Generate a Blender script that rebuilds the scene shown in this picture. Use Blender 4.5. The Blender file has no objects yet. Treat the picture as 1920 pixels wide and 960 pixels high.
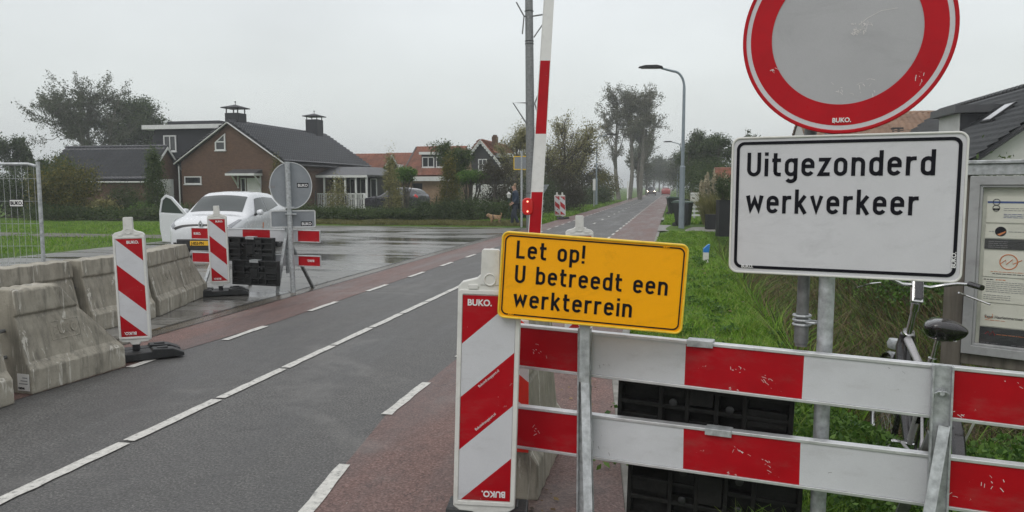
import bpy, bmesh, math, random
import numpy as np
from mathutils import Vector, Matrix, noise as mn

rnd = random.Random(7)
sc = bpy.context.scene
COL = sc.collection
rad = math.radians

# ---------------------------------------------------------------- camera
FPX, EYE = 1397.0, 1.7
PITCH = math.atan(130 / FPX)
YAW = rad(12.147)
cam_d = bpy.data.cameras.new('camera')
cam = bpy.data.objects.new('camera', cam_d)
COL.objects.link(cam)
cam.location = (0, 0, EYE)
cam.rotation_euler = (math.pi / 2 - PITCH, 0, YAW)
cam_d.sensor_width = 36
cam_d.lens = FPX / 1920 * 36
cam_d.clip_start = 0.05
cam_d.clip_end = 6000
sc.camera = cam

# ---------------------------------------------------------------- sky and sun (overcast)
w = bpy.data.worlds.new('World')
sc.world = w
w.use_nodes = True
nt = w.node_tree
for n in list(nt.nodes):
    nt.nodes.remove(n)
N = nt.nodes.new
out = N('ShaderNodeOutputWorld')
bg = N('ShaderNodeBackground')
bg.inputs[1].default_value = 0.1
sky = N('ShaderNodeTexSky')
sky.sky_type = 'NISHITA'
sky.sun_disc = False
sky.sun_elevation = rad(48)
sky.sun_rotation = rad(200)
sky.air_density = 2.0
sky.dust_density = 4.0
tc = N('ShaderNodeTexCoord')
sep = N('ShaderNodeSeparateXYZ')
ramp = N('ShaderNodeValToRGB')
e = ramp.color_ramp.elements
e[0].position = 0.0
e[0].color = (0.555, 0.585, 0.59, 1)
e[1].position = 1.0
e[1].color = (0.86, 0.86, 0.87, 1)
x = e.new(0.1)
x.color = (0.575, 0.61, 0.61, 1)
x = e.new(0.33)
x.color = (0.58, 0.60, 0.625, 1)
x = e.new(0.5)
x.color = (0.72, 0.73, 0.755, 1)
mp = N('ShaderNodeMapping')
mp.inputs['Scale'].default_value = (1, 1, 2.6)
noi = N('ShaderNodeTexNoise')
noi.inputs['Scale'].default_value = 1.7
noi.inputs['Detail'].default_value = 5
noi.inputs['Roughness'].default_value = 0.5
mr = N('ShaderNodeMapRange')
mr.inputs['From Min'].default_value = 0.3
mr.inputs['From Max'].default_value = 0.7
mr.inputs['To Min'].default_value = 8.1
mr.inputs['To Max'].default_value = 10.5
mul = N('ShaderNodeVectorMath')
mul.operation = 'SCALE'
mix = N('ShaderNodeMixRGB')
mix.inputs[0].default_value = 0.94
L = nt.links.new
L(tc.outputs['Generated'], sep.inputs[0])
L(sep.outputs['Z'], ramp.inputs[0])
L(tc.outputs['Generated'], mp.inputs[0])
L(mp.outputs[0], noi.inputs['Vector'])
L(noi.outputs[0], mr.inputs[0])
L(ramp.outputs[0], mul.inputs[0])
L(mr.outputs[0], mul.inputs['Scale'])
L(sky.outputs[0], mix.inputs[1])
L(mul.outputs[0], mix.inputs[2])
L(mix.outputs[0], bg.inputs[0])
L(bg.outputs[0], out.inputs[0])

sun_d = bpy.data.lights.new('sun', 'SUN')
sun_d.energy = 0.5
sun_d.angle = rad(25)
sun_d.color = (1.0, 0.97, 0.93)
sun = bpy.data.objects.new('sun', sun_d)
COL.objects.link(sun)
sun.rotation_euler = (rad(42), 0, rad(-20))

sc.view_settings.view_transform = 'Standard'
sc.view_settings.look = 'None'
sc.view_settings.gamma = 1
sc.view_settings.exposure = 0.56
sc.view_settings.use_curve_mapping = False

# ---------------------------------------------------------------- measuring helpers: photograph pixel -> place in the world
def P(u, v, t):
    x = (u - 960) / FPX
    z = (480 - v) / FPX
    y2 = math.cos(PITCH) + z * math.sin(PITCH)
    z2 = z * math.cos(PITCH) - math.sin(PITCH)
    return Vector(((x * math.cos(YAW) - y2 * math.sin(YAW)) * t, (x * math.sin(YAW) + y2 * math.cos(YAW)) * t, EYE + z2 * t))
def G(u, v, z=0.0):
    d = P(u, v, 1.0) - Vector((0, 0, EYE))
    t = (z - EYE) / d.z
    return Vector((d.x * t, d.y * t, z))
def XY(u, t, z=0.0, v=350):
    p = P(u, v, t)
    return Vector((p.x, p.y, z))
def zat(v, t):
    return P(960, v, t).z

# ---------------------------------------------------------------- materials
def new_mat(name):
    m = bpy.data.materials.new(name)
    m.use_nodes = True
    t = m.node_tree
    b = t.nodes['Principled BSDF']
    return m, t, b
def ramp_node(t, stops):
    r = t.nodes.new('ShaderNodeValToRGB')
    el = r.color_ramp.elements
    el[0].position, c0 = stops[0]
    el[0].color = (*c0, 1) if len(c0) == 3 else c0
    el[1].position, c1 = stops[-1]
    el[1].color = (*c1, 1) if len(c1) == 3 else c1
    for p, c in stops[1:-1]:
        q = el.new(p)
        q.color = (*c, 1)
    return r
def noise_node(t, scale, detail=4, rough=0.55, stretch=None, src='Object', dist=0.0):
    c = t.nodes.new('ShaderNodeTexCoord')
    n = t.nodes.new('ShaderNodeTexNoise')
    n.inputs['Scale'].default_value = scale
    n.inputs['Detail'].default_value = detail
    n.inputs['Roughness'].default_value = rough
    n.inputs['Distortion'].default_value = dist
    if stretch:
        m = t.nodes.new('ShaderNodeMapping')
        m.inputs['Scale'].default_value = stretch
        t.links.new(c.outputs[src], m.inputs[0])
        t.links.new(m.outputs[0], n.inputs['Vector'])
    else:
        t.links.new(c.outputs[src], n.inputs['Vector'])
    return n
def mixc(t, fac, a, b, mode='MIX'):
    m = t.nodes.new('ShaderNodeMixRGB')
    m.blend_type = mode
    for i, s in ((0, fac), (1, a), (2, b)):
        if isinstance(s, (int, float)):
            m.inputs[i].default_value = s
        elif isinstance(s, tuple):
            m.inputs[i].default_value = (*s, 1)
        else:
            t.links.new(s, m.inputs[i])
    return m.outputs[0]
def maprange(t, src, a, b, c, d):
    m = t.nodes.new('ShaderNodeMapRange')
    for k, v in zip(('From Min', 'From Max', 'To Min', 'To Max'), (a, b, c, d)):
        m.inputs[k].default_value = v
    t.links.new(src, m.inputs[0])
    return m.outputs[0]
def bump(t, b, src, strength, dist=0.01):
    bm_ = t.nodes.new('ShaderNodeBump')
    bm_.inputs['Strength'].default_value = strength
    bm_.inputs['Distance'].default_value = dist
    t.links.new(src, bm_.inputs['Height'])
    t.links.new(bm_.outputs[0], b.inputs['Normal'])
def M(name, col, rough=0.6, metal=0.0, var=0.18, scale=6, bs=60, bstr=0.15, dirt=0.0, dirt_col=(0.06, 0.055, 0.045), spec=None, stretch=None, coat=0.0, specks=0.0, src='Object'):
    m, t, b = new_mat(name)
    n1 = noise_node(t, scale, 5, 0.6, stretch, src)
    dk = tuple(c * (1 - var) for c in col)
    lt = tuple(min(1, c * (1 + var)) for c in col)
    r = ramp_node(t, [(0.3, dk), (0.7, lt)])
    t.links.new(n1.outputs[0], r.inputs[0])
    c = r.outputs[0]
    if dirt:
        n2 = noise_node(t, scale * 1.7, 6, 0.7, stretch, src, 0.4)
        c = mixc(t, maprange(t, n2.outputs[0], 0.52, 0.75, 0, dirt), c, dirt_col)
    if specks:
        n3 = noise_node(t, 22, 5, 0.75, None, src, 1.5)
        c = mixc(t, maprange(t, n3.outputs[0], 0.715, 0.73, 0, specks), c, (0.75, 0.74, 0.72))
    t.links.new(c, b.inputs['Base Color'])
    n4 = noise_node(t, bs, 4, 0.6, None, src)
    t.links.new(maprange(t, n4.outputs[0], 0.3, 0.7, max(0.03, rough - 0.08), min(1, rough + 0.1)), b.inputs['Roughness'])
    b.inputs['Metallic'].default_value = metal
    if spec is not None:
        b.inputs['Specular IOR Level'].default_value = spec
    b.inputs['Coat Weight'].default_value = coat
    b.inputs['Coat Roughness'].default_value = 0.08
    if bstr:
        bump(t, b, n4.outputs[0], bstr, 0.004)
    return m
def stripe_mat(name, axis_z, axis_x, off, period, red=(0.41, 0.003, 0.010), white=(0.62, 0.63, 0.655), specks=0.7):
    m, t, b = new_mat(name)
    c = t.nodes.new('ShaderNodeTexCoord')
    s = t.nodes.new('ShaderNodeSeparateXYZ')
    t.links.new(c.outputs['Object'], s.inputs[0])
    def mt(op, a, bb):
        q = t.nodes.new('ShaderNodeMath')
        q.operation = op
        for i, z in ((0, a), (1, bb)):
            if isinstance(z, (int, float)):
                q.inputs[i].default_value = z
            else:
                t.links.new(z, q.inputs[i])
        return q.outputs[0]
    v = mt('ADD', mt('ADD', mt('MULTIPLY', s.outputs['Z'], axis_z), mt('MULTIPLY', s.outputs['X'], axis_x)), off)
    f = mt('GREATER_THAN', mt('FRACT', mt('DIVIDE', v, period), 0), 0.5)
    n = noise_node(t, 5, 5, 0.6)
    wh = ramp_node(t, [(0.3, tuple(q * 0.9 for q in white)), (0.75, white)])
    t.links.new(n.outputs[0], wh.inputs[0])
    rd = ramp_node(t, [(0.3, tuple(q * 0.85 for q in red)), (0.75, tuple(q * 1.12 for q in red))])
    t.links.new(n.outputs[0], rd.inputs[0])
    cc = mixc(t, f, rd.outputs[0], wh.outputs[0])
    vo = t.nodes.new('ShaderNodeTexVoronoi')
    vo.inputs['Scale'].default_value = 260
    t.links.new(c.outputs['Object'], vo.inputs['Vector'])
    cc = mixc(t, maprange(t, vo.outputs['Distance'], 0.0, 0.6, 0.0, 0.12), cc, (0.25, 0.25, 0.27), 'MULTIPLY')
    n3 = noise_node(t, 9, 6, 0.75, None, 'Object', 2.0)
    cc = mixc(t, maprange(t, n3.outputs[0], 0.675, 0.69, 0, specks), cc, (0.6, 0.59, 0.58))
    n5 = noise_node(t, 3, 6, 0.8, (1, 1, 3))
    cc = mixc(t, maprange(t, n5.outputs[0], 0.52, 0.80, 0, 0.28), cc, (0.17, 0.15, 0.13))
    t.links.new(cc, b.inputs['Base Color'])
    b.inputs['Roughness'].default_value = 0.36
    b.inputs['Specular IOR Level'].default_value = 0.22
    bump(t, b, vo.outputs['Distance'], 0.04, 0.001)
    return m

MAT = {}
MAT['galv'] = M('galvanised_steel', (0.40, 0.42, 0.43), 0.45, 0.4, 0.35, 28, 50, 0.1, 0.25, (0.6, 0.6, 0.6))
MAT['galv_dark'] = M('weathered_steel_tube', (0.20, 0.205, 0.205), 0.5, 0.5, 0.3, 16, 50, 0.15, 0.3)
MAT['alu'] = M('aluminium', (0.62, 0.63, 0.64), 0.4, 0.6, 0.12, 12, 60, 0.05, 0.3, (0.25, 0.24, 0.22))
MAT['sheet_grey'] = M('grey_sign_back', (0.24, 0.26, 0.28), 0.5, 0.3, 0.12, 4, 60, 0.05, 0.2, (0.35, 0.36, 0.37))
MAT['white_plastic'] = M('white_plastic', (0.62, 0.62, 0.59), 0.45, 0, 0.07, 8, 70, 0.06, 0.35, (0.28, 0.26, 0.22))
MAT['rubber'] = M('recycled_rubber', (0.010, 0.010, 0.0095), 0.75, 0, 0.5, 14, 90, 0.5, 0.4, (0.035, 0.032, 0.025), spec=0.25)
MAT['rubber_wet'] = M('wet_black_rubber', (0.010, 0.011, 0.012), 0.45, 0, 0.4, 14, 90, 0.4, 0.3, (0.07, 0.07, 0.06))
MAT['black'] = M('black_plastic', (0.014, 0.014, 0.016), 0.38, 0, 0.3, 9, 70, 0.08)
MAT['ink'] = M('black_print', (0.006, 0.006, 0.010), 0.6, 0, 0.2, 9, 70, 0, spec=0.15)
MAT['white_print'] = M('white_print', (0.72, 0.72, 0.72), 0.4, 0, 0.08, 9, 70, 0)
MAT['grey_print'] = M('grey_print', (0.22, 0.22, 0.23), 0.5, 0, 0.1, 9, 70, 0)
MAT['blue_print'] = M('blue_print', (0.05, 0.09, 0.26), 0.5, 0, 0.1, 9, 70, 0)
MAT['orange_print'] = M('orange_print', (0.55, 0.18, 0.06), 0.5, 0, 0.1, 9, 70, 0)
MAT['red_print'] = M('red_sheet', (0.42, 0.004, 0.011), 0.35, 0, 0.12, 5, 70, 0, 0.25, (0.2, 0.02, 0.02), specks=0.6, spec=0.2)
MAT['steelwhite'] = M('white_paint', (0.72, 0.72, 0.70), 0.5, 0, 0.06, 6, 60, 0.05, 0.25, (0.35, 0.33, 0.30))
def sheet(name, col, specks=0.5, var=0.05, dirt=0.25, rough=0.34):
    m, t, b = new_mat(name)
    n = noise_node(t, 3.5, 6, 0.65)
    r = ramp_node(t, [(0.3, tuple(c * (1 - var) for c in col)), (0.75, tuple(min(1, c * (1 + var)) for c in col))])
    t.links.new(n.outputs[0], r.inputs[0])
    c = t.nodes.new('ShaderNodeTexCoord')
    vo = t.nodes.new('ShaderNodeTexVoronoi')
    vo.inputs['Scale'].default_value = 240
    t.links.new(c.outputs['Object'], vo.inputs['Vector'])
    cc = mixc(t, maprange(t, vo.outputs['Distance'], 0.0, 0.6, 0.0, 0.10), r.outputs[0], (0.3, 0.3, 0.3), 'MULTIPLY')
    n2 = noise_node(t, 2.2, 7, 0.8, (1, 1, 2.5), 'Object', 0.6)
    cc = mixc(t, maprange(t, n2.outputs[0], 0.52, 0.78, 0, dirt * 1.3), cc, tuple(q * 0.35 for q in col))
    n3 = noise_node(t, 30, 4, 0.8, None, 'Object', 1.0)
    cc = mixc(t, maprange(t, n3.outputs[0], 0.71, 0.73, 0, specks), cc, tuple(min(1, q * 1.35 + 0.05) for q in col))
    t.links.new(cc, b.inputs['Base Color'])
    b.inputs['Roughness'].default_value = rough
    b.inputs['Specular IOR Level'].default_value = 0.25
    bump(t, b, vo.outputs['Distance'], 0.03, 0.001)
    return m
MAT['sheet_white'] = sheet('white_reflective_sheet', (0.60, 0.60, 0.625))
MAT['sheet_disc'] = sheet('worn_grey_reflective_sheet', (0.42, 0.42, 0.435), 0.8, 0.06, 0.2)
MAT['sheet_yellow'] = sheet('yellow_reflective_sheet', (0.97, 0.42, 0.002), 0.3, 0.03, 0.3)
MAT['yellow_edge'] = M('yellow_rim', (0.80, 0.52, 0.03), 0.4, 0, 0.12, 15, 60, 0.05, 0.45, (0.25, 0.16, 0.03))
MAT['stripe_up'] = stripe_mat('red_white_rising_stripes', 1, -0.90, 0.1345, 0.5)
MAT['stripe_down'] = stripe_mat('red_white_falling_stripes', 1, 0.90, 0.1255, 0.5)
MAT['stripe_board'] = stripe_mat('red_white_board_stripes', 0, 1, 0.5, 1.0)
MAT['stripe_bright'] = stripe_mat('bright_red_white_stripes', 1, 0.8, 0.0, 0.30, (0.75, 0.05, 0.035), (0.75, 0.75, 0.75))

def concrete_mat():
    m, t, b = new_mat('stained_concrete')
    n = noise_node(t, 3.0, 8, 0.65)
    r = ramp_node(t, [(0.28, (0.20, 0.183, 0.145)), (0.5, (0.30, 0.278, 0.225)), (0.72, (0.40, 0.375, 0.31))])
    t.links.new(n.outputs[0], r.inputs[0])
    n2 = noise_node(t, 2.2, 6, 0.7, (5, 5, 0.55), 'Object', 0.5)
    c = mixc(t, maprange(t, n2.outputs[0], 0.48, 0.68, 0, 0.72), r.outputs[0], (0.085, 0.078, 0.06))
    n3 = noise_node(t, 1.6, 6, 0.65, (9, 9, 1.1), 'Object', 0.8)
    c = mixc(t, maprange(t, n3.outputs[0], 0.60, 0.66, 0, 0.85), c, (0.58, 0.56, 0.50))
    n6 = noise_node(t, 60, 3, 0.7)
    c = mixc(t, maprange(t, n6.outputs[0], 0.66, 0.7, 0, 0.7), c, (0.07, 0.065, 0.05))
    t.links.new(c, b.inputs['Base Color'])
    t.links.new(maprange(t, n2.outputs[0], 0.45, 0.7, 0.75, 0.42), b.inputs['Roughness'])
    n4 = noise_node(t, 35, 7, 0.7)
    bump(t, b, n4.outputs[0], 0.5, 0.012)
    return m
MAT['concrete'] = concrete_mat()

# ---------------------------------------------------------------- object helpers
def link(o, parent=None):
    COL.objects.link(o)
    if parent:
        o.parent = parent
    return o
def tag(o, label=None, cat=None, group=None, kind=None):
    if label:
        o['label'] = label
    if cat:
        o['category'] = cat
    if group:
        o['group'] = group
    if kind:
        o['kind'] = kind
    return o
def thing(name, label, cat, loc=(0, 0, 0), rotz=0.0, group=None, roll=0.0, lean=0.0):
    o = bpy.data.objects.new(name, None)
    o.empty_display_size = 0.2
    link(o)
    o.location = loc
    o.rotation_euler = (lean, roll, rotz)
    return tag(o, label, cat, group)
def dup(root, loc, rotz, label, group=None, roll=0.0, scale=1.0):
    r = root.copy()
    COL.objects.link(r)
    r.location = loc
    r.rotation_euler = (0, roll, rotz)
    r.scale = (scale, scale, scale)
    r['label'] = label
    if group:
        r['group'] = group
    for ch in list(root.children):
        c = ch.copy()
        COL.objects.link(c)
        c.parent = r
        for g in list(ch.children):
            d = g.copy()
            COL.objects.link(d)
            d.parent = c
    return r

class MB:
    def __init__(s):
        s.v, s.f, s.mi, s.m, s.mat = [], [], [], 0, Matrix.Identity(4)
    def add(s, vs, fs):
        k = len(s.v)
        for p in vs:
            s.v.append(tuple(s.mat @ Vector(p)))
        for q in fs:
            s.f.append([k + i for i in q])
            s.mi.append(s.m)
        return s
    def box(s, x0, x1, y0, y1, z0, z1):
        vs = [(x, y, z) for z in (z0, z1) for y in (y0, y1) for x in (x0, x1)]
        return s.add(vs, [(0, 2, 3, 1), (4, 5, 7, 6), (0, 1, 5, 4), (2, 6, 7, 3), (0, 4, 6, 2), (1, 3, 7, 5)])
    def prism(s, poly, y0, y1):
        """poly in (x,z) extruded along y"""
        n = len(poly)
        vs = [(p[0], y0, p[1]) for p in poly] + [(p[0], y1, p[1]) for p in poly]
        fs = [list(range(n)), list(range(2 * n - 1, n - 1, -1))]
        fs += [(i, i + n, (i + 1) % n + n, (i + 1) % n) for i in range(n)]
        return s.add(vs, fs)
    def tube(s, pts, r, n=10, cap=True):
        pts = [Vector(p) for p in pts]
        m = len(pts)
        rr = r if isinstance(r, (list, tuple)) else [r] * m
        vs, fs = [], []
        prev = None
        for i, p in enumerate(pts):
            d = (pts[min(i + 1, m - 1)] - pts[max(i - 1, 0)]).normalized()
            if prev is None:
                a = d.orthogonal().normalized()
            else:
                a = (prev - d * prev.dot(d))
                a = a.normalized() if a.length > 1e-6 else d.orthogonal().normalized()
            prev = a
            b = d.cross(a)
            for k in range(n):
                t = 2 * math.pi * k / n
                vs.append(p + (a * math.cos(t) + b * math.sin(t)) * rr[i])
        for i in range(m - 1):
            for k in range(n):
                fs.append((i * n + k, i * n + (k + 1) % n, (i + 1) * n + (k + 1) % n, (i + 1) * n + k))
        if cap:
            fs.append(list(range(n - 1, -1, -1)))
            fs.append([(m - 1) * n + k for k in range(n)])
        return s.add(vs, fs)
    def bar(s, p0, p1, wx, wy):
        """rectangular bar from p0 to p1, wx across, wy deep"""
        p0, p1 = Vector(p0), Vector(p1)
        d = (p1 - p0).normalized()
        a = Vector((1, 0, 0))
        a = (a - d * a.dot(d))
        a = a.normalized() if a.length > 1e-3 else Vector((0, 1, 0))
        b = d.cross(a)
        vs = [p + a * (sx * wx / 2) + b * (sy * wy / 2) for p in (p0, p1) for sx, sy in ((-1, -1), (1, -1), (1, 1), (-1, 1))]
        return s.add(vs, [(3, 2, 1, 0), (4, 5, 6, 7), (0, 1, 5, 4), (1, 2, 6, 5), (2, 3, 7, 6), (3, 0, 4, 7)])
    def lathe(s, prof, n=20, c=(0, 0, 0)):
        vs, fs = [], []
        for r, z in prof:
            for k in range(n):
                t = 2 * math.pi * k / n
                vs.append((c[0] + r * math.cos(t), c[1] + r * math.sin(t), c[2] + z))
        m = len(prof)
        for i in range(m - 1):
            for k in range(n):
                fs.append((i * n + k, i * n + (k + 1) % n, (i + 1) * n + (k + 1) % n, (i + 1) * n + k))
        fs.append(list(range(n - 1, -1, -1)))
        fs.append([(m - 1) * n + k for k in range(n)])
        return s.add(vs, fs)
    def torus(s, c, axis, R, r, n=36, k=8, a0=0.0, a1=2 * math.pi):
        axis = Vector(axis).normalized()
        a = axis.orthogonal().normalized()
        b = axis.cross(a)
        full = abs(a1 - a0 - 2 * math.pi) < 1e-6
        pts = [Vector(c) + (a * math.cos(a0 + (a1 - a0) * i / n) + b * math.sin(a0 + (a1 - a0) * i / n)) * R for i in range(n + 1)]
        return s.tube(pts, r, k, not full)
    def build(s, name, mats, parent=None, bevel=0.0, smooth=False, seg=2):
        me = bpy.data.meshes.new(name)
        me.from_pydata(s.v, [], s.f)
        if not isinstance(mats, (list, tuple)):
            mats = [mats]
        for m in mats:
            me.materials.append(m)
        me.polygons.foreach_set('material_index', s.mi)
        if smooth:
            me.polygons.foreach_set('use_smooth', [True] * len(s.f))
        me.update()
        bm_ = bmesh.new()
        bm_.from_mesh(me)
        bmesh.ops.recalc_face_normals(bm_, faces=bm_.faces)
        bm_.to_mesh(me)
        bm_.free()
        if smooth:
            try:
                me.set_sharp_from_angle(angle=rad(40))
            except Exception:
                pass
        o = bpy.data.objects.new(name, me)
        link(o, parent)
        if bevel:
            md = o.modifiers.new('bevel', 'BEVEL')
            md.width = bevel
            md.segments = seg
            md.limit_method = 'ANGLE'
            md.angle_limit = rad(35)
        return o

def np_mesh(name, co, quads, mat, parent=None, smooth=False):
    me = bpy.data.meshes.new(name)
    nv, nf = len(co), len(quads)
    k = quads.shape[1]
    me.vertices.add(nv)
    me.vertices.foreach_set('co', np.ascontiguousarray(co, dtype=np.float32).ravel())
    me.loops.add(nf * k)
    me.loops.foreach_set('vertex_index', np.ascontiguousarray(quads, dtype=np.int32).ravel())
    me.polygons.add(nf)
    me.polygons.foreach_set('loop_start', np.arange(0, nf * k, k, dtype=np.int32))
    if smooth:
        me.polygons.foreach_set('use_smooth', np.ones(nf, dtype=bool))
    me.update(calc_edges=True)
    me.materials.append(mat)
    return link(bpy.data.objects.new(name, me), parent)

def text(s, size, mat, parent, loc, rot=(math.pi / 2, 0, 0), name='lettering', sx=0.86, bold=0.0, align='LEFT', spacing=1.0, ext=0.0012, shear=0.0):
    cu = bpy.data.curves.new(name, 'FONT')
    cu.body = s
    cu.size = size
    cu.extrude = ext
    cu.offset = bold * size
    cu.align_x = align
    cu.space_character = spacing
    cu.shear = shear
    cu.resolution_u = 4
    tmp = bpy.data.objects.new('tmp', cu)
    COL.objects.link(tmp)
    dg = bpy.context.evaluated_depsgraph_get()
    me = bpy.data.meshes.new_from_object(tmp.evaluated_get(dg))
    COL.objects.unlink(tmp)
    bpy.data.objects.remove(tmp)
    me.name = name
    me.materials.clear()
    me.materials.append(mat)
    o = bpy.data.objects.new(name, me)
    link(o, parent)
    o.location = loc
    o.rotation_euler = rot
    o.scale = (sx, 1, 1)
    return o
def rounded(w_, h_, r, n=7, cx=0.0, cz=0.0):
    pts = []
    for sx, sz, a in ((1, 1, 0), (-1, 1, 90), (-1, -1, 180), (1, -1, 270)):
        for i in range(n + 1):
            t = rad(a + 90 * i / n)
            pts.append((cx + sx * (w_ / 2 - r) + r * math.cos(t), cz + sz * (h_ / 2 - r) + r * math.sin(t)))
    return pts
def ring_prism(mb, outer, inner, y0, y1):
    n = len(outer)
    vs = [(p[0], y, p[1]) for y in (y0, y1) for lst in (outer, inner) for p in lst]
    fs = []
    for i in range(n):
        j = (i + 1) % n
        fs.append((i, j, n + j, n + i))
        fs.append((2 * n + i, 3 * n + i, 3 * n + j, 2 * n + j))
        fs.append((i, 2 * n + i, 2 * n + j, j))
        fs.append((n + i, n + j, 3 * n + j, 3 * n + i))
    mb.add(vs, fs)
# ---------------------------------------------------------------- traffic lettering drawn as even strokes
def _arc(cx, cy, rx, ry, a0, a1, n=8):
    return [(cx + rx * math.cos(rad(a0 + (a1 - a0) * i / n)), cy + ry * math.sin(rad(a0 + (a1 - a0) * i / n))) for i in range(n + 1)]
def glyph(ch, s):
    X, h = 0.74, s
    w_ = 0.50
    top, l, r = X - h, h, w_ - h
    rx = (r - l) / 2
    cx, ry = (l + r) / 2, 0.17
    bowl = _arc(cx, top - ry, rx, ry, 0, 180) + _arc(cx, h + ry, rx, ry, 180, 360)
    bowl = bowl + [bowl[0]]
    if ch == 'U':
        w2 = 0.56
        return w2, [[(h, 1)] + _arc(w2 / 2, h + 0.21, w2 / 2 - h, 0.21, 180, 360, 12) + [(w2 - h, 1)]]
    if ch == 'L':
        return 0.46, [[(h, 1), (h, h), (0.46, h)]]
    if ch == 'i':
        return 2 * h, [[(h, 0), (h, X)], [(h, 0.86), (h, 1.0)]]
    if ch == '!':
        return 2 * h, [[(h, 0.28), (h, 1.0)], [(h, 0), (h, 0.14)]]
    if ch == 't':
        return 0.36, [[(0.13, 0.96), (0.13, 0.2)] + _arc(0.13 + 0.14, h + 0.13, 0.14, 0.13, 180, 270, 5) + [(0.36, h)], [(0.0, X - h), (0.35, X - h)]]
    if ch == 'o':
        return w_, [bowl]
    if ch == 'e':
        m_ = 0.40
        return w_, [[(l, m_), (r, m_)] + _arc(cx, top - ry, rx, ry, 0, 180)[0:] + _arc(cx, h + ry, rx, ry, 180, 335)]
    if ch == 'd':
        return w_, [bowl, [(r, 0), (r, 1.0)]]
    if ch == 'b':
        return w_, [bowl, [(l, 0), (l, 1.0)]]
    if ch == 'p':
        return w_, [bowl, [(l, -0.27), (l, X)]]
    if ch == 'g':
        return w_, [bowl, [(r, X), (r, -0.08)] + _arc(cx, -0.06, rx, 0.15, 0, -150, 8)]
    if ch == 'n':
        return w_, [[(h, 0), (h, X)], [(h, top - ry - 0.04)] + _arc(cx, top - ry, rx, ry, 160, 0) + [(r, 0)]]
    if ch == 'r':
        return 0.36, [[(h, 0), (h, X)], [(h, top - ry - 0.04)] + _arc(0.27, top - ry, 0.19, ry, 160, 80, 6)[:] + [(0.36, top)]]
    if ch == 'z':
        return 0.44, [[(0.01, top), (0.37, top), (0.07, h), (0.44, h)]]
    if ch == 'v':
        return 0.50, [[(h * 0.8, X), (0.25, h * 1.75), (0.5 - h * 0.8, X)]]
    if ch == 'w':
        return 0.72, [[(h * 0.8, X), (0.19, h * 1.9), (0.36, X - h * 2.0), (0.53, h * 1.9), (0.72 - h * 0.8, X)]]
    if ch == 'k':
        return 0.47, [[(h, 0), (h, 1.0)], [(0.41, X), (h + 0.02, 0.30)], [(0.18, 0.42), (0.43, 0.0)]]
    return 0.30, []
def ribbon(mb, pts, hw, y0, y1):
    pts = [Vector((p[0], p[1])) for p in pts]
    q = [pts[0]]
    for p in pts[1:]:
        if (p - q[-1]).length > 1e-5:
            q.append(p)
    pts = q
    n = len(pts)
    L_, R_ = [], []
    closed = (pts[0] - pts[-1]).length < 1e-5
    if closed:
        pts = pts[:-1]
        n -= 1
    for i in range(n):
        if closed:
            a, b_ = pts[i - 1], pts[(i + 1) % n]
        else:
            a, b_ = pts[max(0, i - 1)], pts[min(n - 1, i + 1)]
        p = pts[i]
        d1 = (p - a).normalized() if (p - a).length > 0 else (b_ - p).normalized()
        d2 = (b_ - p).normalized() if (b_ - p).length > 0 else d1
        n1, n2 = Vector((-d1.y, d1.x)), Vector((-d2.y, d2.x))
        m_ = (n1 + n2)
        m_ = m_.normalized() if m_.length > 1e-4 else n1
        k = hw / max(0.42, m_.dot(n1))
        L_.append(p + m_ * k)
        R_.append(p - m_ * k)
    vs = [(v.x, y, v.y) for y in (y0, y1) for lst in (L_, R_) for v in lst]
    fs = []
    for i in range(n if closed else n - 1):
        j = (i + 1) % n
        fs += [(i, j, n + j, n + i), (2 * n + i, 3 * n + i, 3 * n + j, 2 * n + j), (i, 2 * n + i, 2 * n + j, j), (n + i, n + j, 3 * n + j, 3 * n + i)]
    if not closed:
        fs += [(0, n, 3 * n, 2 * n), (n - 1, 3 * n - 1, 4 * n - 1, 2 * n - 1)]
    mb.add(vs, fs)
def traffic_text(s, cap, width, mat, parent, x, z, y, weight=0.150, gap=0.150):
    total = 0
    for ch in s:
        w_, _ = glyph(ch, weight / 2)
        total += w_ + gap
    total -= gap
    kx = width / total
    mb = MB()
    cx = x
    q = 0
    for ch in s:
        wt = weight * (1.15 if (ch == 'w' and s[0] == 'w' and cx == x) else 1.0)
        w_, st = glyph(ch, wt / 2)
        for line_ in st:
            q += 1
            sub_ = MB()
            ribbon(sub_, line_, wt / 2, 0, 1)
            dy = 0.00005 * (q % 5)
            mb.add([(cx + a * kx, y - 0.0012 - dy + b_ * 0.0012, z + c * cap) for a, b_, c in sub_.v], sub_.f)
        cx += (w_ + gap) * kx
    return mb.build('lettering', mat, parent)
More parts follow.
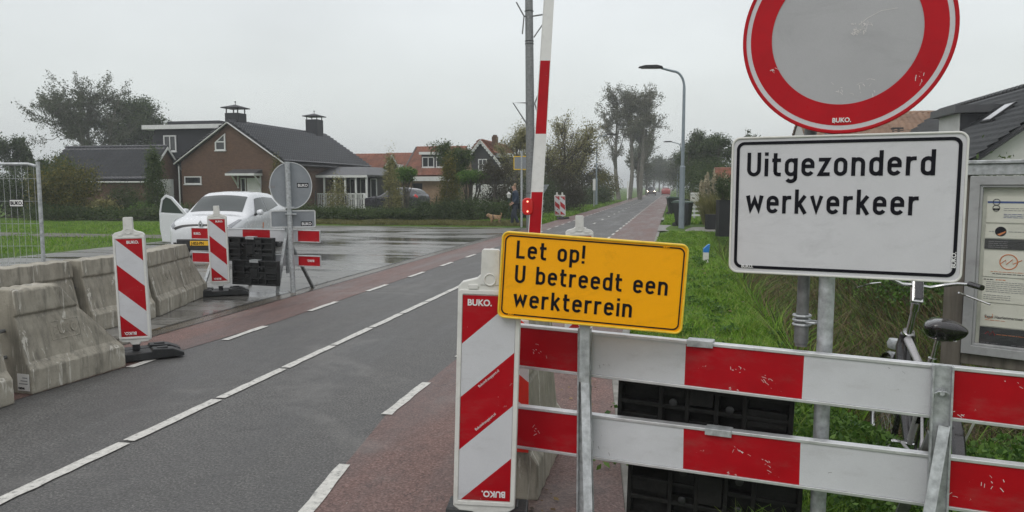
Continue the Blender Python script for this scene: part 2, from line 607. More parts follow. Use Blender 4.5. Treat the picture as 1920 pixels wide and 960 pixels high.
# ---------------------------------------------------------------- setting: terrain
def sstep(a, b, x):
    t = np.clip((x - a) / (b - a), 0, 1)
    return t * t * (3 - 2 * t)
def edge_shift(y):
    return 0.40 * np.clip((7.0 - np.asarray(y, dtype=float)) / 3.8, 0, 1)
def hgt(x, y):
    x = np.asarray(x, dtype=float)
    y = np.asarray(y, dtype=float)
    x = np.where(x > -0.6, x - edge_shift(y) * np.clip(1 - (x + 0.47) / 1.6, 0, 1), x)
    bump_ = 0.02 * np.sin(x * 2.1 + 0.7 * y) + 0.015 * np.sin(1.3 * y - x * 3.1) + 0.02 * np.sin(0.6 * y + 1.0)
    bank = -0.02 + 0.09 * sstep(-0.47, 0.1, x)
    inside = sstep(4.9, 6.4, y) * (1 - sstep(25.5, 27.5, y))
    ditch = -0.95 * sstep(0.95, 1.75, x) + 0.80 * sstep(2.7, 4.3, x)
    flat = -0.17 * sstep(0.4, 1.1, x)
    far = -0.03 * sstep(0.0, 1.0, x)
    r = bank + np.where(x > -0.47, bump_, 0) + inside * ditch + (1 - inside) * np.where(y < 10, flat, far)
    l = np.where((x < -15.6) | (y > 30.3), 0.03 + bump_, -0.05)
    road = -0.05
    z = np.where(x > -0.47, r, np.where(x > -5.95, road, l))
    return z
def grid(name, xs, ys, mat, smooth=True):
    X, Y = np.meshgrid(xs, ys)
    Z = hgt(X, Y)
    co = np.stack([X, Y, Z], -1).reshape(-1, 3)
    nx, ny = len(xs), len(ys)
    i = np.arange((ny - 1) * (nx - 1))
    a = (i // (nx - 1)) * nx + i % (nx - 1)
    q = np.stack([a, a + 1, a + nx + 1, a + nx], -1)
    return np_mesh(name, co, q, mat, None, smooth)
def ground_mat():
    m, t, b = new_mat('grassy_soil')
    n = noise_node(t, 0.35, 7, 0.65)
    r = ramp_node(t, [(0.30, (0.055, 0.10, 0.018)), (0.5, (0.085, 0.16, 0.022)), (0.72, (0.13, 0.19, 0.035))])
    t.links.new(n.outputs[0], r.inputs[0])
    n2 = noise_node(t, 0.16, 6, 0.6, (0.5, 2.0, 1), 'Object', 0.5)
    c = mixc(t, maprange(t, n2.outputs[0], 0.60, 0.68, 0, 0.8), r.outputs[0], (0.075, 0.060, 0.035))
    n3 = noise_node(t, 14, 6, 0.75)
    c = mixc(t, maprange(t, n3.outputs[0], 0.35, 0.7, 0.4, 0.0), c, (0.025, 0.035, 0.012))
    t.links.new(c, b.inputs['Base Color'])
    b.inputs['Roughness'].default_value = 0.85
    b.inputs['Specular IOR Level'].default_value = 0.2
    bump(t, b, n3.outputs[0], 0.8, 0.05)
    return m
MAT['ground'] = ground_mat()
xs = np.concatenate([[-1450, -500, -200, -100, -60, -40], np.arange(-30, -15.7, 1.0), [-15.65, -15.55, -10, -6.0, -5.96, -5.94, -3, -0.52, -0.475], np.arange(-0.46, 4.7, 0.1), [5, 6, 8, 11, 15, 25, 50, 100, 300, 1450]])
ys = np.concatenate([[-45, -20, 0], np.arange(2, 30, 0.22), [30.25, 30.35], np.arange(31, 60, 1.5), [65, 80, 120, 200, 400, 900, 1850]])
tag(grid('ground', xs, ys, MAT['ground']), kind='structure')

def sheet_obj(name, x0, x1, y0, y1, z, mat, nx=1, ny=1):
    xs_, ys_ = np.linspace(x0, x1, nx + 1), np.linspace(y0, y1, ny + 1)
    X, Y = np.meshgrid(xs_, ys_)
    co = np.stack([X, Y, np.full_like(X, z)], -1).reshape(-1, 3)
    i = np.arange(nx * ny)
    a = (i // nx) * (nx + 1) + i % nx
    q = np.stack([a, a + 1, a + nx + 2, a + nx + 1], -1)
    o = np_mesh(name, co, q, mat)
    o['kind'] = 'structure'
    return o
def asphalt(name, c0, c1, c2, wetness=(0.30, 0.55), crack=0.7, grain=170, big=1.1):
    m, t, b = new_mat(name)
    n = noise_node(t, grain, 3, 0.8)
    r = ramp_node(t, [(0.32, c0), (0.5, c1), (0.70, c2)])
    t.links.new(n.outputs[0], r.inputs[0])
    n2 = noise_node(t, big, 6, 0.65, (1.5, 0.22, 1))
    c = mixc(t, maprange(t, n2.outputs[0], 0.40, 0.62, 0.0, 0.38), r.outputs[0], (0.022, 0.021, 0.021))
    n7 = noise_node(t, 0.55, 5, 0.6, (1, 1, 1), 'Object', 1.0)
    c = mixc(t, maprange(t, n7.outputs[0], 0.55, 0.62, 0.0, 0.22), c, (0.24, 0.235, 0.22))
    n5 = noise_node(t, 7, 6, 0.75)
    c = mixc(t, maprange(t, n5.outputs[0], 0.35, 0.65, 0.30, 0.0), c, (0.02, 0.02, 0.02))
    cr = noise_node(t, 0.7, 8, 0.6, None, 'Object', 1.2)
    mm = t.nodes.new('ShaderNodeMath')
    mm.operation = 'SUBTRACT'
    t.links.new(cr.outputs[0], mm.inputs[0])
    mm.inputs[1].default_value = 0.5
    ab = t.nodes.new('ShaderNodeMath')
    ab.operation = 'ABSOLUTE'
    t.links.new(mm.outputs[0], ab.inputs[0])
    c = mixc(t, maprange(t, ab.outputs[0], 0.0, 0.0022, crack, 0.0), c, (0.012, 0.012, 0.012))
    t.links.new(c, b.inputs['Base Color'])
    t.links.new(maprange(t, n2.outputs[0], 0.4, 0.66, wetness[1], wetness[0]), b.inputs['Roughness'])
    b.inputs['Specular IOR Level'].default_value = 0.45
    bump(t, b, n.outputs[0], 0.55, 0.008)
    return m
MAT['asphalt'] = asphalt('damp_asphalt', (0.032, 0.032, 0.031), (0.100, 0.099, 0.095), (0.26, 0.255, 0.242), (0.42, 0.66), 0.5, 62)
MAT['red_asphalt'] = asphalt('red_asphalt', (0.055, 0.029, 0.023), (0.165, 0.089, 0.074), (0.34, 0.225, 0.195), (0.36, 0.6), 0.85, 62)
def slab_mat():
    m, t, b = new_mat('wet_concrete_slabs')
    c = t.nodes.new('ShaderNodeTexCoord')
    n = noise_node(t, 0.45, 7, 0.65, (0.35, 1.3, 1), 'Object', 0.7)
    n2 = noise_node(t, 5, 7, 0.7)
    r = ramp_node(t, [(0.3, (0.13, 0.125, 0.115)), (0.7, (0.22, 0.215, 0.20))])
    t.links.new(n2.outputs[0], r.inputs[0])
    cc = mixc(t, maprange(t, n.outputs[0], 0.47, 0.60, 0, 0.62), r.outputs[0], (0.045, 0.043, 0.04))
    br = t.nodes.new('ShaderNodeTexBrick')
    br.offset = 0.0
    br.inputs['Scale'].default_value = 1.0
    br.inputs['Brick Width'].default_value = 2.0
    br.inputs['Row Height'].default_value = 2.0
    br.inputs['Mortar Size'].default_value = 0.022
    br.inputs['Color1'].default_value = (1, 1, 1, 1)
    br.inputs['Color2'].default_value = (0.72, 0.73, 0.72, 1)
    br.inputs['Mortar'].default_value = (0.10, 0.10, 0.09, 1)
    t.links.new(c.outputs['Object'], br.inputs['Vector'])
    cc = mixc(t, 1.0, cc, br.outputs[0], 'MULTIPLY')
    t.links.new(cc, b.inputs['Base Color'])
    t.links.new(maprange(t, n.outputs[0], 0.46, 0.60, 0.36, 0.09), b.inputs['Roughness'])
    b.inputs['Specular IOR Level'].default_value = 0.6
    w_ = maprange(t, n.outputs[0], 0.49, 0.55, 1.0, 0.0)
    mm = t.nodes.new('ShaderNodeMath')
    mm.operation = 'MULTIPLY'
    t.links.new(n2.outputs[0], mm.inputs[0])
    t.links.new(w_, mm.inputs[1])
    bump(t, b, mm.outputs[0], 0.3, 0.01)
    return m
MAT['slabs'] = slab_mat()
MAT['kerb'] = M('grey_kerb_concrete', (0.19, 0.185, 0.165), 0.5, 0, 0.3, 5, 60, 0.3, 0.7, (0.05, 0.055, 0.03))
MAT['joint'] = M('dark_joint', (0.025, 0.024, 0.022), 0.3, 0, 0.4, 3, 60, 0.3)
MAT['brown_gutter'] = M('wet_brown_gutter', (0.085, 0.072, 0.055), 0.28, 0, 0.35, 3, 60, 0.2, 0.5)
def paint_mat():
    m, t, b = new_mat('worn_road_paint')
    n = noise_node(t, 26, 6, 0.75)
    r = ramp_node(t, [(0.34, (0.16, 0.16, 0.155)), (0.44, (0.48, 0.475, 0.44)), (0.7, (0.66, 0.65, 0.61))])
    t.links.new(n.outputs[0], r.inputs[0])
    t.links.new(r.outputs[0], b.inputs['Base Color'])
    b.inputs['Roughness'].default_value = 0.5
    bump(t, b, n.outputs[0], 0.3, 0.004)
    return m
MAT['paint'] = paint_mat()

sheet_obj('road', -5.75, -1.2, -30, 900, 0.0, MAT['asphalt'])
lane_v = np.array([(-5.75, -30, .004), (-5.14, -30, .004), (-5.10, 5.0, .004), (-4.98, 6.6, .004), (-4.85, 8.4, .004), (-4.85, 900, .004), (-5.75, 900, .004), (-5.75, 8.4, .004), (-5.75, 6.6, .004), (-5.75, 5.0, .004)])
lo_ = np_mesh('cycle_lane', lane_v, np.array([(0, 1, 2, 9), (9, 2, 3, 8), (8, 3, 4, 7), (7, 4, 5, 6)]), MAT['red_asphalt'])
lo_['kind'] = 'structure'
def lane_x(y):
    return -2.06 + 0.13 * max(0.0, 5.1 - max(y, 1.5))
ysl = [-30, 1.5, 2.5, 3.3, 4.0, 4.6, 5.1, 5.8, 6.5, 7.0, 12, 900]
lv = np.array([(lane_x(y_), y_, .004) for y_ in ysl] + [(-0.55 + float(edge_shift(y_)), y_, .004) for y_ in ysl])
nl = len(ysl)
lo_ = np_mesh('cycle_lane', lv, np.array([(i, i + nl, i + nl + 1, i + 1) for i in range(nl - 1)]), MAT['red_asphalt'])
lo_['kind'] = 'structure'
sheet_obj('paved_yard', -15.6, -6.0, 8.2, 30.3, 0.0, MAT['slabs'])
sheet_obj('paved_yard', -15.6, -6.0, -25, 8.2, 0.0, MAT['slabs'])
sheet_obj('gutter', -6.0, -5.75, -30, 30.3, 0.002, MAT['brown_gutter'])
k = MB()
yk = [-5, 2.5, 3.2, 4.0, 5.0, 6.0, 7.0, 12, 28.6]
kv = []
for y_ in yk:
    e_ = float(edge_shift(y_))
    kv += [(-0.55 + e_, y_, -0.1), (-0.46 + e_, y_, -0.1), (-0.46 + e_, y_, 0.012), (-0.55 + e_, y_, 0.012)]
kf = [(0, 1, 2, 3), tuple(len(kv) - 4 + j for j in (3, 2, 1, 0))]
for i in range(len(yk) - 1):
    for j in range(4):
        kf.append((i * 4 + j, i * 4 + (j + 1) % 4, i * 4 + 4 + (j + 1) % 4, i * 4 + 4 + j))
k.add(kv, kf)
tag(k.build('kerb', MAT['kerb'], None, 0.01), kind='structure')
for x0, x1 in ((-6.03, -5.99), (-5.77, -5.735)):
    sheet_obj('joint_line', x0, x1, -5, 30.3, 0.008, MAT['joint'])
sheet_obj('driveway', -0.55, 3.2, 28.6, 33.0, 0.045, MAT['kerb'])
sheet_obj('driveway', -0.55, 2.6, 38.0, 41.0, 0.045, MAT['kerb'])
# side road opening beyond the yard
sheet_obj('muddy_track', -40, -15.6, 20.8, 22.3, 0.062, M('mud', (0.07, 0.06, 0.045), 0.5, 0, 0.4, 1.5, 20, 0.5, 0.5))

mk = MB()
def dash(mb, xc, w_, y0, y1, z=0.0085):
    n = max(2, int((y1 - y0) / 0.12))
    r_ = random.Random(int(y0 * 100) + 5)
    vs, fs = [], []
    for i in range(n + 1):
        y = y0 + (y1 - y0) * i / n
        e1, e2 = r_.uniform(-0.006, 0.006), r_.uniform(-0.006, 0.006)
        xq = xc(y) if callable(xc) else xc
        vs += [(xq - w_ / 2 + e1, y, z), (xq + w_ / 2 + e2, y, z)]
    for i in range(n):
        fs.append((2 * i, 2 * i + 1, 2 * i + 3, 2 * i + 2))
    mb.add(vs, fs)
y = 1.10
while y < 12.5:
    dash(mk, -3.53, 0.088, y, y + 0.99)
    y += 1.035
y = 12.5
while y < 240:
    dash(mk, -3.53, 0.10, y, y + 1.0)
    y += 1.6 if y < 30 else 4.0
y = 1.25
while y < 240:
    dash(mk, lane_x, 0.080, y, y + 0.93)
    y += 1.93
dash(mk, -4.97, 0.085, 5.98, 6.35)
y = 7.29
while y < 240:
    dash(mk, -4.83 - 0.17 * max(0, min(1, (7.3 - y) / 1.5)), 0.085, y, y + 0.85)
    y += 1.98
tag(mk.build('road_marking', MAT['paint']), kind='structure')

# ---------------------------------------------------------------- vegetation helpers
NR = np.random.RandomState(11)
def leaf_mat(name, cols, rough=0.55, trans=0.25):
    m, t, b = new_mat(name)
    g = t.nodes.new('ShaderNodeNewGeometry')
    st = [(i / max(1, len(cols) - 1), c) for i, c in enumerate(cols)]
    r = ramp_node(t, st)
    t.links.new(g.outputs['Random Per Island'], r.inputs[0])
    n = noise_node(t, 0.9, 4, 0.6)
    c = mixc(t, maprange(t, n.outputs[0], 0.3, 0.7, 0.45, 0.0), r.outputs[0], tuple(q * 0.4 for q in cols[0]))
    t.links.new(c, b.inputs['Base Color'])
    b.inputs['Roughness'].default_value = rough
    b.inputs['Specular IOR Level'].default_value = 0.3
    if trans:
        tr = t.nodes.new('ShaderNodeBsdfTranslucent')
        t.links.new(c, tr.inputs[0])
        ms = t.nodes.new('ShaderNodeMixShader')
        ms.inputs[0].default_value = trans
        o = [q for q in t.nodes if q.type == 'OUTPUT_MATERIAL'][0]
        t.links.new(b.outputs[0], ms.inputs[1])
        t.links.new(tr.outputs[0], ms.inputs[2])
        t.links.new(ms.outputs[0], o.inputs[0])
    return m
LM = {
    'dark': leaf_mat('dark_green_leaves', [(0.024, 0.042, 0.017), (0.062, 0.098, 0.033), (0.115, 0.155, 0.055)]),
    'mid': leaf_mat('mid_green_leaves', [(0.035, 0.062, 0.02), (0.07, 0.115, 0.03), (0.125, 0.165, 0.05)]),
    'fresh': leaf_mat('fresh_green_leaves', [(0.04, 0.10, 0.02), (0.095, 0.20, 0.03), (0.18, 0.31, 0.055)]),
    'olive': leaf_mat('olive_willow_leaves', [(0.14, 0.145, 0.05), (0.27, 0.26, 0.10), (0.42, 0.38, 0.18)]),
    'yellow': leaf_mat('yellowing_leaves', [(0.04, 0.06, 0.014), (0.12, 0.125, 0.025), (0.26, 0.21, 0.04)]),
    'grey': leaf_mat('grey_green_leaves', [(0.06, 0.078, 0.046), (0.10, 0.12, 0.07), (0.16, 0.18, 0.11)]),
    'brown': leaf_mat('brown_green_leaves', [(0.035, 0.032, 0.02), (0.06, 0.055, 0.028), (0.09, 0.08, 0.035)]),
    'poplar': leaf_mat('poplar_leaves', [(0.075, 0.085, 0.05), (0.125, 0.135, 0.08), (0.20, 0.20, 0.12)]),
    'grass': leaf_mat('grass_blades', [(0.08, 0.18, 0.016), (0.15, 0.31, 0.024), (0.22, 0.39, 0.04), (0.33, 0.40, 0.09)], 0.5, 0.3),
    'drygrass': leaf_mat('dry_grass_blades', [(0.02, 0.014, 0.008), (0.15, 0.095, 0.05), (0.26, 0.19, 0.10), (0.05, 0.09, 0.025), (0.09, 0.14, 0.035)], 0.6, 0.2),
    'yelgrass': leaf_mat('yellow_grass_blades', [(0.09, 0.10, 0.025), (0.16, 0.155, 0.05), (0.24, 0.22, 0.09)], 0.6, 0.2),
    'plume': leaf_mat('cream_plumes', [(0.42, 0.37, 0.25), (0.62, 0.56, 0.42)], 0.7, 0.2),
}
BARK = M('grey_brown_bark', (0.075, 0.066, 0.052), 0.8, 0, 0.35, 5, 30, 0.6, 0.4, (0.03, 0.035, 0.02))
BARKL = M('pale_bark', (0.15, 0.14, 0.12), 0.8, 0, 0.3, 5, 30, 0.6, 0.4, (0.05, 0.05, 0.035))
def leaves(name, C_, size, mat, parent=None, up=0.0, aspect=0.5, droop=None):
    n = len(C_)
    d = NR.normal(size=(n, 3))
    d[:, 2] += up
    d /= np.linalg.norm(d, axis=1, keepdims=True)
    q = NR.normal(size=(n, 3))
    s = np.cross(d, q)
    s /= np.linalg.norm(s, axis=1, keepdims=True) + 1e-9
    L_ = size * NR.uniform(0.6, 1.35, (n, 1))
    W_ = L_ * aspect
    nrm = np.cross(d, s)
    v = np.stack([C_ - d * L_ / 2, C_ + s * W_ / 2 + nrm * W_ * 0.2, C_ + d * L_ / 2, C_ - s * W_ / 2 + nrm * W_ * 0.2], 1).reshape(-1, 3)
    i = np.arange(n)[:, None] * 4 + np.arange(4)[None]
    return np_mesh(name, v, i, mat, parent)
def blades(name, Pts, h, wd, lean, mat, parent=None):
    n = len(Pts)
    a = NR.uniform(0, 2 * math.pi, n)
    b_ = NR.uniform(0, 2 * math.pi, n)
    sd = np.stack([np.cos(a), np.sin(a), np.zeros(n)], 1)
    ld = np.stack([np.cos(b_), np.sin(b_), np.zeros(n)], 1)
    H = (h * NR.uniform(0.5, 1.3, n))[:, None]
    Lx = (lean * NR.uniform(0.2, 1.4, n))[:, None] * H
    Wd = (np.ones(n) * wd * NR.uniform(0.6, 1.3, n))[:, None]
    up = np.array([[0, 0, 1.0]])
    m1 = Pts + up * H * 0.55 + ld * Lx * 0.3
    tip = Pts + up * H * 0.95 + ld * Lx
    v = np.stack([Pts - sd * Wd / 2, Pts + sd * Wd / 2, m1 + sd * Wd * 0.4, m1 - sd * Wd * 0.4, tip + sd * Wd * 0.06, tip - sd * Wd * 0.06], 1).reshape(-1, 3)
    k_ = np.arange(n)[:, None] * 6
    f = np.concatenate([k_ + np.array([[0, 1, 2, 3]]), k_ + np.array([[3, 2, 4, 5]])], 1).reshape(-1, 4)
    return np_mesh(name, v, f, mat, parent)
def rv():
    return Vector((rnd.gauss(0, 1), rnd.gauss(0, 1), rnd.gauss(0, 1)))
def limb(mb, p0, p1, r0, r1, bend=0.12, n=4, sides=5, sag=0.15):
    L_ = (p1 - p0).length
    k1, k2 = rv() * L_ * bend * 0.5, rv() * L_ * bend * 0.5
    pts = []
    for i in range(n + 1):
        t = i / n
        p = p0.lerp(p1, t) + (k1 * math.sin(math.pi * t) + k2 * math.sin(2 * math.pi * t) * 0.5)
        p.z -= sag * L_ * math.sin(math.pi * t) * 0.5
        pts.append(p)
    mb.tube(pts, [r0 + (r1 - r0) * i / n for i in range(n + 1)], sides, False)
    return pts
def tree(name, label, cat, loc, H, W, tr, zb, leafmat, nleaf, ls, n1=9, n2=6, n3=5, group=None, bark=BARK, trunks=1, spread=0.9, clump=0.045, lean=(0, 0), bias=(0, 0, 0), top=0.7, bare=0.0):
    root = thing(name, label, cat, loc, 0, group)
    mb = MB()
    tips = []
    R = Vector((W / 2, W / 2, (H - zb) / 2))
    cz = zb + R.z
    cen = Vector((lean[0], lean[1], cz))
    for k_ in range(trunks):
        off = Vector((0, 0, 0)) if trunks == 1 else Vector(((k_ - (trunks - 1) / 2) * W * 0.16, rnd.uniform(-0.6, 0.6), 0))
        topp = Vector((cen.x * top + off.x * 1.3, cen.y * top + off.y, zb + (H - zb) * top))
        spine = limb(mb, off, topp, tr, tr * 0.28, 0.03, 10, 8, 0)
        for i in range(n1):
            t = rnd.uniform(0.25, 0.98)
            sp = spine[0].lerp(spine[-1], t)
            zz = max(zb * 0.75, sp.z)
            u_ = min(1, zz / topp.z)
            j = min(9, int(u_ * 10))
            p0 = spine[j].lerp(spine[j + 1], u_ * 10 - j) if j < 10 else spine[10]
            dv = rv()
            dv.z = abs(dv.z) * 0.6 + (t - 0.45) * 1.6
            dv = dv.normalized()
            tgt = cen + Vector((dv.x * R.x, dv.y * R.y, dv.z * R.z)) * rnd.uniform(0.6, spread)
            tgt += Vector(bias) * rnd.random()
            if trunks > 1:
                tgt.x += off.x * 0.6
            r0 = tr * 0.42 * (1 - 0.6 * u_)
            lp = limb(mb, p0, tgt, r0, r0 * 0.25, 0.14, 6, 6, 0.12)
            for _ in range(n2):
                q = rnd.uniform(0.25, 1.0)
                a = lp[int(q * 5)].lerp(lp[int(q * 5) + 1], 0.5)
                dd = ((tgt - p0).normalized() + rv() * 0.55).normalized()
                b2 = a + dd * W * rnd.uniform(0.10, 0.22)
                b2.z = max(b2.z, zb * 0.8)
                l2 = limb(mb, a, b2, r0 * 0.38 + 0.001 * H, r0 * 0.13 + 0.001 * H, 0.2, 3, 4, 0.0)
                for __ in range(n3):
                    a3 = l2[rnd.randint(1, 3)]
                    b3 = a3 + (dd + rv() * 0.7).normalized() * W * rnd.uniform(0.04, 0.10)
                    mb.tube([a3, b3], [r0 * 0.12 + 0.0011 * H, 0.0009 * H], 3, False)
                    tips.append((a3, b3))
    mb.build('trunk', bark, root, smooth=True)
    T = np.array([[list(a), list(b)] for a, b in tips])
    if bare:
        keep = NR.rand(len(T)) > bare
        T = T[keep]
    idx = NR.randint(0, len(T), nleaf)
    tt = NR.uniform(0.2, 1.15, (nleaf, 1))
    C_ = T[idx, 0] * (1 - tt) + T[idx, 1] * tt + NR.normal(size=(nleaf, 3)) * W * clump
    leaves('crown', C_, ls, leafmat, root)
    return root
def bush(name, label, cat, loc, sx, sy, H, leafmat, nleaf, ls, shape='ball', zb=0.0, ncl=60, group=None, stem=0.03, clump=0.14, up=0.3, rotz=0.0, nstem=10, leafname='foliage', bark=BARK):
    root = thing(name, label, cat, loc, rotz, group)
    mb = MB()
    cs = []
    hh = H - zb
    for i in range(ncl):
        if shape == 'box':
            p = Vector((rnd.uniform(-1, 1) * sx / 2, rnd.uniform(-1, 1) * sy / 2, zb + hh * rnd.uniform(0.05, 1) ** 0.7 * rnd.uniform(0.85, 1.05)))
        elif shape == 'cone':
            t = rnd.random() ** 1.2
            r_ = (1 - t) ** 0.6 * rnd.uniform(0.55, 1.0) * min(1, t * 6 + 0.55)
            a = rnd.uniform(0, 2 * math.pi)
            p = Vector((math.cos(a) * r_ * sx / 2, math.sin(a) * r_ * sy / 2, zb + hh * t))
        else:
            d = rv().normalized() * rnd.uniform(0.55, 1.0)
            p = Vector((d.x * sx / 2, d.y * sy / 2, zb + hh / 2 + d.z * hh / 2 * 0.95))
        cs.append(p)
    for i in range(nstem):
        limb(mb, Vector((rnd.gauss(0, 0.05) * sx, rnd.gauss(0, 0.05) * sy, 0)) if zb < 0.3 * H or shape != 'ball' else Vector((0, 0, 0)), cs[rnd.randrange(ncl)], stem, stem * 0.25, 0.1, 4, 5, 0)
    if zb > 0.3 * H:
        mb.tube([(0, 0, 0), (0, 0, zb + hh * 0.3)], [stem * 1.6, stem], 7)
    mb.build('stem', bark, root, smooth=True)
    CC = np.array([list(c) for c in cs])
    idx = NR.randint(0, ncl, nleaf)
    sc_ = np.array([[min(sx, 2.2), min(sy, 2.2), min(hh, 2.2)]]) * clump
    C_ = CC[idx] + NR.normal(size=(nleaf, 3)) * sc_
    C_[:, 2] = np.maximum(C_[:, 2], 0.03)
    leaves(leafname, C_, ls, leafmat, root, up)
    return root

# ---------------------------------------------------------------- grass (stuff)
def scat(n, x0, x1, y0, y1, pw=2.0):
    t = NR.rand(n)
    yy = y0 + (y1 - y0) * t ** pw
    xx = NR.uniform(x0, x1, n)
    return xx, yy
xx, yy = scat(120000, -0.47, 2.0, 3.6, 27.8, 1.9)
keep = ~((xx > 1.5) & (NR.rand(len(xx)) < 0.7)) & (xx > -0.47 + edge_shift(yy))
xx, yy = xx[keep], yy[keep]
wd = 0.004 + 0.0009 * yy
# ragged tufts
tuft = 0.030 + 0.10 * (np.sin(xx * 5.3 + yy * 2.1 + 1.5 * np.sin(yy * 1.7)) * np.sin(yy * 3.1 - xx * 3.7) * 0.5 + 0.5) ** 2.2 + 0.05 * np.clip(xx - 0.5, 0, 1)
pts = np.stack([xx, yy, hgt(xx, yy) - 0.01], 1)
tag(blades('grass', pts, tuft, wd, 0.75, LM['grass']), 'bright green grass on the verge beside the cycle lane', 'grass', kind='stuff')
xx, yy = scat(60000, -34, -15.7, 9, 30, 1.0)
pts = np.stack([xx, yy, hgt(xx, yy) - 0.01], 1)
ok = ~((yy > 20.6) & (yy < 22.5) & (NR.rand(len(xx)) < 0.8))
tag(blades('grass', pts[ok], 0.09, 0.022, 0.6, LM['grass']), 'green lawn behind the concrete blocks and steel fence', 'grass', kind='stuff')
xx, yy = scat(26000, -19, -5.9, 30.35, 33.6, 1.3)
pts = np.stack([xx, yy, hgt(xx, yy) - 0.01], 1)
tag(blades('grass', pts, 0.13, 0.03, 0.6, LM['yelgrass']), 'yellowed grass strip along the far edge of the paved yard', 'grass', kind='stuff')
xx, yy = scat(26000, -9.5, -5.85, 33.5, 90, 1.6)
pts = np.stack([xx, yy, hgt(xx, yy) - 0.01], 1)
tag(blades('grass', pts, 0.12, 0.05, 0.6, LM['grass']), 'green verge on the far left side of the road', 'grass', kind='stuff')
xx, yy = scat(16000, -0.4, 3.2, 33.2, 90, 1.5)
pts = np.stack([xx, yy, hgt(xx, yy)], 1)
tag(blades('grass', pts, 0.14, 0.05, 0.6, LM['grass']), 'rough grass beyond the driveway with the bins', 'grass', kind='stuff')
# weeds growing in the verge
wc = []
for i_ in range(46):
    cx_, cy_ = rnd.uniform(-0.35, 1.3), 4.2 + 14 * rnd.random() ** 1.5
    r_w = rnd.uniform(0.05, 0.14)
    for j_ in range(60):
        wc.append((cx_ + rnd.gauss(0, r_w), cy_ + rnd.gauss(0, r_w), float(hgt(cx_, cy_)) + rnd.uniform(0.02, 0.10)))
tag(leaves('verge_weeds', np.array(wc), 0.05, LM['fresh'], None, 0.1, 0.6), 'broad leaved weeds dotted through the verge grass', 'weeds', kind='stuff')
# ditch reeds
xx, yy = scat(20000, 1.3, 3.9, 6.0, 22, 1.5)
pts = np.stack([xx, yy, hgt(xx, yy) - 0.02], 1)
tag(blades('reeds', pts, 0.6, 0.017, 0.9, LM['drygrass']), 'brown and green reeds filling the ditch', 'reeds', kind='stuff')
xx, yy = scat(15000, 1.2, 3.6, 5.8, 22, 1.4)
pts = np.stack([xx, yy, hgt(xx, yy) - 0.02], 1)
tag(blades('reeds', pts, 0.5, 0.013, 0.8, LM['grass']), 'long green grass hanging over the ditch edge', 'reeds', kind='stuff')
xx, yy = scat(22000, 2.6, 9.0, 6.3, 26, 1.3)
C_ = np.stack([xx, yy, hgt(xx, yy) + NR.uniform(0, 1, len(xx)) ** 2 * (0.25 + 0.3 * np.sin(xx * 2 + yy) ** 2)], 1)
tag(leaves('undergrowth', C_, 0.085, LM['fresh'], None, 0.4), 'leafy green growth on the far bank of the ditch', 'undergrowth', kind='stuff')
xx = NR.uniform(0.55, 5.0, 36000)
yy = NR.uniform(3.35, 6.6, 36000)
m_ = (0.14 + 0.2 * (np.sin(xx * 5.1 + 1.7 * yy) * np.sin(yy * 4.3 - xx) * 0.5 + 0.5)) * np.clip((xx - 0.5) * 1.5, 0.25, 1)
C_ = np.stack([xx, yy, hgt(xx, yy) + m_ * NR.rand(len(xx)) ** 0.6], 1)
tag(leaves('nettles', C_, 0.042, LM['fresh'], None, 0.25, 0.62), 'low leafy weeds under the bicycle and the notice board', 'weeds', kind='stuff')
xx = NR.uniform(0.3, 4.2, 26000)
yy = NR.uniform(3.2, 6.6, 26000)
pts = np.stack([xx, yy, hgt(xx, yy) - 0.01], 1)
tag(blades('grass', pts, 0.16, 0.006, 0.8, LM['grass']), 'long grass round the sign post and bicycle', 'grass', kind='stuff')
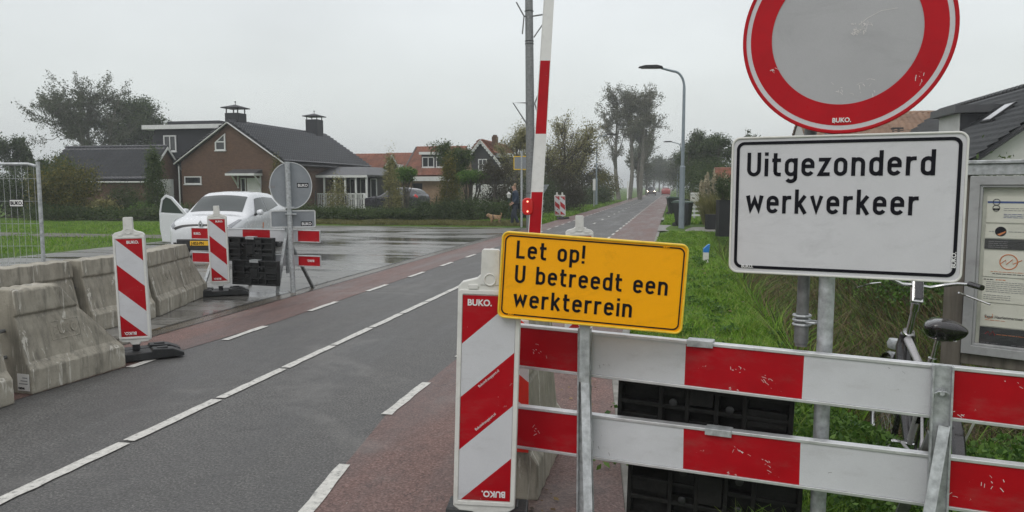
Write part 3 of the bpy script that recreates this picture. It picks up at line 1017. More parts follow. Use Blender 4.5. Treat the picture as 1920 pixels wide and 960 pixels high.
# ---------------------------------------------------------------- delineator posts
def delineator(name, label, loc, rotz, stripe, roll=0.0, group='striped delineator panels', foot_dir=0.0, zb=0.16, zoff=0.0, foot_len=0.82):
    t = thing(name, label, 'delineator', loc, rotz, group, roll)
    W_, H_ = 0.29, 1.10
    z0 = zb
    z1 = zb + H_
    m = MB()
    outer = [(-W_ / 2, z0 + 0.02), (-W_ / 2 + 0.03, z0), (-0.05, z0 - 0.005), (-0.035, z0 - 0.03), (0.035, z0 - 0.03), (0.05, z0 - 0.005), (W_ / 2 - 0.03, z0), (W_ / 2, z0 + 0.02),
             (W_ / 2, z1 - 0.04), (W_ / 2 - 0.02, z1 - 0.018), (0.06, z1), (0.045, z1 + 0.015), (-0.045, z1 + 0.015), (-0.06, z1), (-W_ / 2 + 0.02, z1 - 0.018), (-W_ / 2, z1 - 0.04)]
    m.prism(outer, -0.022, 0.022)
    fr = m.build('frame', MAT['white_plastic'], t, 0.006)
    # raised rim
    r_ = MB()
    ring_prism(r_, rounded(W_ - 0.004, H_ - 0.085, 0.012, 3, 0, (z0 + z1) / 2 - 0.012), rounded(W_ - 0.045, H_ - 0.125, 0.006, 3, 0, (z0 + z1) / 2 - 0.012), -0.030, 0.030)
    r_.build('rim', MAT['white_plastic'], fr, 0.003)
    h = MB()
    h.prism([(-0.043, z1 - 0.03), (0.043, z1 - 0.03), (0.040, z1 + 0.125), (0.034, z1 + 0.132), (-0.034, z1 + 0.132), (-0.040, z1 + 0.125)], -0.026, 0.026)
    h.torus((0, -0.027, z1 - 0.005), (0, 1, 0), 0.026, 0.004, 20, 6)
    for sx in (-1, 1):
        h.box(sx * 0.075 - 0.022, sx * 0.075 + 0.022, -0.030, -0.02, z1 - 0.050, z1 - 0.030)
    h.build('handle', MAT['white_plastic'], t, 0.005)
    f = MB()
    zc = (z0 + z1) / 2 - 0.012
    f.box(-W_ / 2 + 0.024, W_ / 2 - 0.024, -0.026, 0.026, -(H_ - 0.135) / 2, (H_ - 0.135) / 2)
    fo = f.build('striped_face', stripe, t)
    fo.location = (0, 0, zc)
    zt, zl = zc + (H_ - 0.135) / 2, zc - (H_ - 0.135) / 2
    up = stripe is MAT['stripe_up']
    if stripe is not MAT['stripe_bright']:
        text('BUKO.', 0.040, MAT['white_print'], t, (-0.10 if up else -0.02, -0.0275, zt - 0.046), name='lettering', bold=0.03, sx=0.95)
        text('BUKO.', 0.040, MAT['white_print'], t, (0.10 if up else 0.02, -0.0275, zl + 0.046), (math.pi / 2, math.pi, 0), name='lettering', bold=0.03, sx=0.95)
        if up:
            for xx_, zz in ((-0.035, zc + 0.055), (-0.045, zc - 0.150)):
                a = math.atan(0.9)
                text('Bukoinfrasupport.nl', 0.017, MAT['white_print'], t, (xx_, -0.0275, zz), (math.pi / 2, -a, 0), name='small_lettering', sx=0.9)
    b = MB()
    pf = [(-foot_len / 2, 0), (-foot_len / 2, 0.035), (-foot_len / 2 + 0.10, 0.085), (-0.13, 0.10), (-0.12, 0.075), (0.12, 0.075), (0.13, 0.10), (foot_len / 2 - 0.10, 0.085), (foot_len / 2, 0.035), (foot_len / 2, 0)]
    b.prism(pf, -0.20, -0.055)
    b.prism(pf, 0.055, 0.20)
    b.box(-0.13, 0.13, -0.06, 0.06, 0.0, 0.07)
    b.box(-foot_len / 2 + 0.03, -0.14, -0.056, 0.056, 0.0, 0.045)
    b.box(0.14, foot_len / 2 - 0.03, -0.056, 0.056, 0.0, 0.045)
    for sx in (-1, 1):
        for yy_ in (-0.125, 0.125):
            b.box(sx * 0.22 - 0.05, sx * 0.22 + 0.05, yy_ - 0.03, yy_ + 0.03, 0.085, 0.105)
    bo = b.build('foot', MAT['rubber_wet'], t, 0.008)
    bo.location.z = zoff
    bo.rotation_euler = (0, 0, foot_dir)
    st = MB().box(-0.03, 0.03, -0.02, 0.02, 0.04, z0 - 0.01)
    st.build('peg', MAT['black'], t)
    return t
p = P(905, 735, 3.46)
near_del = delineator('delineator_panel', 'large red and white delineator post partly behind the yellow sign', (p.x, p.y, 0.025), rad(9), MAT['stripe_up'], rad(1.7), foot_dir=rad(90), zoff=0.0)
p = G(257, 672)
delineator('delineator_panel', 'red and white delineator post standing beside the tapered concrete block', (p.x, p.y, 0.012), rad(24), MAT['stripe_down'], rad(-1.0), foot_dir=rad(20))
p = G(415, 553)
delineator('delineator_panel', 'delineator post in front of the plank barrier and the white car', (p.x, p.y, 0.012), rad(20), MAT['stripe_down'], rad(-1.2), foot_dir=rad(10))
p = XY(1087, 7.7, 0.01)
delineator('delineator_panel', 'white topped delineator post standing on the cycle lane behind the yellow sign', p, rad(12), MAT['stripe_up'], foot_dir=rad(90))
for u, lab in ((1046, 'left one of the two small delineator posts in the far verge'), (1056, 'right one of the two small delineator posts in the far verge')):
    p = XY(u, 39.5 if u == 1046 else 39.0, 0.01)
    delineator('delineator_panel', lab, p, rad(14), MAT['stripe_down'], rad(-2), foot_dir=rad(60))
t = thing('striped_marker_board', 'small bright striped board on the block end behind the large delineator post', 'marker board', (-0.885, 3.812, 0), 0)
MB().box(-0.155, 0.155, -0.006, 0.006, -0.36, 0.36).build('board', MAT['stripe_bright'], t, 0.003).location.z = 0.64
MB().box(-0.05, 0.05, 0.006, 0.016, 0.40, 0.90).build('bracket', MAT['galv'], t)

# ---------------------------------------------------------------- plank barriers
def rubber_block(name, label, loc, rotz, group, mat, seed=0, roll=0.0, lean=0.0):
    t = thing(name, label, 'ballast block', loc, rotz, group, roll, lean)
    r_ = random.Random(seed)
    m = MB()
    W_, H_ = 0.80, 0.395
    m.box(-W_ / 2, W_ / 2, 0.05, 0.10, 0, H_)
    xsb = [-0.40, -0.385, -0.20, -0.185, -0.075, -0.06, 0.06, 0.075, 0.185, 0.20, 0.385, 0.40]
    for i in range(0, 12, 2):
        m.box(xsb[i], xsb[i + 1] + 0.006, 0.0, 0.055, 0.0, H_)
    for zz in (0.0, 0.095, 0.19, 0.285, H_ - 0.022):
        m.box(-W_ / 2, W_ / 2, 0.003, 0.055, zz, zz + 0.022)
    for k_ in range(16):
        i = r_.choice((1, 3, 5, 7, 9))
        j = r_.randrange(4)
        m.box(xsb[i] + 0.003, xsb[i + 1] - 0.003, 0.012, 0.055, j * 0.095 + 0.02, j * 0.095 + r_.choice((0.05, 0.07, 0.098)))
    m.box(-0.055, 0.055, -0.006, 0.05, 0.13, 0.27)
    m.build('ribbed_slab', mat, t, 0.004)
    for sx, zz in ((-0.13, 0.13), (-0.13, 0.27), (0.13, 0.13), (0.13, 0.27)):
        m = MB()
        m.lathe([(0.019, -0.0), (0.019, 0.010), (0.012, 0.013)], 14, (sx, 0, 0))
        for q in range(len(m.v) - 42, len(m.v)):
            x_, y_, z_ = m.v[q]
            m.v[q] = (x_, -z_ + 0.006, zz + y_)
        m.build('stud', MAT['rubber_wet'], t, smooth=True)
    m = MB()
    m.box(-0.075, 0.075, 0.0, 0.106, H_ + 0.001, H_ + 0.012)
    m.box(-0.075, 0.075, -0.012, 0.0, H_ - 0.03, H_ + 0.012)
    m.build('bracket', MAT['galv'], t)
    return t
A0 = XY(1092, 3.52)
RZ = YAW - rad(23)
bar = thing('plank_barrier', 'long red and white plank barrier in front of the grass verge', 'barrier', (A0.x, A0.y, 0), RZ, 'plank barriers')
def plank(parent, x0, x1, z0, tilt, hgt_=0.205, off=0.0, mat=None):
    L_ = x1 - x0
    m = MB().box(0, L_, -0.016, 0.016, -hgt_ / 2 + 0.008, hgt_ / 2 - 0.008)
    o = m.build('plank', mat or MAT['stripe_board'], parent)
    # texture uses object X; move origin so stripe boundaries fall on local multiples of 0.5 m
    for v in o.data.vertices:
        v.co.x += x0
    o.location = (0, 0, z0)
    o.rotation_euler = (0, tilt, 0)
    e_ = MB()
    for s_ in (-1, 1):
        e_.box(x0 - 0.004, x1 + 0.004, -0.022, 0.022, s_ * hgt_ / 2 - 0.007, s_ * hgt_ / 2 + 0.007)
    e_.box(x1, x1 + 0.006, -0.020, 0.020, -hgt_ / 2, hgt_ / 2)
    e_.box(x0 - 0.006, x0, -0.020, 0.020, -hgt_ / 2, hgt_ / 2)
    e_.build('edge_rail', MAT['alu'], o, 0.002)
    return o
plank(bar, -0.5, 2.0, 0.905, rad(1.05))
plank(bar, -0.5, 2.0, 0.500, rad(-0.3))
def bar_post(x, parent, gz, rear=0.55, topz=1.03, lean=0.0, lx_=0.0, wd_=0.075):
    m = MB()
    m.bar((x, -0.034, topz), (x - lean, -0.034, 0.12), wd_, 0.018)
    m.bar((x - wd_ / 2 + 0.004, -0.050, topz), (x - wd_ / 2 + 0.004 - lean, -0.050, 0.12), 0.008, 0.030)
    m.bar((x + wd_ / 2 - 0.004, -0.050, topz), (x + wd_ / 2 - 0.004 - lean, -0.050, 0.12), 0.008, 0.030)
    po = m.build('post', MAT['galv'], parent, 0.002)
    b = MB()
    for zz in (topz - 0.11,):
        b.tube([(x, -0.030, zz), (x, -0.066, zz)], 0.009, 8)
        b.tube([(x - 0.026, -0.058, zz - 0.004), (x - 0.012, -0.062, zz + 0.006), (x + 0.012, -0.062, zz + 0.006), (x + 0.026, -0.058, zz - 0.004)], 0.004, 6)
        b.tube([(x, -0.044, zz), (x, -0.052, zz)], 0.016, 6)
    b.build('wing_nut', MAT['galv'], po)
    f = MB()
    f.bar((x + 0.012, -0.070, topz - 0.24), (x + 0.012 + lx_, -0.30, gz), 0.040, 0.008)
    f.bar((x + 0.030, -0.060, topz - 0.24), (x + 0.030 + lx_, -0.29, gz), 0.006, 0.030)
    f.build('front_leg', MAT['galv'], parent)
    r_ = MB()
    r_.bar((x - 0.01, 0.03, topz - 0.30), (x - 0.16 - lean, rear, gz), 0.045, 0.02)
    r_.build('rear_leg', MAT['galv_dark'], parent)
bar_post(0.032, bar, 0.0, 0.45, 1.035, 0.0, 0.10, 0.058)
bar_post(1.515, bar, -0.14, 0.5, 0.995, -0.01, -0.13)
for xc, zc_ in ((0.565, 1.005), (0.655, 0.608)):
    m = MB()
    m.box(xc - 0.058, xc + 0.058, -0.030, 0.034, zc_ - 0.004, zc_ + 0.008)
    m.box(xc - 0.058, xc + 0.058, -0.034, -0.028, zc_ - 0.022, zc_ + 0.008)
    m.build('plank_clip', MAT['galv'], bar, 0.002)
for lab, x0, z0, dy, sd in (('upper black rubber block hanging behind the long plank barrier', 0.555, 0.545, 0.10, 3),
                            ('lower black rubber block standing behind the long plank barrier', 0.60, 0.06, 0.13, 5)):
    q = bar.matrix_basis.copy()
    q = Matrix.Translation((A0.x, A0.y, 0)) @ Matrix.Rotation(RZ, 4, 'Z') @ Vector((x0, dy, z0))
    rubber_block('rubber_block', lab, q, RZ, 'rubber ballast blocks', MAT['rubber'], sd, rad(1.5))

# far plank barrier beside the white car
pl = P(361, 450, 12.55)
pr = P(600, 450, 11.95)
d = (pr - pl)
rz2 = math.atan2(d.y, d.x)
fb = thing('plank_barrier', 'shorter red and white plank barrier in front of the white car', 'barrier', (pl.x, pl.y, 0), rz2, 'plank barriers')
L2 = math.hypot(d.x, d.y)
mb2 = stripe_mat('far_barrier_stripes', 0, 1, 0.04, 0.82 * 2 * 0.62)
zt = zat(439, 12.3)
plank(fb, 0, L2, zt, rad(0.35), 0.185, mat=mb2)
plank(fb, 0, L2, zat(485, 12.3), rad(0.35), 0.165, mat=mb2)
for x_ in (L2 - 0.56, 0.62):
    f = MB()
    f.box(x_ - 0.04, x_ + 0.04, -0.05, -0.022, 0.30, zt + 0.12)
    f.build('post', MAT['galv'], fb, 0.002)
    f = MB()
    f.bar((x_, -0.06, zt + 0.05), (x_ - 0.10, -0.22 if x_ > 1 else -0.5, 0.0), 0.05, 0.03)
    f.build('front_leg', MAT['galv'], fb)
    f = MB()
    f.bar((x_ + 0.04, 0.03, zt - 0.2), (x_ + 0.16, 0.45, 0.0), 0.05, 0.03)
    f.build('rear_leg', MAT['galv_dark'], fb)
text('BUKO.', 0.055, MAT['white_print'], fb, (0.04, -0.018, zt - 0.02), bold=0.03)
text('BUKO.', 0.050, MAT['white_print'], fb, (L2 - 0.10, -0.018, zat(485, 12.3) + 0.01), (math.pi / 2, math.pi, 0), bold=0.03)
for lab, uc, v0, tt in (('upper black rubber block hanging on the far plank barrier', 469, 491, 12.0), ('lower black rubber block under the far plank barrier', 477, 535, 11.9)):
    q = P(uc, v0, tt)
    rubber_block('rubber_block', lab, (q.x, q.y, max(0.02, q.z)), rz2 + rad(1), 'rubber ballast blocks', MAT['rubber_wet'], int(uc), rad(1))

# ---------------------------------------------------------------- sign plates
def plate(mb_face, mb_rim, w_, h_, r_, y_face=-0.012):
    mb_face.prism(rounded(w_ - 0.014, h_ - 0.014, r_ - 0.005), y_face, y_face + 0.004)
def text_sign(parent, w_, h_, r_, zc, face_mat, rim_mat, line_w, line_in, back=True):
    f = MB()
    f.prism(rounded(w_ - 0.006, h_ - 0.006, r_, cx=0, cz=0), -0.010, -0.004)
    fo = f.build('plate', face_mat, parent)
    fo.location = (0, 0, zc)
    r2 = MB()
    ring_prism(r2, rounded(w_, h_, r_ + 0.003), rounded(w_ - 0.018, h_ - 0.018, max(0.01, r_ - 0.006)), -0.016, 0.016)
    r2.build('rim', rim_mat, fo, 0.003)
    l = MB()
    ring_prism(l, rounded(w_ - line_in * 2, h_ - line_in * 2, r_ - 0.002 if r_ > 0.02 else 0.01), rounded(w_ - line_in * 2 - line_w * 2, h_ - line_in * 2 - line_w * 2, max(0.008, r_ - line_w)), -0.0125, -0.0105)
    l.build('border', MAT['ink'], fo)
    return fo

# round closed-road sign with the text plate below
rzs = YAW - rad(26)
pc = XY(1578, 3.14)
tsg = thing('road_sign', 'round red ringed sign above a white text plate on a grey post', 'road sign', (pc.x, pc.y, 0), rzs, None)
m = MB()
m.tube([(-0.045, 0.055, -0.14), (-0.045, 0.055, 2.75)], 0.033, 20)
m.build('post', MAT['galv'], tsg, smooth=True)
m = MB()
m.tube([(-0.145, 0.10, 0.985), (-0.135, 0.10, 2.2)], 0.026, 16)
m.tube([(-0.145, 0.10, 1.0), (-0.145, 0.10, 1.10)], 0.031, 12)
m.build('side_tube', MAT['galv_dark'], tsg, smooth=True)
m = MB()
for dz in (1.085, 1.105, 1.125):
    m.torus((-0.145, 0.10, dz), (0, 0, 1), 0.036, 0.006, 16, 6)
m.torus((-0.10, 0.085, 1.10), (0, 0, 1), 0.028, 0.006, 16, 6)
m.tube([(-0.06, 0.02, 0.42), (-0.02, 0.0, 0.42), (-0.0, 0.0, 0.45), (-0.03, 0.0, 0.47)], 0.005, 6)
m.build('clamp', MAT['galv'], tsg)
for z_ in (1.45, 1.72):
    MB().box(-0.085, -0.01, 0.017, 0.09, z_, z_ + 0.03).build('bracket', MAT['galv'], tsg)
SW, SH = 0.905, 0.602
zc = 1.617
fo = text_sign(tsg, SW, SH, 0.035, zc, MAT['sheet_white'], MAT['white_plastic'], 0.013, 0.022)
TX = -SW / 2 + 0.068
traffic_text('Uitgezonderd', 0.104, 0.725, MAT['ink'], fo, TX, 0.128, -0.0105)
traffic_text('werkverkeer', 0.104, 0.672, MAT['ink'], fo, TX, -0.033, -0.0105)
text('BUKO.', 0.020, MAT['white_print'], fo, (-SW / 2 + 0.055, -0.0135, -SH / 2 + 0.0245), bold=0.03)
text('BUKO.', 0.022, MAT['white_print'], fo, (SW / 2 - 0.0245, -0.0135, -SH / 2 + 0.06), (math.pi / 2, -math.pi / 2, 0), bold=0.03, sx=1)
# disc
R_ = 0.408
cd = Vector((-0.010, 0, zc + SH / 2 + R_ + 0.003))
def disc_ring(r0, r1, y0, y1, mat, name, parent, bev=0.0, n=96):
    mm = MB()
    o_ = [(cd.x + r1 * math.cos(2 * math.pi * i / n), cd.z + r1 * math.sin(2 * math.pi * i / n)) for i in range(n)]
    if r0 <= 0:
        mm.prism(o_, y0, y1)
    else:
        i_ = [(cd.x + r0 * math.cos(2 * math.pi * i / n), cd.z + r0 * math.sin(2 * math.pi * i / n)) for i in range(n)]
        ring_prism(mm, o_, i_, y0, y1)
    return mm.build(name, mat, parent, bev)
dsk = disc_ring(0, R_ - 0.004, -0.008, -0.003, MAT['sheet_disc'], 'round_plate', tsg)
disc_ring(R_ * 0.705, R_ * 0.918, -0.0105, -0.0085, MAT['red_print'], 'red_ring', dsk)
disc_ring(R_ * 0.918, R_ * 0.963, -0.0100, -0.0085, MAT['sheet_white'], 'white_ring', dsk)
disc_ring(R_ * 0.963, R_, -0.014, 0.012, MAT['red_print'], 'rim', dsk, 0.003)
text('BUKO.', 0.026, MAT['white_print'], dsk, (cd.x, -0.0120, cd.z - R_ * 0.885), bold=0.03, align='CENTER', sx=0.95)

# scratches in the reflective film
def scratches(parent, areas, y, mat, seed, n=10, big=0.03):
    r_ = random.Random(seed)
    mb = MB()
    for (x0, x1, z0, z1) in areas:
        cx_, cz_ = r_.uniform(x0, x1), r_.uniform(z0, z1)
        a0 = r_.uniform(0.4, 1.2)
        for i in range(n):
            px_, pz_ = cx_ + r_.gauss(0, big), cz_ + r_.gauss(0, big * 0.5)
            if not (x0 < px_ < x1 and z0 < pz_ < z1):
                continue
            L_ = r_.uniform(0.004, 0.02)
            a = a0 + r_.gauss(0, 0.6)
            ribbon(mb, [(px_, pz_), (px_ + L_ * 0.5 * math.cos(a), pz_ - L_ * 0.5 * math.sin(a) + 0.001), (px_ + L_ * math.cos(a), pz_ - L_ * math.sin(a))], r_.uniform(0.0004, 0.0014), y - 0.0004 - i * 0.00001, y)
    if mb.v:
        o = mb.build('scratches', mat, parent)
        return o
FILM = M('scratched_film', (0.62, 0.60, 0.59), 0.6, 0, 0.1, 20, 60, 0, spec=0.1)
planks = [o for o in bar.children if o.name.startswith('plank') and 'clip' not in o.name]
for i, pk in enumerate(planks):
    scratches(pk, [(0.52, 0.98, -0.08, 0.08), (0.55, 0.95, -0.08, 0.08), (-0.25, 0.0, -0.08, 0.08), (1.56, 1.8, 0.0, 0.09), (1.56, 1.62, -0.09, 0.0)], -0.0165, FILM, 11 + i, 7, 0.025)
    pk2 = scratches(pk, [(0.06, 0.45, -0.08, 0.08), (1.05, 1.45, -0.08, 0.08)], -0.0165, MAT['grey_print'], 31 + i, 6, 0.06)
scratches(dsk, [(cd.x + 0.02, cd.x + 0.10, cd.z + 0.0, cd.z + 0.05)] * 3, -0.0082, FILM, 5, 26, 0.022)
scratches(dsk, [(cd.x - 0.15, cd.x + 0.15, cd.z - 0.25, cd.z - 0.18)] * 2, -0.0082, FILM, 6, 12, 0.05)
mb_ = MB()
ribbon(mb_, [(cd.x + 0.05, cd.z + 0.03), (cd.x + 0.08, cd.z + 0.055), (cd.x + 0.13, cd.z + 0.08), (cd.x + 0.19, cd.z + 0.085)], 0.0010, -0.0086, -0.0082)
mb_.build('scratches', FILM, dsk)
scratches(dsk, [(cd.x - 0.30, cd.x - 0.22, cd.z - 0.22, cd.z - 0.12), (cd.x + 0.25, cd.x + 0.30, cd.z - 0.22, cd.z - 0.10), (cd.x - 0.1, cd.x + 0.1, cd.z - 0.36, cd.z - 0.33)], -0.0107, FILM, 8, 8, 0.02)

# yellow sign
pc = P(1108, 528, 3.29)
ys_ = thing('warning_sign', 'yellow text sign clamped over the left post of the long plank barrier', 'road sign', (pc.x, pc.y, 0), YAW - rad(10), None, 0)
fo = text_sign(ys_, 0.818, 0.392, 0.028, pc.z, MAT['sheet_yellow'], MAT['yellow_edge'], 0.0055, 0.016)
fo.rotation_euler = (0, rad(3.6), 0)
TX = -0.818 / 2 + 0.070
for s_, z_, w_ in (('Let op!', 0.078, 0.305), ('U betreedt een', -0.032, 0.672), ('werkterrein', -0.142, 0.527)):
    traffic_text(s_, 0.080, w_, MAT['ink'], fo, TX, z_, -0.0105)
text('BUKO', 0.011, MAT['sheet_yellow'], fo, (-0.36, -0.0135, -0.392 / 2 + 0.0165), bold=0.03)
text('BUKO', 0.011, MAT['sheet_yellow'], fo, (0.30, -0.0135, 0.392 / 2 - 0.0220), bold=0.03)
m = MB()
m.bar((-0.028, 0.036, pc.z + 0.12), (-0.028, 0.036, 0.82), 0.045, 0.02)
m.build('post', MAT['galv'], ys_, 0.002)

# seen-from-behind signs of the far barrier
p0 = P(545, 547, 12.0)
bs = thing('road_sign', 'grey back of a round sign and a small plate on a steel post', 'road sign', (p0.x, p0.y, 0), YAW + rad(18))
m = MB()
m.tube([(0.04, 0, 0), (0.0, 0, zat(304, 12.0))], 0.042, 12)
m.build('post', MAT['galv'], bs, smooth=True)
zc1, zc2 = zat(348, 12.05), zat(410, 12.05)
m = MB()
r1 = 0.325
n = 56
m.prism([(r1 * math.cos(2 * math.pi * i / n) + 0.05, zc1 + r1 * 1.14 * math.sin(2 * math.pi * i / n)) for i in range(n)], 0.05, 0.056)
rb = m.build('round_plate', MAT['sheet_grey'], bs)
m = MB()
ring_prism(m, [(r1 * 1.01 * math.cos(2 * math.pi * i / n) + 0.05, zc1 + r1 * 1.15 * math.sin(2 * math.pi * i / n)) for i in range(n)],
           [(r1 * 0.97 * math.cos(2 * math.pi * i / n) + 0.05, zc1 + r1 * 1.11 * math.sin(2 * math.pi * i / n)) for i in range(n)], 0.040, 0.062)
m.build('rim', MAT['alu'], rb)
m = MB()
pl_ = rounded(0.69, 0.27, 0.03, cx=0.07, cz=zc2)
m.prism(pl_, 0.05, 0.056)
rp = m.build('lower_plate', MAT['sheet_grey'], bs)
m = MB()
ring_prism(m, rounded(0.70, 0.28, 0.03, cx=0.07, cz=zc2), rounded(0.66, 0.24, 0.02, cx=0.07, cz=zc2), 0.040, 0.062)
m.build('rim', MAT['alu'], rp)
for par, x_, z_ in ((rb, 0.155, zc1 - 0.02), (rp, 0.20, zc2 - 0.105)):
    m = MB().box(x_ - 0.012, x_ + 0.165, 0.0465, 0.049, z_ - 0.012, z_ + 0.062)
    m.build('sticker', MAT['ink'], par)
    text('BUKO', 0.062, MAT['white_print'], par, (x_, 0.0455, z_ + 0.003), bold=0.03, sx=0.9)
m = MB()
m.box(-0.29, -0.19, 0.0465, 0.049, zc1 - 0.04, zc1)
m.build('sticker', MAT['grey_print'], rb)
m = MB()
m.box(-0.05, 0.09, -0.05, 0.05, zc1 - r1 * 1.12, zc1 - r1 * 1.04)
m.box(-0.05, 0.12, -0.05, 0.05, zc2 + 0.07, zc2 + 0.09)
m.build('clamp', MAT['galv'], bs)

# ---------------------------------------------------------------- concrete blocks
def jersey(name, label, loc, rotz, L_, taper=0.0, H_=0.86, Wb=0.27, group='stained concrete barrier blocks', word=True, z=0.0, tiny=False):
    """local X along the block, road side is -Y"""
    t = thing(name, label, 'concrete block', (loc[0], loc[1], z), rotz, group)
    prof = [(Wb, 0.0), (Wb + 0.003, 0.02), (Wb + 0.003, 0.20), (Wb - 0.045, 0.265), (0.145, 0.60), (0.128, 0.635), (0.155, 0.655), (0.140, 0.845), (0.120, H_)]
    ring = prof + [(-a, b) for a, b in reversed(prof)]
    nseg = 14
    vs, fs = [], []
    k_ = len(ring)
    for i in range(nseg + 1):
        s_ = i / nseg
        for a, b in ring:
            xe = L_ - taper * max(0.0, b - 0.22) / (H_ - 0.22)
            jig = 0.004 * math.sin(i * 2.7 + b * 19 + (3 if a > 0 else 0))
            vs.append((xe * s_ if taper else L_ * s_, -a + jig, b + (0.006 * math.sin(i * 1.9) if b > 0.8 else 0)))
    for i in range(nseg):
        for j in range(k_):
            j2 = (j + 1) % k_
            fs.append((i * k_ + j, i * k_ + j2, (i + 1) * k_ + j2, (i + 1) * k_ + j))
    fs.append(list(range(k_)))
    fs.append([nseg * k_ + j for j in range(k_ - 1, -1, -1)])
    m = MB()
    m.add(vs, fs)
    bo = m.build('block', MAT['concrete'], t, 0.012)
    if word:
        # cast mark on the sloping face
        zc_ = 0.47
        slope = math.atan2(0.225 - 0.145, 0.60 - 0.265)
        yc = -(0.225 - (zc_ - 0.265) / 0.335 * 0.08)
        xc = L_ * (0.50 if not taper else 0.44)
        e_ = bpy.data.objects.new('cast_mark', None)
        mm = MB()
        ring_prism(mm, rounded(0.30, 0.16, 0.008, 2), rounded(0.285, 0.145, 0.006, 2), -0.0035, 0.012)
        o = mm.build('cast_frame', MAT['concrete'], t, 0.003)
        o.location = (xc, yc, zc_)
        o.rotation_euler = (-slope, 0, 0)
        text('BUKO', 0.105, MAT['concrete'], o, (-0.125, -0.0015, -0.034), bold=0.03, ext=0.003, name='cast_lettering', sx=0.88)
    # lifting pins on the near end
    mm = MB()
    mm.tube([(-0.05, -0.02, 0.52), (0.02, -0.02, 0.52)], 0.016, 8)
    mm.tube([(-0.05, -0.02, 0.30), (0.02, -0.02, 0.30)], 0.016, 8)
    mm.build('coupling_pin', MAT['galv_dark'], t)
    return t
# front row along the lane (road direction = +Y)
jersey('concrete_block', 'nearest concrete block at the left edge', (-5.32, 3.78), rad(88.5), 1.0)
jb = jersey('concrete_block', 'tapered concrete block with its end cut down to the road', (-5.37, 5.03), rad(86.5), 1.0, 0.58)
m = MB().box(-0.006, -0.002, -0.25, -0.13, 0.03, 0.17)
st = m.build('label_plate', MAT['steelwhite'], jb)
text('520246', 0.026, MAT['ink'], st, (-0.0065, -0.135, 0.042), (math.pi / 2, 0, -math.pi / 2), bold=0.02)
for i_ in range(3):
    MB().box(-0.008, -0.0062, -0.235 , -0.145 - 0.02 * i_, 0.085 + i_ * 0.025, 0.092 + i_ * 0.025).build('print_line', MAT['grey_print'], st)
# rear row, turning away from the road
RA = [((-6.98, 5.31), 90, 1.0, 0, 'rear row concrete block nearest to the left edge'),
      ((-6.96, 6.34), 89, 1.0, 0, 'rear row concrete block right behind the tapered front block'),
      ((-6.86, 7.40), 87, 1.0, 0, 'darker rear row concrete block just left of the striped delineator post'),
      ((-6.84, 8.45), 106, 0.98, 0, 'rear row concrete block just right of the striped delineator post'),
      ((-7.14, 9.44), 106, 0.85, 0.45, 'last concrete block of the rear row sloping down towards the white car')]
for (p_, a_, l_, tp_, lb_) in RA:
    jersey('concrete_block', lb_, p_, rad(a_), l_, tp_, H_=0.84)
jersey('concrete_block', 'concrete block on the cycle lane behind the large delineator post', (-0.91, 3.84), rad(90), 1.0, 0, H_=0.95, word=False, Wb=0.225)
# ---------------------------------------------------------------- site fence panel
pf = P(81, 480, 9.35)
fn = thing('fence_panel', 'galvanised mesh site fence panel at the left edge', 'fence', (pf.x, pf.y, 0), YAW + rad(2))
m = MB()
ztop = zat(308, 9.35)
m.tube([(0, 0, 0.03), (0, 0, ztop + 0.03)], 0.024, 12)
m.tube([(-3.45, 0, 0.03), (-3.45, 0, ztop)], 0.021, 12)
m.tube([(-3.45, 0, ztop), (-0.12, 0, ztop), (0, 0, ztop - 0.03)], 0.019, 10)
m.tube([(-3.45, 0, 0.15), (0, 0, 0.15)], 0.019, 10)
m.build('frame', MAT['galv'], fn, smooth=True)
m = MB()
for i in range(46):
    x_ = -0.075 * (i + 1) + 0.02
    m.tube([(x_, 0, 0.15), (x_, 0, ztop)], 0.0022, 4, False)
for z_ in (0.4, 0.68, 0.96, 1.24, 1.52, 1.80):
    m.tube([(-3.45, 0.003, z_), (0, 0.003, z_)], 0.0028, 4, False)
m.build('mesh_wires', MAT['galv'], fn)
sg = MB().box(-0.165, 0.0, -0.010, -0.006, 0, 0.085).build('name_plate', MAT['steelwhite'], fn)
q = P(51, 387, 9.3)
sg.location = (-(81 - 51) / FPX * 9.35, 0, q.z)
m = MB()
ring_prism(m, rounded(0.172, 0.092, 0.003, 2, -0.0825, 0.0425), rounded(0.160, 0.080, 0.003, 2, -0.0825, 0.0425), -0.012, -0.005)
m.build('border', MAT['ink'], sg)
text('BUKO.', 0.060, MAT['ink'], sg, (-0.155, -0.0105, 0.021), bold=0.035, sx=0.84)
MB().box(-0.12, 0.12, -0.35, 0.35, 0, 0.12).build('foot', MAT['rubber'], fn, 0.01)

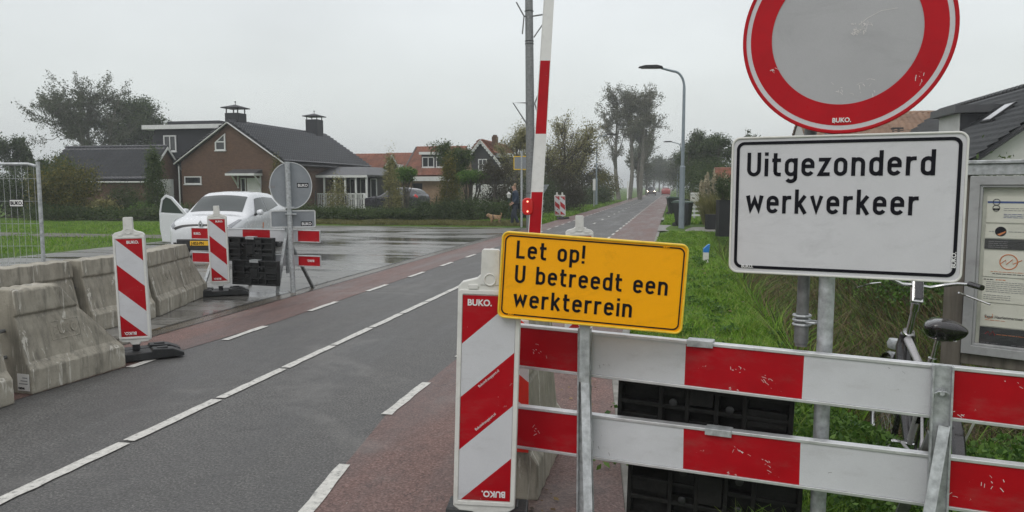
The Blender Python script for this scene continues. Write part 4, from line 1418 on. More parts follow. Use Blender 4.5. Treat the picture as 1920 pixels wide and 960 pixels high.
# ---------------------------------------------------------------- raised boom with lamp
b0 = XY(1003, 8.0, 0)
bb = thing('boom_barrier', 'raised red and white boom with a red lamp beside it', 'boom barrier', (b0.x, b0.y, 0), YAW)
m = MB()
m.box(-0.13, 0.13, -0.12, 0.12, 0.004, 0.78)
m.box(-0.16, 0.16, -0.15, 0.15, 0.004, 0.05)
m.build('housing', MAT['galv'], bb, 0.01)
zc0, zc1_ = zat(430, 8), zat(0, 8)
kx = (1028 - 1003) / FPX * 8 / (zc1_ - zc0)
def boom_x(z):
    return (z - zc0) * kx
def boom_w(z):
    return 0.125 - 0.030 * (z - zc0) / (zc1_ - zc0)
m = MB()
edges = [0.72] + [zat(v, 8) for v in (360, 252, 118, 5)] + [zat(-110, 8), zat(-220, 8)]
for i in range(len(edges) - 1):
    a, b_ = edges[i], edges[i + 1]
    m.m = i % 2
    wa, wb = boom_w(a) / 2, boom_w(b_) / 2
    m.prism([(boom_x(a) - wa, a), (boom_x(a) + wa, a), (boom_x(b_) + wb, b_), (boom_x(b_) - wb, b_)], -0.03, 0.03)
m.build('arm', [MAT['red_print'], MAT['steelwhite']], bb)
m = MB()
for s_ in (-1, 1):
    a, b_ = edges[0], edges[-1]
    m.add([(boom_x(a) + s_ * boom_w(a) / 2, -0.034, a), (boom_x(a) + s_ * (boom_w(a) / 2 + 0.006), -0.034, a), (boom_x(b_) + s_ * (boom_w(b_) / 2 + 0.006), -0.034, b_), (boom_x(b_) + s_ * boom_w(b_) / 2, -0.034, b_),
           (boom_x(a) + s_ * boom_w(a) / 2, 0.034, a), (boom_x(a) + s_ * (boom_w(a) / 2 + 0.006), 0.034, a), (boom_x(b_) + s_ * (boom_w(b_) / 2 + 0.006), 0.034, b_), (boom_x(b_) + s_ * boom_w(b_) / 2, 0.034, b_)],
          [(0, 1, 2, 3), (4, 5, 6, 7), (0, 1, 5, 4), (1, 2, 6, 5), (2, 3, 7, 6), (3, 0, 4, 7)])
m.build('edge_strip', MAT['steelwhite'], bb)
lampred, t_, b_ = new_mat('red_lamp_plastic')
b_.inputs['Base Color'].default_value = (0.45, 0.01, 0.01, 1)
b_.inputs['Roughness'].default_value = 0.25
b_.inputs['Emission Color'].default_value = (1, 0.05, 0.03, 1)
b_.inputs['Emission Strength'].default_value = 0.04
lampled, t_, b_ = new_mat('lit_red_led')
b_.inputs['Base Color'].default_value = (0.9, 0.3, 0.2, 1)
b_.inputs['Emission Color'].default_value = (1, 0.35, 0.22, 1)
b_.inputs['Emission Strength'].default_value = 1.6
lx = -(1003 - 989) / FPX * 8
zl = zat(387, 8)
m = MB()
m.prism(rounded(0.115, 0.185, 0.05, 7, lx, zl), -0.06, -0.01)
lo = m.build('lamp_case', lampred, bb, 0.012)
for dz in (0.053, -0.053):
    mm = MB()
    mm.prism([(lx + 0.010 * math.cos(a * 0.5236), zl + dz + 0.010 * math.sin(a * 0.5236)) for a in range(12)], -0.066, -0.058)
    mm.build('lamp_light', lampled, lo)
MB().box(lx + 0.03, lx + 0.12, -0.008, 0.03, zl - 0.085, zl + 0.07).build('lamp_bracket', MAT['black'], bb, 0.004)

# ---------------------------------------------------------------- tall steel mast
m0 = XY(995, 29.2, 0)
ms_ = thing('steel_mast', 'tall galvanised mast with wire bird guards at the road corner', 'mast', (m0.x, m0.y, 0), YAW)
zt0 = zat(0, 29.2)
T_ = 29.2 / FPX
def mx(v):
    return (991 + (v - 0) * 5 / 430 - 995) * T_
m = MB()
m.tube([(mx(500) + 0, 0, 0), (mx(362), 0, zat(362, 29.2))], [0.205, 0.195], 18)
m.tube([(mx(362), 0, zat(362, 29.2)), (mx(0), 0, zt0), (mx(-120), 0, zat(-120, 29.2))], [0.182, 0.150, 0.14], 18)
m.build('pole', MAT['galv_dark'], ms_, smooth=True)
m = MB()
for v in (28, 82, 87, 362):
    m.torus((mx(v), 0, zat(v, 29.2)), (0, 0, 1), 0.165 if v < 300 else 0.197, 0.014, 20, 6)
m.build('strap', MAT['black'], ms_)
def W2(u, v, dy=0.0):
    return ((u - 995) * T_, dy, zat(v, 29.2))
for path in ([(968, 13), (982, 38), (979, 70)], [(982, 38), (990, 38)], [(998, 38), (1017, 35)], [(1000, 76), (1018, 50)], [(990, 195), (962, 195), (987, 233)], [(1002, 196), (1009, 178)], [(1002, 196), (1006, 210), (1006, 215)]):
    MB().tube([W2(u, v, -0.1) for u, v in path], 0.028, 6).build('wire_guard', MAT['galv_dark'], ms_)

# small sign seen from behind on a thin pole
s0 = XY(973.5, 30.6, 0.03)
s_ = thing('small_sign', 'small yellow edged sign seen from behind by the walking man', 'sign', s0, YAW)
k_ = 30.6 / FPX
m = MB()
m.tube([(0.10 + (982 - 982) * k_, 0, 0), (0.10, 0, zat(285, 30.6))], 0.045, 8)
m.build('post', MAT['galv'], s_)
m = MB()
m.box(-0.20, 0.30, -0.02, 0.0, zat(318, 30.6), zat(296, 30.6))
m.build('plate', MAT['sheet_grey'], s_)
m = MB()
ring_prism(m, rounded(0.56, 0.56, 0.02, 3, 0.05, zat(307, 30.6)), rounded(0.50, 0.49, 0.02, 3, 0.05, zat(307, 30.6)), -0.03, 0.01)
m.build('rim', MAT['yellow_edge'], s_)

# ---------------------------------------------------------------- street lamps
GREYPAINT = M('blue_grey_paint', (0.21, 0.25, 0.28), 0.4, 0.1, 0.1, 3, 50, 0.05, 0.2)
def lamp(loc, H, label, rotz, arm=1.45):
    t = thing('street_lamp', label, 'street lamp', loc, rotz, 'street lamps')
    m = MB()
    m.tube([(0, 0, 0), (0, 0, H * 0.38)], [0.115, 0.100], 16)
    m.tube([(0, 0, H * 0.38), (0, 0, H * 0.39)], [0.115, 0.075], 16)
    pts = [(0, 0, H * 0.39), (0, 0, H * 0.86)]
    for i in range(1, 9):
        a = math.pi / 2 * i / 8
        pts.append((-0.42 * (1 - math.cos(a)) * 1.0, 0, H * 0.86 + 0.62 * math.sin(a) * 1.0))
    pts.append((-arm * 0.62, 0, H * 0.86 + 0.74))
    m.tube(pts, [0.068, 0.055] + [0.046] * 8 + [0.040], 12)
    m.build('pole', GREYPAINT, t, smooth=True)
    m = MB()
    z_ = H * 0.86 + 0.76
    m.prism([(-arm * 0.58, z_ - 0.03), (-arm * 0.60, z_ + 0.05), (-arm * 0.75, z_ + 0.10), (-arm * 1.05, z_ + 0.09), (-arm * 1.22, z_ + 0.03), (-arm * 1.22, z_ - 0.01), (-arm * 0.70, z_ - 0.03)], -0.12, 0.12)
    m.build('lamp_head', MAT['black'], t, 0.03)
    m = MB()
    m.box(-arm * 1.15, -arm * 0.72, -0.09, 0.09, z_ - 0.038, z_ - 0.01)
    m.build('diffuser', MAT['grey_print'], t)
    return t
l0 = XY(1279, 29.1, 0.04)
L1 = lamp(l0, 6.35, 'tall grey street lamp beside the wheelie bins', YAW)
for (x_, y_, r_, lb) in ((-6.6, 66, math.pi, 'street lamp beyond the willow on the far left verge'), (0.7, 78, 0, 'distant street lamp behind the bins on the right'), (0.7, 128, 0, 'far street lamp in the haze on the right')):
    dup(L1, (x_, y_, 0), r_, lb)

# ---------------------------------------------------------------- notice board
nb = XY(1799, 4.66, 0)
RN = YAW - rad(40)
tb = thing('notice_board', 'glazed notice board with leaflets on wooden posts', 'notice board', (nb.x, nb.y, 0), RN)
WOOD = M('weathered_wood', (0.135, 0.12, 0.10), 0.7, 0, 0.35, 3, 25, 0.5, 0.4, (0.05, 0.045, 0.04), stretch=(9, 9, 0.6))
WOODL = M('grey_post_wood', (0.25, 0.235, 0.22), 0.75, 0, 0.2, 3, 25, 0.4, 0.3, stretch=(9, 9, 0.6))
zb_, zt_ = zat(668, 4.6), zat(330, 4.6)
WB = 1.45
m = MB()
for x_ in (0.0, WB + 0.05):
    m.box(x_ - 0.055, x_ + 0.055, 0.0, 0.09, 0.40, zt_ + 0.07)
m.box(0.055, WB - 0.005, 0.01, 0.08, zb_ - 0.075, zb_ - 0.004)
m.build('post', WOOD, tb, 0.004)
for x_ in (0.0, WB + 0.05):
    MB().box(x_ - 0.060, x_ + 0.055, 0.006, 0.084, -0.35, 0.399).build('post_base', WOODL, tb, 0.006)
m = MB()
m.box(-0.02, WB + 0.12, -0.05, 0.12, zt_ + 0.073, zt_ + 0.095)
m.box(0.0, WB + 0.10, -0.035, 0.10, zt_ + 0.005, zt_ + 0.072)
m.build('top_rail', MAT['galv'], tb, 0.004)
fr = MB()
ring_prism(fr, [(0.06, zb_), (WB - 0.01, zb_), (WB - 0.01, zt_), (0.06, zt_)], [(0.115, zb_ + 0.055), (WB - 0.065, zb_ + 0.055), (WB - 0.065, zt_ - 0.055), (0.115, zt_ - 0.055)], -0.030, 0.04)
ring_prism(fr, [(0.115, zb_ + 0.055), (WB - 0.065, zb_ + 0.055), (WB - 0.065, zt_ - 0.055), (0.115, zt_ - 0.055)], [(0.130, zb_ + 0.07), (WB - 0.08, zb_ + 0.07), (WB - 0.08, zt_ - 0.07), (0.130, zt_ - 0.07)], -0.020, 0.01)
fr.build('frame', M('dull_aluminium', (0.36, 0.365, 0.37), 0.5, 0.2, 0.12, 6, 60, 0.05, 0.3), tb, 0.003)
PAPER = M('leaflet_paper', (0.66, 0.66, 0.58), 0.6, 0, 0.08, 5, 40, 0.0)
DARKP = M('dark_leaflet', (0.03, 0.032, 0.033), 0.5, 0, 0.2, 5, 40, 0.0)
BACKP = M('board_backing', (0.55, 0.56, 0.49), 0.6, 0, 0.1, 5, 40, 0.0)
MB().box(0.12, WB - 0.07, 0.02, 0.03, zb_ + 0.06, zt_ - 0.06).build('backing', BACKP, tb)
def zv(v):
    return zat(v, 4.58)
leaf_specs = [(368, 418, PAPER), (420, 447, PAPER), (448, 468, DARKP), (470, 520, PAPER), (521, 569, PAPER), (570, 615, PAPER), (616, 660, DARKP)]
X0, X1 = 0.15, 0.42
for i, (va, vb, mt_) in enumerate(leaf_specs):
    ps = MB().box(X0, X1, 0.014, 0.017, zv(vb) + 0.003, zv(va)).build('leaflet', mt_, tb)
    H0, H1 = zv(vb), zv(va)
    yq = 0.0135
    rr = random.Random(i)
    def lines(z_list, xa, xb, mat, par=ps, h=0.003):
        mm = MB()
        for z_ in z_list:
            x_ = xa
            while x_ < xb:
                w_ = rr.uniform(0.008, 0.03)
                mm.box(x_, min(x_ + w_, xb), yq - 0.001, yq, z_, z_ + h)
                x_ += w_ + 0.004
        mm.build('print_line', mat, par)
    if i == 0:
        MB().box(X0 + 0.003, X1 - 0.002, yq - 0.0005, yq, H1 - 0.042, H1 - 0.030).build('blue_band', MAT['blue_print'], ps)
        mm = MB()
        mm.torus((X0 + 0.05, yq - 0.0012, H1 - 0.035), (0, 1, 0), 0.018, 0.002, 20, 4)
        mm.torus((X0 + 0.05, yq - 0.0012, H1 - 0.072), (0, 1, 0), 0.018, 0.002, 20, 4)
        mm.box(X0 + 0.034, X0 + 0.066, yq - 0.002, yq, H1 - 0.083, H1 - 0.073)
        mm.build('emblem', MAT['ink'], ps)
        lines([H1 - 0.075, H1 - 0.087], X0 + 0.09, X1 - 0.06, MAT['grey_print'])
        lines([H1 - 0.110, H1 - 0.120, H1 - 0.130], X0 + 0.09, X1 - 0.08, MAT['blue_print'])
    elif i == 1:
        mm = MB()
        mm.prism([(X0 + 0.08 + 0.030 * math.cos(a * 0.314), (H0 + H1) / 2 + 0.030 * math.sin(a * 0.314)) for a in range(20)], yq - 0.001, yq)
        q = mm.build('emblem', MAT['ink'], ps)
        MB().prism([(X0 + 0.062, (H0 + H1) / 2 - 0.018), (X0 + 0.075, (H0 + H1) / 2 - 0.026), (X0 + 0.105, (H0 + H1) / 2 - 0.005), (X0 + 0.106, (H0 + H1) / 2 + 0.004)], yq - 0.002, yq - 0.001).build('swoosh', MAT['orange_print'], q)
        lines([(H0 + H1) / 2 - 0.002], X0 + 0.02, X0 + 0.045, MAT['grey_print'])
        lines([(H0 + H1) / 2 - 0.002], X0 + 0.12, X1 - 0.02, MAT['grey_print'])
    elif i == 2:
        lines([H1 - 0.016, H1 - 0.028, H1 - 0.040, H1 - 0.052], X0 + 0.02, X0 + 0.12, MAT['grey_print'])
    elif i == 3:
        mm = MB()
        cz_ = H0 + (H1 - H0) * 0.60
        mm.torus((X0 + 0.13, yq, cz_), (0, 1, 0), 0.045, 0.0035, 30, 5)
        mm.tube([(X0 + 0.09, yq, cz_ - 0.012), (X0 + 0.115, yq, cz_ + 0.012), (X0 + 0.118, yq, cz_ - 0.016), (X0 + 0.150, yq, cz_ + 0.016), (X0 + 0.152, yq, cz_ - 0.012), (X0 + 0.198, yq, cz_ + 0.014)], 0.0030, 5)
        mm.build('emblem', MAT['orange_print'], ps)
        lines([H0 + 0.033], X0 + 0.04, X1 - 0.05, MAT['orange_print'])
        lines([H0 + 0.020], X0 + 0.05, X1 - 0.06, MAT['ink'], h=0.004)
    elif i == 4:
        lines([H1 - 0.014], X0 + 0.006, X0 + 0.06, MAT['ink'], h=0.005)
        lines([H1 - 0.014], X0 + 0.07, X0 + 0.12, MAT['orange_print'], h=0.005)
        lines([H1 - 0.028 - 0.012 * j for j in range(6)], X0 + 0.02, X1 - 0.03, MAT['grey_print'])
        lines([H1 - 0.110, H1 - 0.122, H1 - 0.134], X0 + 0.01, X0 + 0.15, MAT['grey_print'])
    elif i == 5:
        mm = MB()
        mm.torus((X0 + 0.045, yq, H1 - 0.075), (0, 1, 0), 0.020, 0.002, 16, 4, 0.3, 3.6)
        mm.build('emblem', MAT['orange_print'], ps)
        text('Expat Haarlemmermeer', 0.026, MAT['ink'], ps, (X0 + 0.022, yq, H1 - 0.092), sx=0.80, bold=0.01, ext=0.0006)
        lines([H1 - 0.106], X0 + 0.025, X0 + 0.13, MAT['orange_print'])
    else:
        mm = MB()
        mm.tube([(X0 + 0.03, yq, H1 - 0.045), (X0 + 0.045, yq, H1 - 0.025), (X0 + 0.055, yq, H1 - 0.05), (X0 + 0.07, yq, H1 - 0.022), (X0 + 0.082, yq, H1 - 0.048)], 0.002, 4)
        mm.build('emblem', MAT['red_print'], ps)
        lines([H1 - 0.042], X0 + 0.09, X1 - 0.02, MAT['orange_print'])
        lines([H0 + 0.045 - 0.012 * j for j in range(4)], X0 + 0.01, X0 + 0.11, MAT['grey_print'], h=0.002)
        lines([H0 + 0.045 - 0.012 * j for j in range(4)], X0 + 0.17, X1 - 0.01, MAT['grey_print'], h=0.002)
# a map of the village beside the leaflets
mapm, t_, b_ = new_mat('pale_map_print')
n_ = noise_node(t_, 11, 3, 0.5)
r_ = ramp_node(t_, [(0.40, (0.22, 0.28, 0.33)), (0.47, (0.36, 0.38, 0.27)), (0.70, (0.40, 0.40, 0.30))])
t_.links.new(n_.outputs[0], r_.inputs[0])
t_.links.new(r_.outputs[0], b_.inputs['Base Color'])
mpo = MB().box(0.435, WB - 0.09, 0.014, 0.017, zb_ + 0.09, zt_ - 0.085).build('map_sheet', mapm, tb)
MB().box(0.437, 0.53, 0.010, 0.0135, zt_ - 0.108, zt_ - 0.088).build('map_title', MAT['grey_print'], mpo)
z0_, z1_ = zv(617), zv(570)
hp = MB().box(0.437, 0.62, 0.010, 0.0132, z0_, z1_).build('leaflet', MAT['blue_print'], tb)
MB().prism([(0.455, z0_ + 0.07), (0.49, z0_ + 0.105), (0.53, z0_ + 0.07), (0.53, z0_ + 0.04), (0.455, z0_ + 0.04)], 0.008, 0.0098).build('printed_house', MAT['orange_print'], hp)
glass, t_, b_ = new_mat('thin_glass')
gl = t_.nodes.new('ShaderNodeBsdfGlossy')
gl.inputs['Roughness'].default_value = 0.03
tr_ = t_.nodes.new('ShaderNodeBsdfTransparent')
fr0 = t_.nodes.new('ShaderNodeLayerWeight')
fr0.inputs['Blend'].default_value = 0.15
fr_ = t_.nodes.new('ShaderNodeMapRange')
t_.links.new(fr0.outputs['Facing'], fr_.inputs[0])
fr_.inputs['To Min'].default_value = 0.05
fr_.inputs['To Max'].default_value = 0.6
mx_ = t_.nodes.new('ShaderNodeMixShader')
o_ = [q for q in t_.nodes if q.type == 'OUTPUT_MATERIAL'][0]
t_.links.new(fr_.outputs[0], mx_.inputs[0])
t_.links.new(tr_.outputs[0], mx_.inputs[1])
t_.links.new(gl.outputs[0], mx_.inputs[2])
t_.links.new(mx_.outputs[0], o_.inputs[0])
MAT['glass'] = glass
me_ = bpy.data.meshes.new('glass_pane')
me_.from_pydata([(0.12, -0.008, zb_ + 0.06), (WB - 0.07, -0.008, zb_ + 0.06), (WB - 0.07, -0.008, zt_ - 0.06), (0.12, -0.008, zt_ - 0.06)], [], [(0, 1, 2, 3)])
me_.materials.append(glass)
link(bpy.data.objects.new('glass_pane', me_), tb)

# ---------------------------------------------------------------- bicycle
BLK = M('black_bike_paint', (0.015, 0.013, 0.015), 0.22, 0, 0.2, 4, 60, 0, coat=0.6)
SIL = M('silver_bike_paint', (0.42, 0.41, 0.42), 0.32, 0.3, 0.1, 4, 60, 0)
CHR = M('chrome', (0.6, 0.6, 0.6), 0.15, 1.0, 0.05, 4, 60, 0)
pb = XY(1718, 4.30)
bk = thing('bicycle', 'black and silver city bicycle parked beside the notice board', 'bicycle', (pb.x, pb.y, -0.12), YAW + rad(90) - rad(15), None, 0, rad(6))
R_w = 0.335
def wheel(x_):
    mm = MB()
    mm.torus((x_, 0, R_w), (0, 1, 0), R_w, 0.019, 48, 8)
    ty = mm.build('tyre', BLK, bk, smooth=True)
    ty.name = 'wheel'
    mm = MB()
    mm.torus((x_, 0, R_w), (0, 1, 0), R_w - 0.022, 0.009, 48, 6)
    mm.build('rim', CHR, ty, smooth=True)
    mm = MB()
    for i in range(28):
        a = 2 * math.pi * i / 28
        mm.tube([(x_, 0.025 if i % 2 else -0.025, R_w), (x_ + (R_w - 0.02) * math.cos(a), 0, R_w + (R_w - 0.02) * math.sin(a))], 0.0012, 3, False)
    mm.tube([(x_, -0.05, R_w), (x_, 0.05, R_w)], 0.022, 10)
    mm.build('spokes', MAT['galv_dark'], ty)
wheel(-0.50)
wheel(0.66)
m = MB()
m.tube([(0.42, 0, 0.885), (0.44, 0, 0.80), (0.30, 0, 0.56), (0.0, 0, 0.30)], [0.042, 0.054, 0.046, 0.030], 14)
m.build('down_tube', BLK, bk, smooth=True)
m = MB()
m.tube([(0.42, 0, 0.86), (0.10, 0, 0.78), (-0.11, 0, 0.70)], [0.026, 0.022, 0.018], 12)
m.tube([(0.0, 0, 0.30), (-0.16, 0, 0.82)], 0.018, 12)
for s in (-1, 1):
    m.tube([(0.0, s * 0.04, 0.30), (-0.5, s * 0.06, R_w)], 0.010, 8)
    m.tube([(-0.12, s * 0.02, 0.70), (-0.5, s * 0.06, R_w)], 0.008, 8)
m.build('frame', SIL, bk, smooth=True)
m = MB()
for s in (-1, 1):
    m.tube([(0.46, s * 0.03, 0.74), (0.50, s * 0.055, 0.62), (0.66, s * 0.055, R_w)], [0.015, 0.014, 0.010], 8)
m.tube([(0.46, 0.035, 0.74), (0.46, -0.035, 0.74)], 0.018, 8)
m.build('fork', BLK, bk, smooth=True)
m = MB()
m.tube([(0.425, 0, 0.875), (0.40, 0, 0.905)], 0.036, 14)
m.tube([(0.40, 0, 0.90), (0.365, 0, 1.06)], 0.020, 12)
m.tube([(0.365, 0, 1.05), (0.35, 0, 1.10)], 0.027, 12)
m.build('stem', CHR, bk, smooth=True)
m = MB()
m.bar((0.34, 0, 1.085), (0.40, 0, 1.20), 0.0, 0.0)
m = MB()
m.bar((0.335, 0, 1.10), (0.405, 0, 1.235), 0.052, 0.066)
sd_ = m.build('stem_head', CHR, bk, 0.006)
m = MB()
m.bar((0.318, 0, 1.125), (0.380, 0, 1.235), 0.036, 0.048)
m.build('display', BLK, sd_, 0.004)
m = MB()
for s in (-1, 1):
    m.tube([(0.40, s * 0.02, 1.205), (0.41, s * 0.08, 1.20), (0.40, s * 0.15, 1.225), (0.37, s * 0.22, 1.250), (0.29, s * 0.27, 1.262)], 0.0115, 10)
m.build('handlebar', CHR, bk, smooth=True)
for s in (-1, 1):
    mm = MB()
    mm.tube([(0.30, s * 0.262, 1.262), (0.20, s * 0.300, 1.258)], 0.018, 10)
    mm.build('grip', BLK, bk, smooth=True)
    mm = MB()
    mm.tube([(0.33, s * 0.22, 1.20), (0.36, s * 0.27, 1.185), (0.24, s * 0.37, 1.16)], 0.006, 6)
    mm.build('brake_lever', CHR, bk, smooth=True)
m = MB()
m.tube([(-0.15, 0, 0.80), (-0.20, 0, 1.0)], 0.014, 10)
m.tube([(-0.155, 0, 0.82), (-0.16, 0, 0.86)], 0.024, 10)
m.build('seat_post', CHR, bk, smooth=True)
# saddle: lofted
prof = [(-0.36, 0.075, 0.02), (-0.345, 0.105, 0.055), (-0.28, 0.115, 0.085), (-0.20, 0.090, 0.075), (-0.12, 0.05, 0.060), (-0.05, 0.032, 0.050), (-0.03, 0.018, 0.02)]
vs, fs = [], []
K_ = 16
for x_, w_, h_ in prof:
    for j in range(K_):
        a = 2 * math.pi * j / K_
        vs.append((x_, w_ * math.cos(a), 1.045 + (h_ * 0.75 if math.sin(a) > 0 else h_ * 0.9) * math.sin(a) + (0.015 if x_ < -0.3 else 0)))
for i in range(len(prof) - 1):
    for j in range(K_):
        fs.append((i * K_ + j, i * K_ + (j + 1) % K_, (i + 1) * K_ + (j + 1) % K_, (i + 1) * K_ + j))
fs.append(list(range(K_)))
fs.append([(len(prof) - 1) * K_ + j for j in range(K_)])
m = MB()
m.add(vs, fs)
so = m.build('saddle', BLK, bk, smooth=True)
so.rotation_euler = (0, 0, 0)
md = so.modifiers.new('sub', 'SUBSURF')
md.levels = 1
md.render_levels = 2
m = MB()
for s in (-1, 1):
    m.tube([(-0.33, s * 0.05, 1.0), (-0.20, s * 0.025, 0.985), (-0.08, s * 0.012, 1.01)], 0.004, 6)
m.build('saddle_rails', CHR, so)
def guard(x_, a0, a1, name):
    mm = MB()
    vs, fs = [], []
    n_ = 18
    for i in range(n_ + 1):
        a = a0 + (a1 - a0) * i / n_
        for yy_, rr_ in ((-0.032, 0.030), (-0.02, 0.045), (0.02, 0.045), (0.032, 0.030)):
            vs.append((x_ + (R_w + rr_) * math.cos(a), yy_, R_w + (R_w + rr_) * math.sin(a)))
    for i in range(n_):
        for j in range(3):
            fs.append((i * 4 + j, i * 4 + j + 1, i * 4 + j + 5, i * 4 + j + 4))
    mm.add(vs, fs)
    mm.build(name, BLK, bk, smooth=True)
guard(0.66, rad(20), rad(150), 'mudguard')
guard(-0.50, rad(20), rad(185), 'mudguard')
m = MB()
for s in (-1, 1):
    m.tube([(-0.25, s * 0.05, 0.76), (-0.80, s * 0.07, 0.76)], 0.006, 6)
    m.tube([(-0.78, s * 0.07, 0.76), (-0.5, s * 0.07, R_w)], 0.006, 6)
m.tube([(-0.8, -0.07, 0.76), (-0.8, 0.07, 0.76)], 0.006, 6)
m.tube([(-0.55, -0.07, 0.76), (-0.55, 0.07, 0.76)], 0.006, 6)
m.build('rear_carrier', MAT['steelwhite'], bk)
m = MB()
m.lathe([(0.06, -0.03), (0.07, 0), (0.06, 0.03)], 16, (0.60, 0, 0.78))
m.build('headlight', MAT['galv'], bk, smooth=True)
m = MB()
pts = []
for i in range(60):
    a = i * 0.35
    pts.append((-0.10 + 0.08 * math.cos(a) + 0.03 * math.sin(i), 0.10 + 0.06 * math.sin(a), 0.70 + 0.04 * math.sin(a * 0.6)))
m.tube(pts[:20], 0.011, 7)
m.tube([(-0.10, 0.05, 0.72), (-0.2, -0.18, 0.70), (-0.3, -0.30, 0.62)], 0.011, 7)
m.build('cable_lock', BLK, bk, smooth=True)
m = MB()
m.tube([(0.0, -0.09, 0.30), (0.0, 0.09, 0.30)], 0.012, 8)
m.tube([(0, 0.09, 0.30), (0.10, 0.10, 0.17)], 0.010, 6)
m.tube([(0, -0.09, 0.30), (-0.10, -0.10, 0.43)], 0.010, 6)
m.box(0.06, 0.14, 0.10, 0.19, 0.15, 0.18)
m.box(-0.14, -0.06, -0.19, -0.10, 0.42, 0.45)
m.build('pedals', CHR, bk)
# blue topped marker post
mp_ = G(1323, 494, 0.05)
t = thing('marker_post', 'short white marker post with a slanted blue top on the grass bank', 'marker post', (mp_.x, mp_.y, -0.05), YAW)
kz = 16.2 / FPX
MB().box(-0.055, 0.055, -0.04, 0.04, 0, 0.34).build('shaft', MAT['white_plastic'], t, 0.005)
MB().prism([(-0.056, 0.341), (0.056, 0.341), (0.075, 0.52), (0.03, 0.50), (-0.056, 0.42)], -0.042, 0.042).build('blue_cap', M('bright_blue', (0.02, 0.18, 0.5), 0.4), t, 0.003)
# ---------------------------------------------------------------- houses
def PY(u, v, Y):
    d = P(u, v, 1.0) - Vector((0, 0, EYE))
    t = Y / d.y
    return Vector((d.x * t, Y, EYE + d.z * t))
def PX(u, v, X):
    d = P(u, v, 1.0) - Vector((0, 0, EYE))
    t = X / d.x
    return Vector((X, d.y * t, EYE + d.z * t))
def brick(name, c1, c2, mortar, scale=1.0):
    m, t, b = new_mat(name)
    c = t.nodes.new('ShaderNodeTexCoord')
    br = t.nodes.new('ShaderNodeTexBrick')
    br.inputs['Scale'].default_value = scale
    br.inputs['Brick Width'].default_value = 0.22
    br.inputs['Row Height'].default_value = 0.065
    br.inputs['Mortar Size'].default_value = 0.007
    br.inputs['Color1'].default_value = (*c1, 1)
    br.inputs['Color2'].default_value = (*c2, 1)
    br.inputs['Mortar'].default_value = (*mortar, 1)
    s_ = t.nodes.new('ShaderNodeSeparateXYZ')
    k = t.nodes.new('ShaderNodeCombineXYZ')
    a = t.nodes.new('ShaderNodeMath')
    a.operation = 'ADD'
    t.links.new(c.outputs['Object'], s_.inputs[0])
    t.links.new(s_.outputs['X'], a.inputs[0])
    t.links.new(s_.outputs['Y'], a.inputs[1])
    t.links.new(a.outputs[0], k.inputs[0])
    t.links.new(s_.outputs['Z'], k.inputs[1])
    t.links.new(k.outputs[0], br.inputs['Vector'])
    n = noise_node(t, 0.8, 7, 0.7)
    cc = mixc(t, maprange(t, n.outputs[0], 0.3, 0.7, 0.5, 0.0), br.outputs[0], tuple(q * 0.45 for q in c1))
    n2 = noise_node(t, 6, 5, 0.8)
    cc = mixc(t, maprange(t, n2.outputs[0], 0.4, 0.75, 0.0, 0.35), cc, tuple(min(1, q * 1.9) for q in c2))
    t.links.new(cc, b.inputs['Base Color'])
    b.inputs['Roughness'].default_value = 0.75
    bump(t, b, br.outputs[1], 0.3, -0.01)
    return m
BR1 = brick('brown_brick', (0.075, 0.036, 0.019), (0.13, 0.066, 0.036), (0.085, 0.065, 0.05))
BR2 = brick('tan_brick', (0.26, 0.155, 0.09), (0.34, 0.21, 0.12), (0.3, 0.26, 0.2))
TILE_D = M('dark_glazed_roof_tiles', (0.026, 0.028, 0.034), 0.30, 0, 0.3, 0.9, 30, 0.2, 0.35, (0.05, 0.05, 0.048))
TILE_O = M('orange_roof_tiles', (0.23, 0.085, 0.048), 0.6, 0, 0.35, 1.2, 30, 0.3, 0.5, (0.12, 0.06, 0.035))
TILE_B = M('brown_roof_tiles', (0.27, 0.17, 0.115), 0.65, 0, 0.3, 1.2, 30, 0.3, 0.4, (0.12, 0.09, 0.07))
CLAD = M('dark_slate_cladding', (0.012, 0.013, 0.018), 0.55, 0, 0.2, 2, 30, 0.2, 0.2, (0.05, 0.05, 0.055))
BLKWOOD = M('black_boards', (0.020, 0.020, 0.022), 0.6, 0, 0.3, 1.5, 30, 0.3, 0.3, stretch=(0.5, 0.5, 8))
WHITE = M('white_woodwork', (0.62, 0.63, 0.62), 0.5, 0, 0.06, 3, 30, 0.05, 0.25, (0.4, 0.4, 0.38))
RENDERW = M('white_render', (0.58, 0.58, 0.56), 0.7, 0, 0.08, 1.2, 30, 0.1, 0.3, (0.35, 0.35, 0.32))
WGL, t_, b_ = new_mat('dark_window_glass')
b_.inputs['Base Color'].default_value = (0.02, 0.024, 0.026, 1)
b_.inputs['Roughness'].default_value = 0.06
b_.inputs['Specular IOR Level'].default_value = 0.8
LEAD = M('grey_lead_roofing', (0.06, 0.062, 0.066), 0.5, 0, 0.2, 3, 30, 0.1, 0.3)

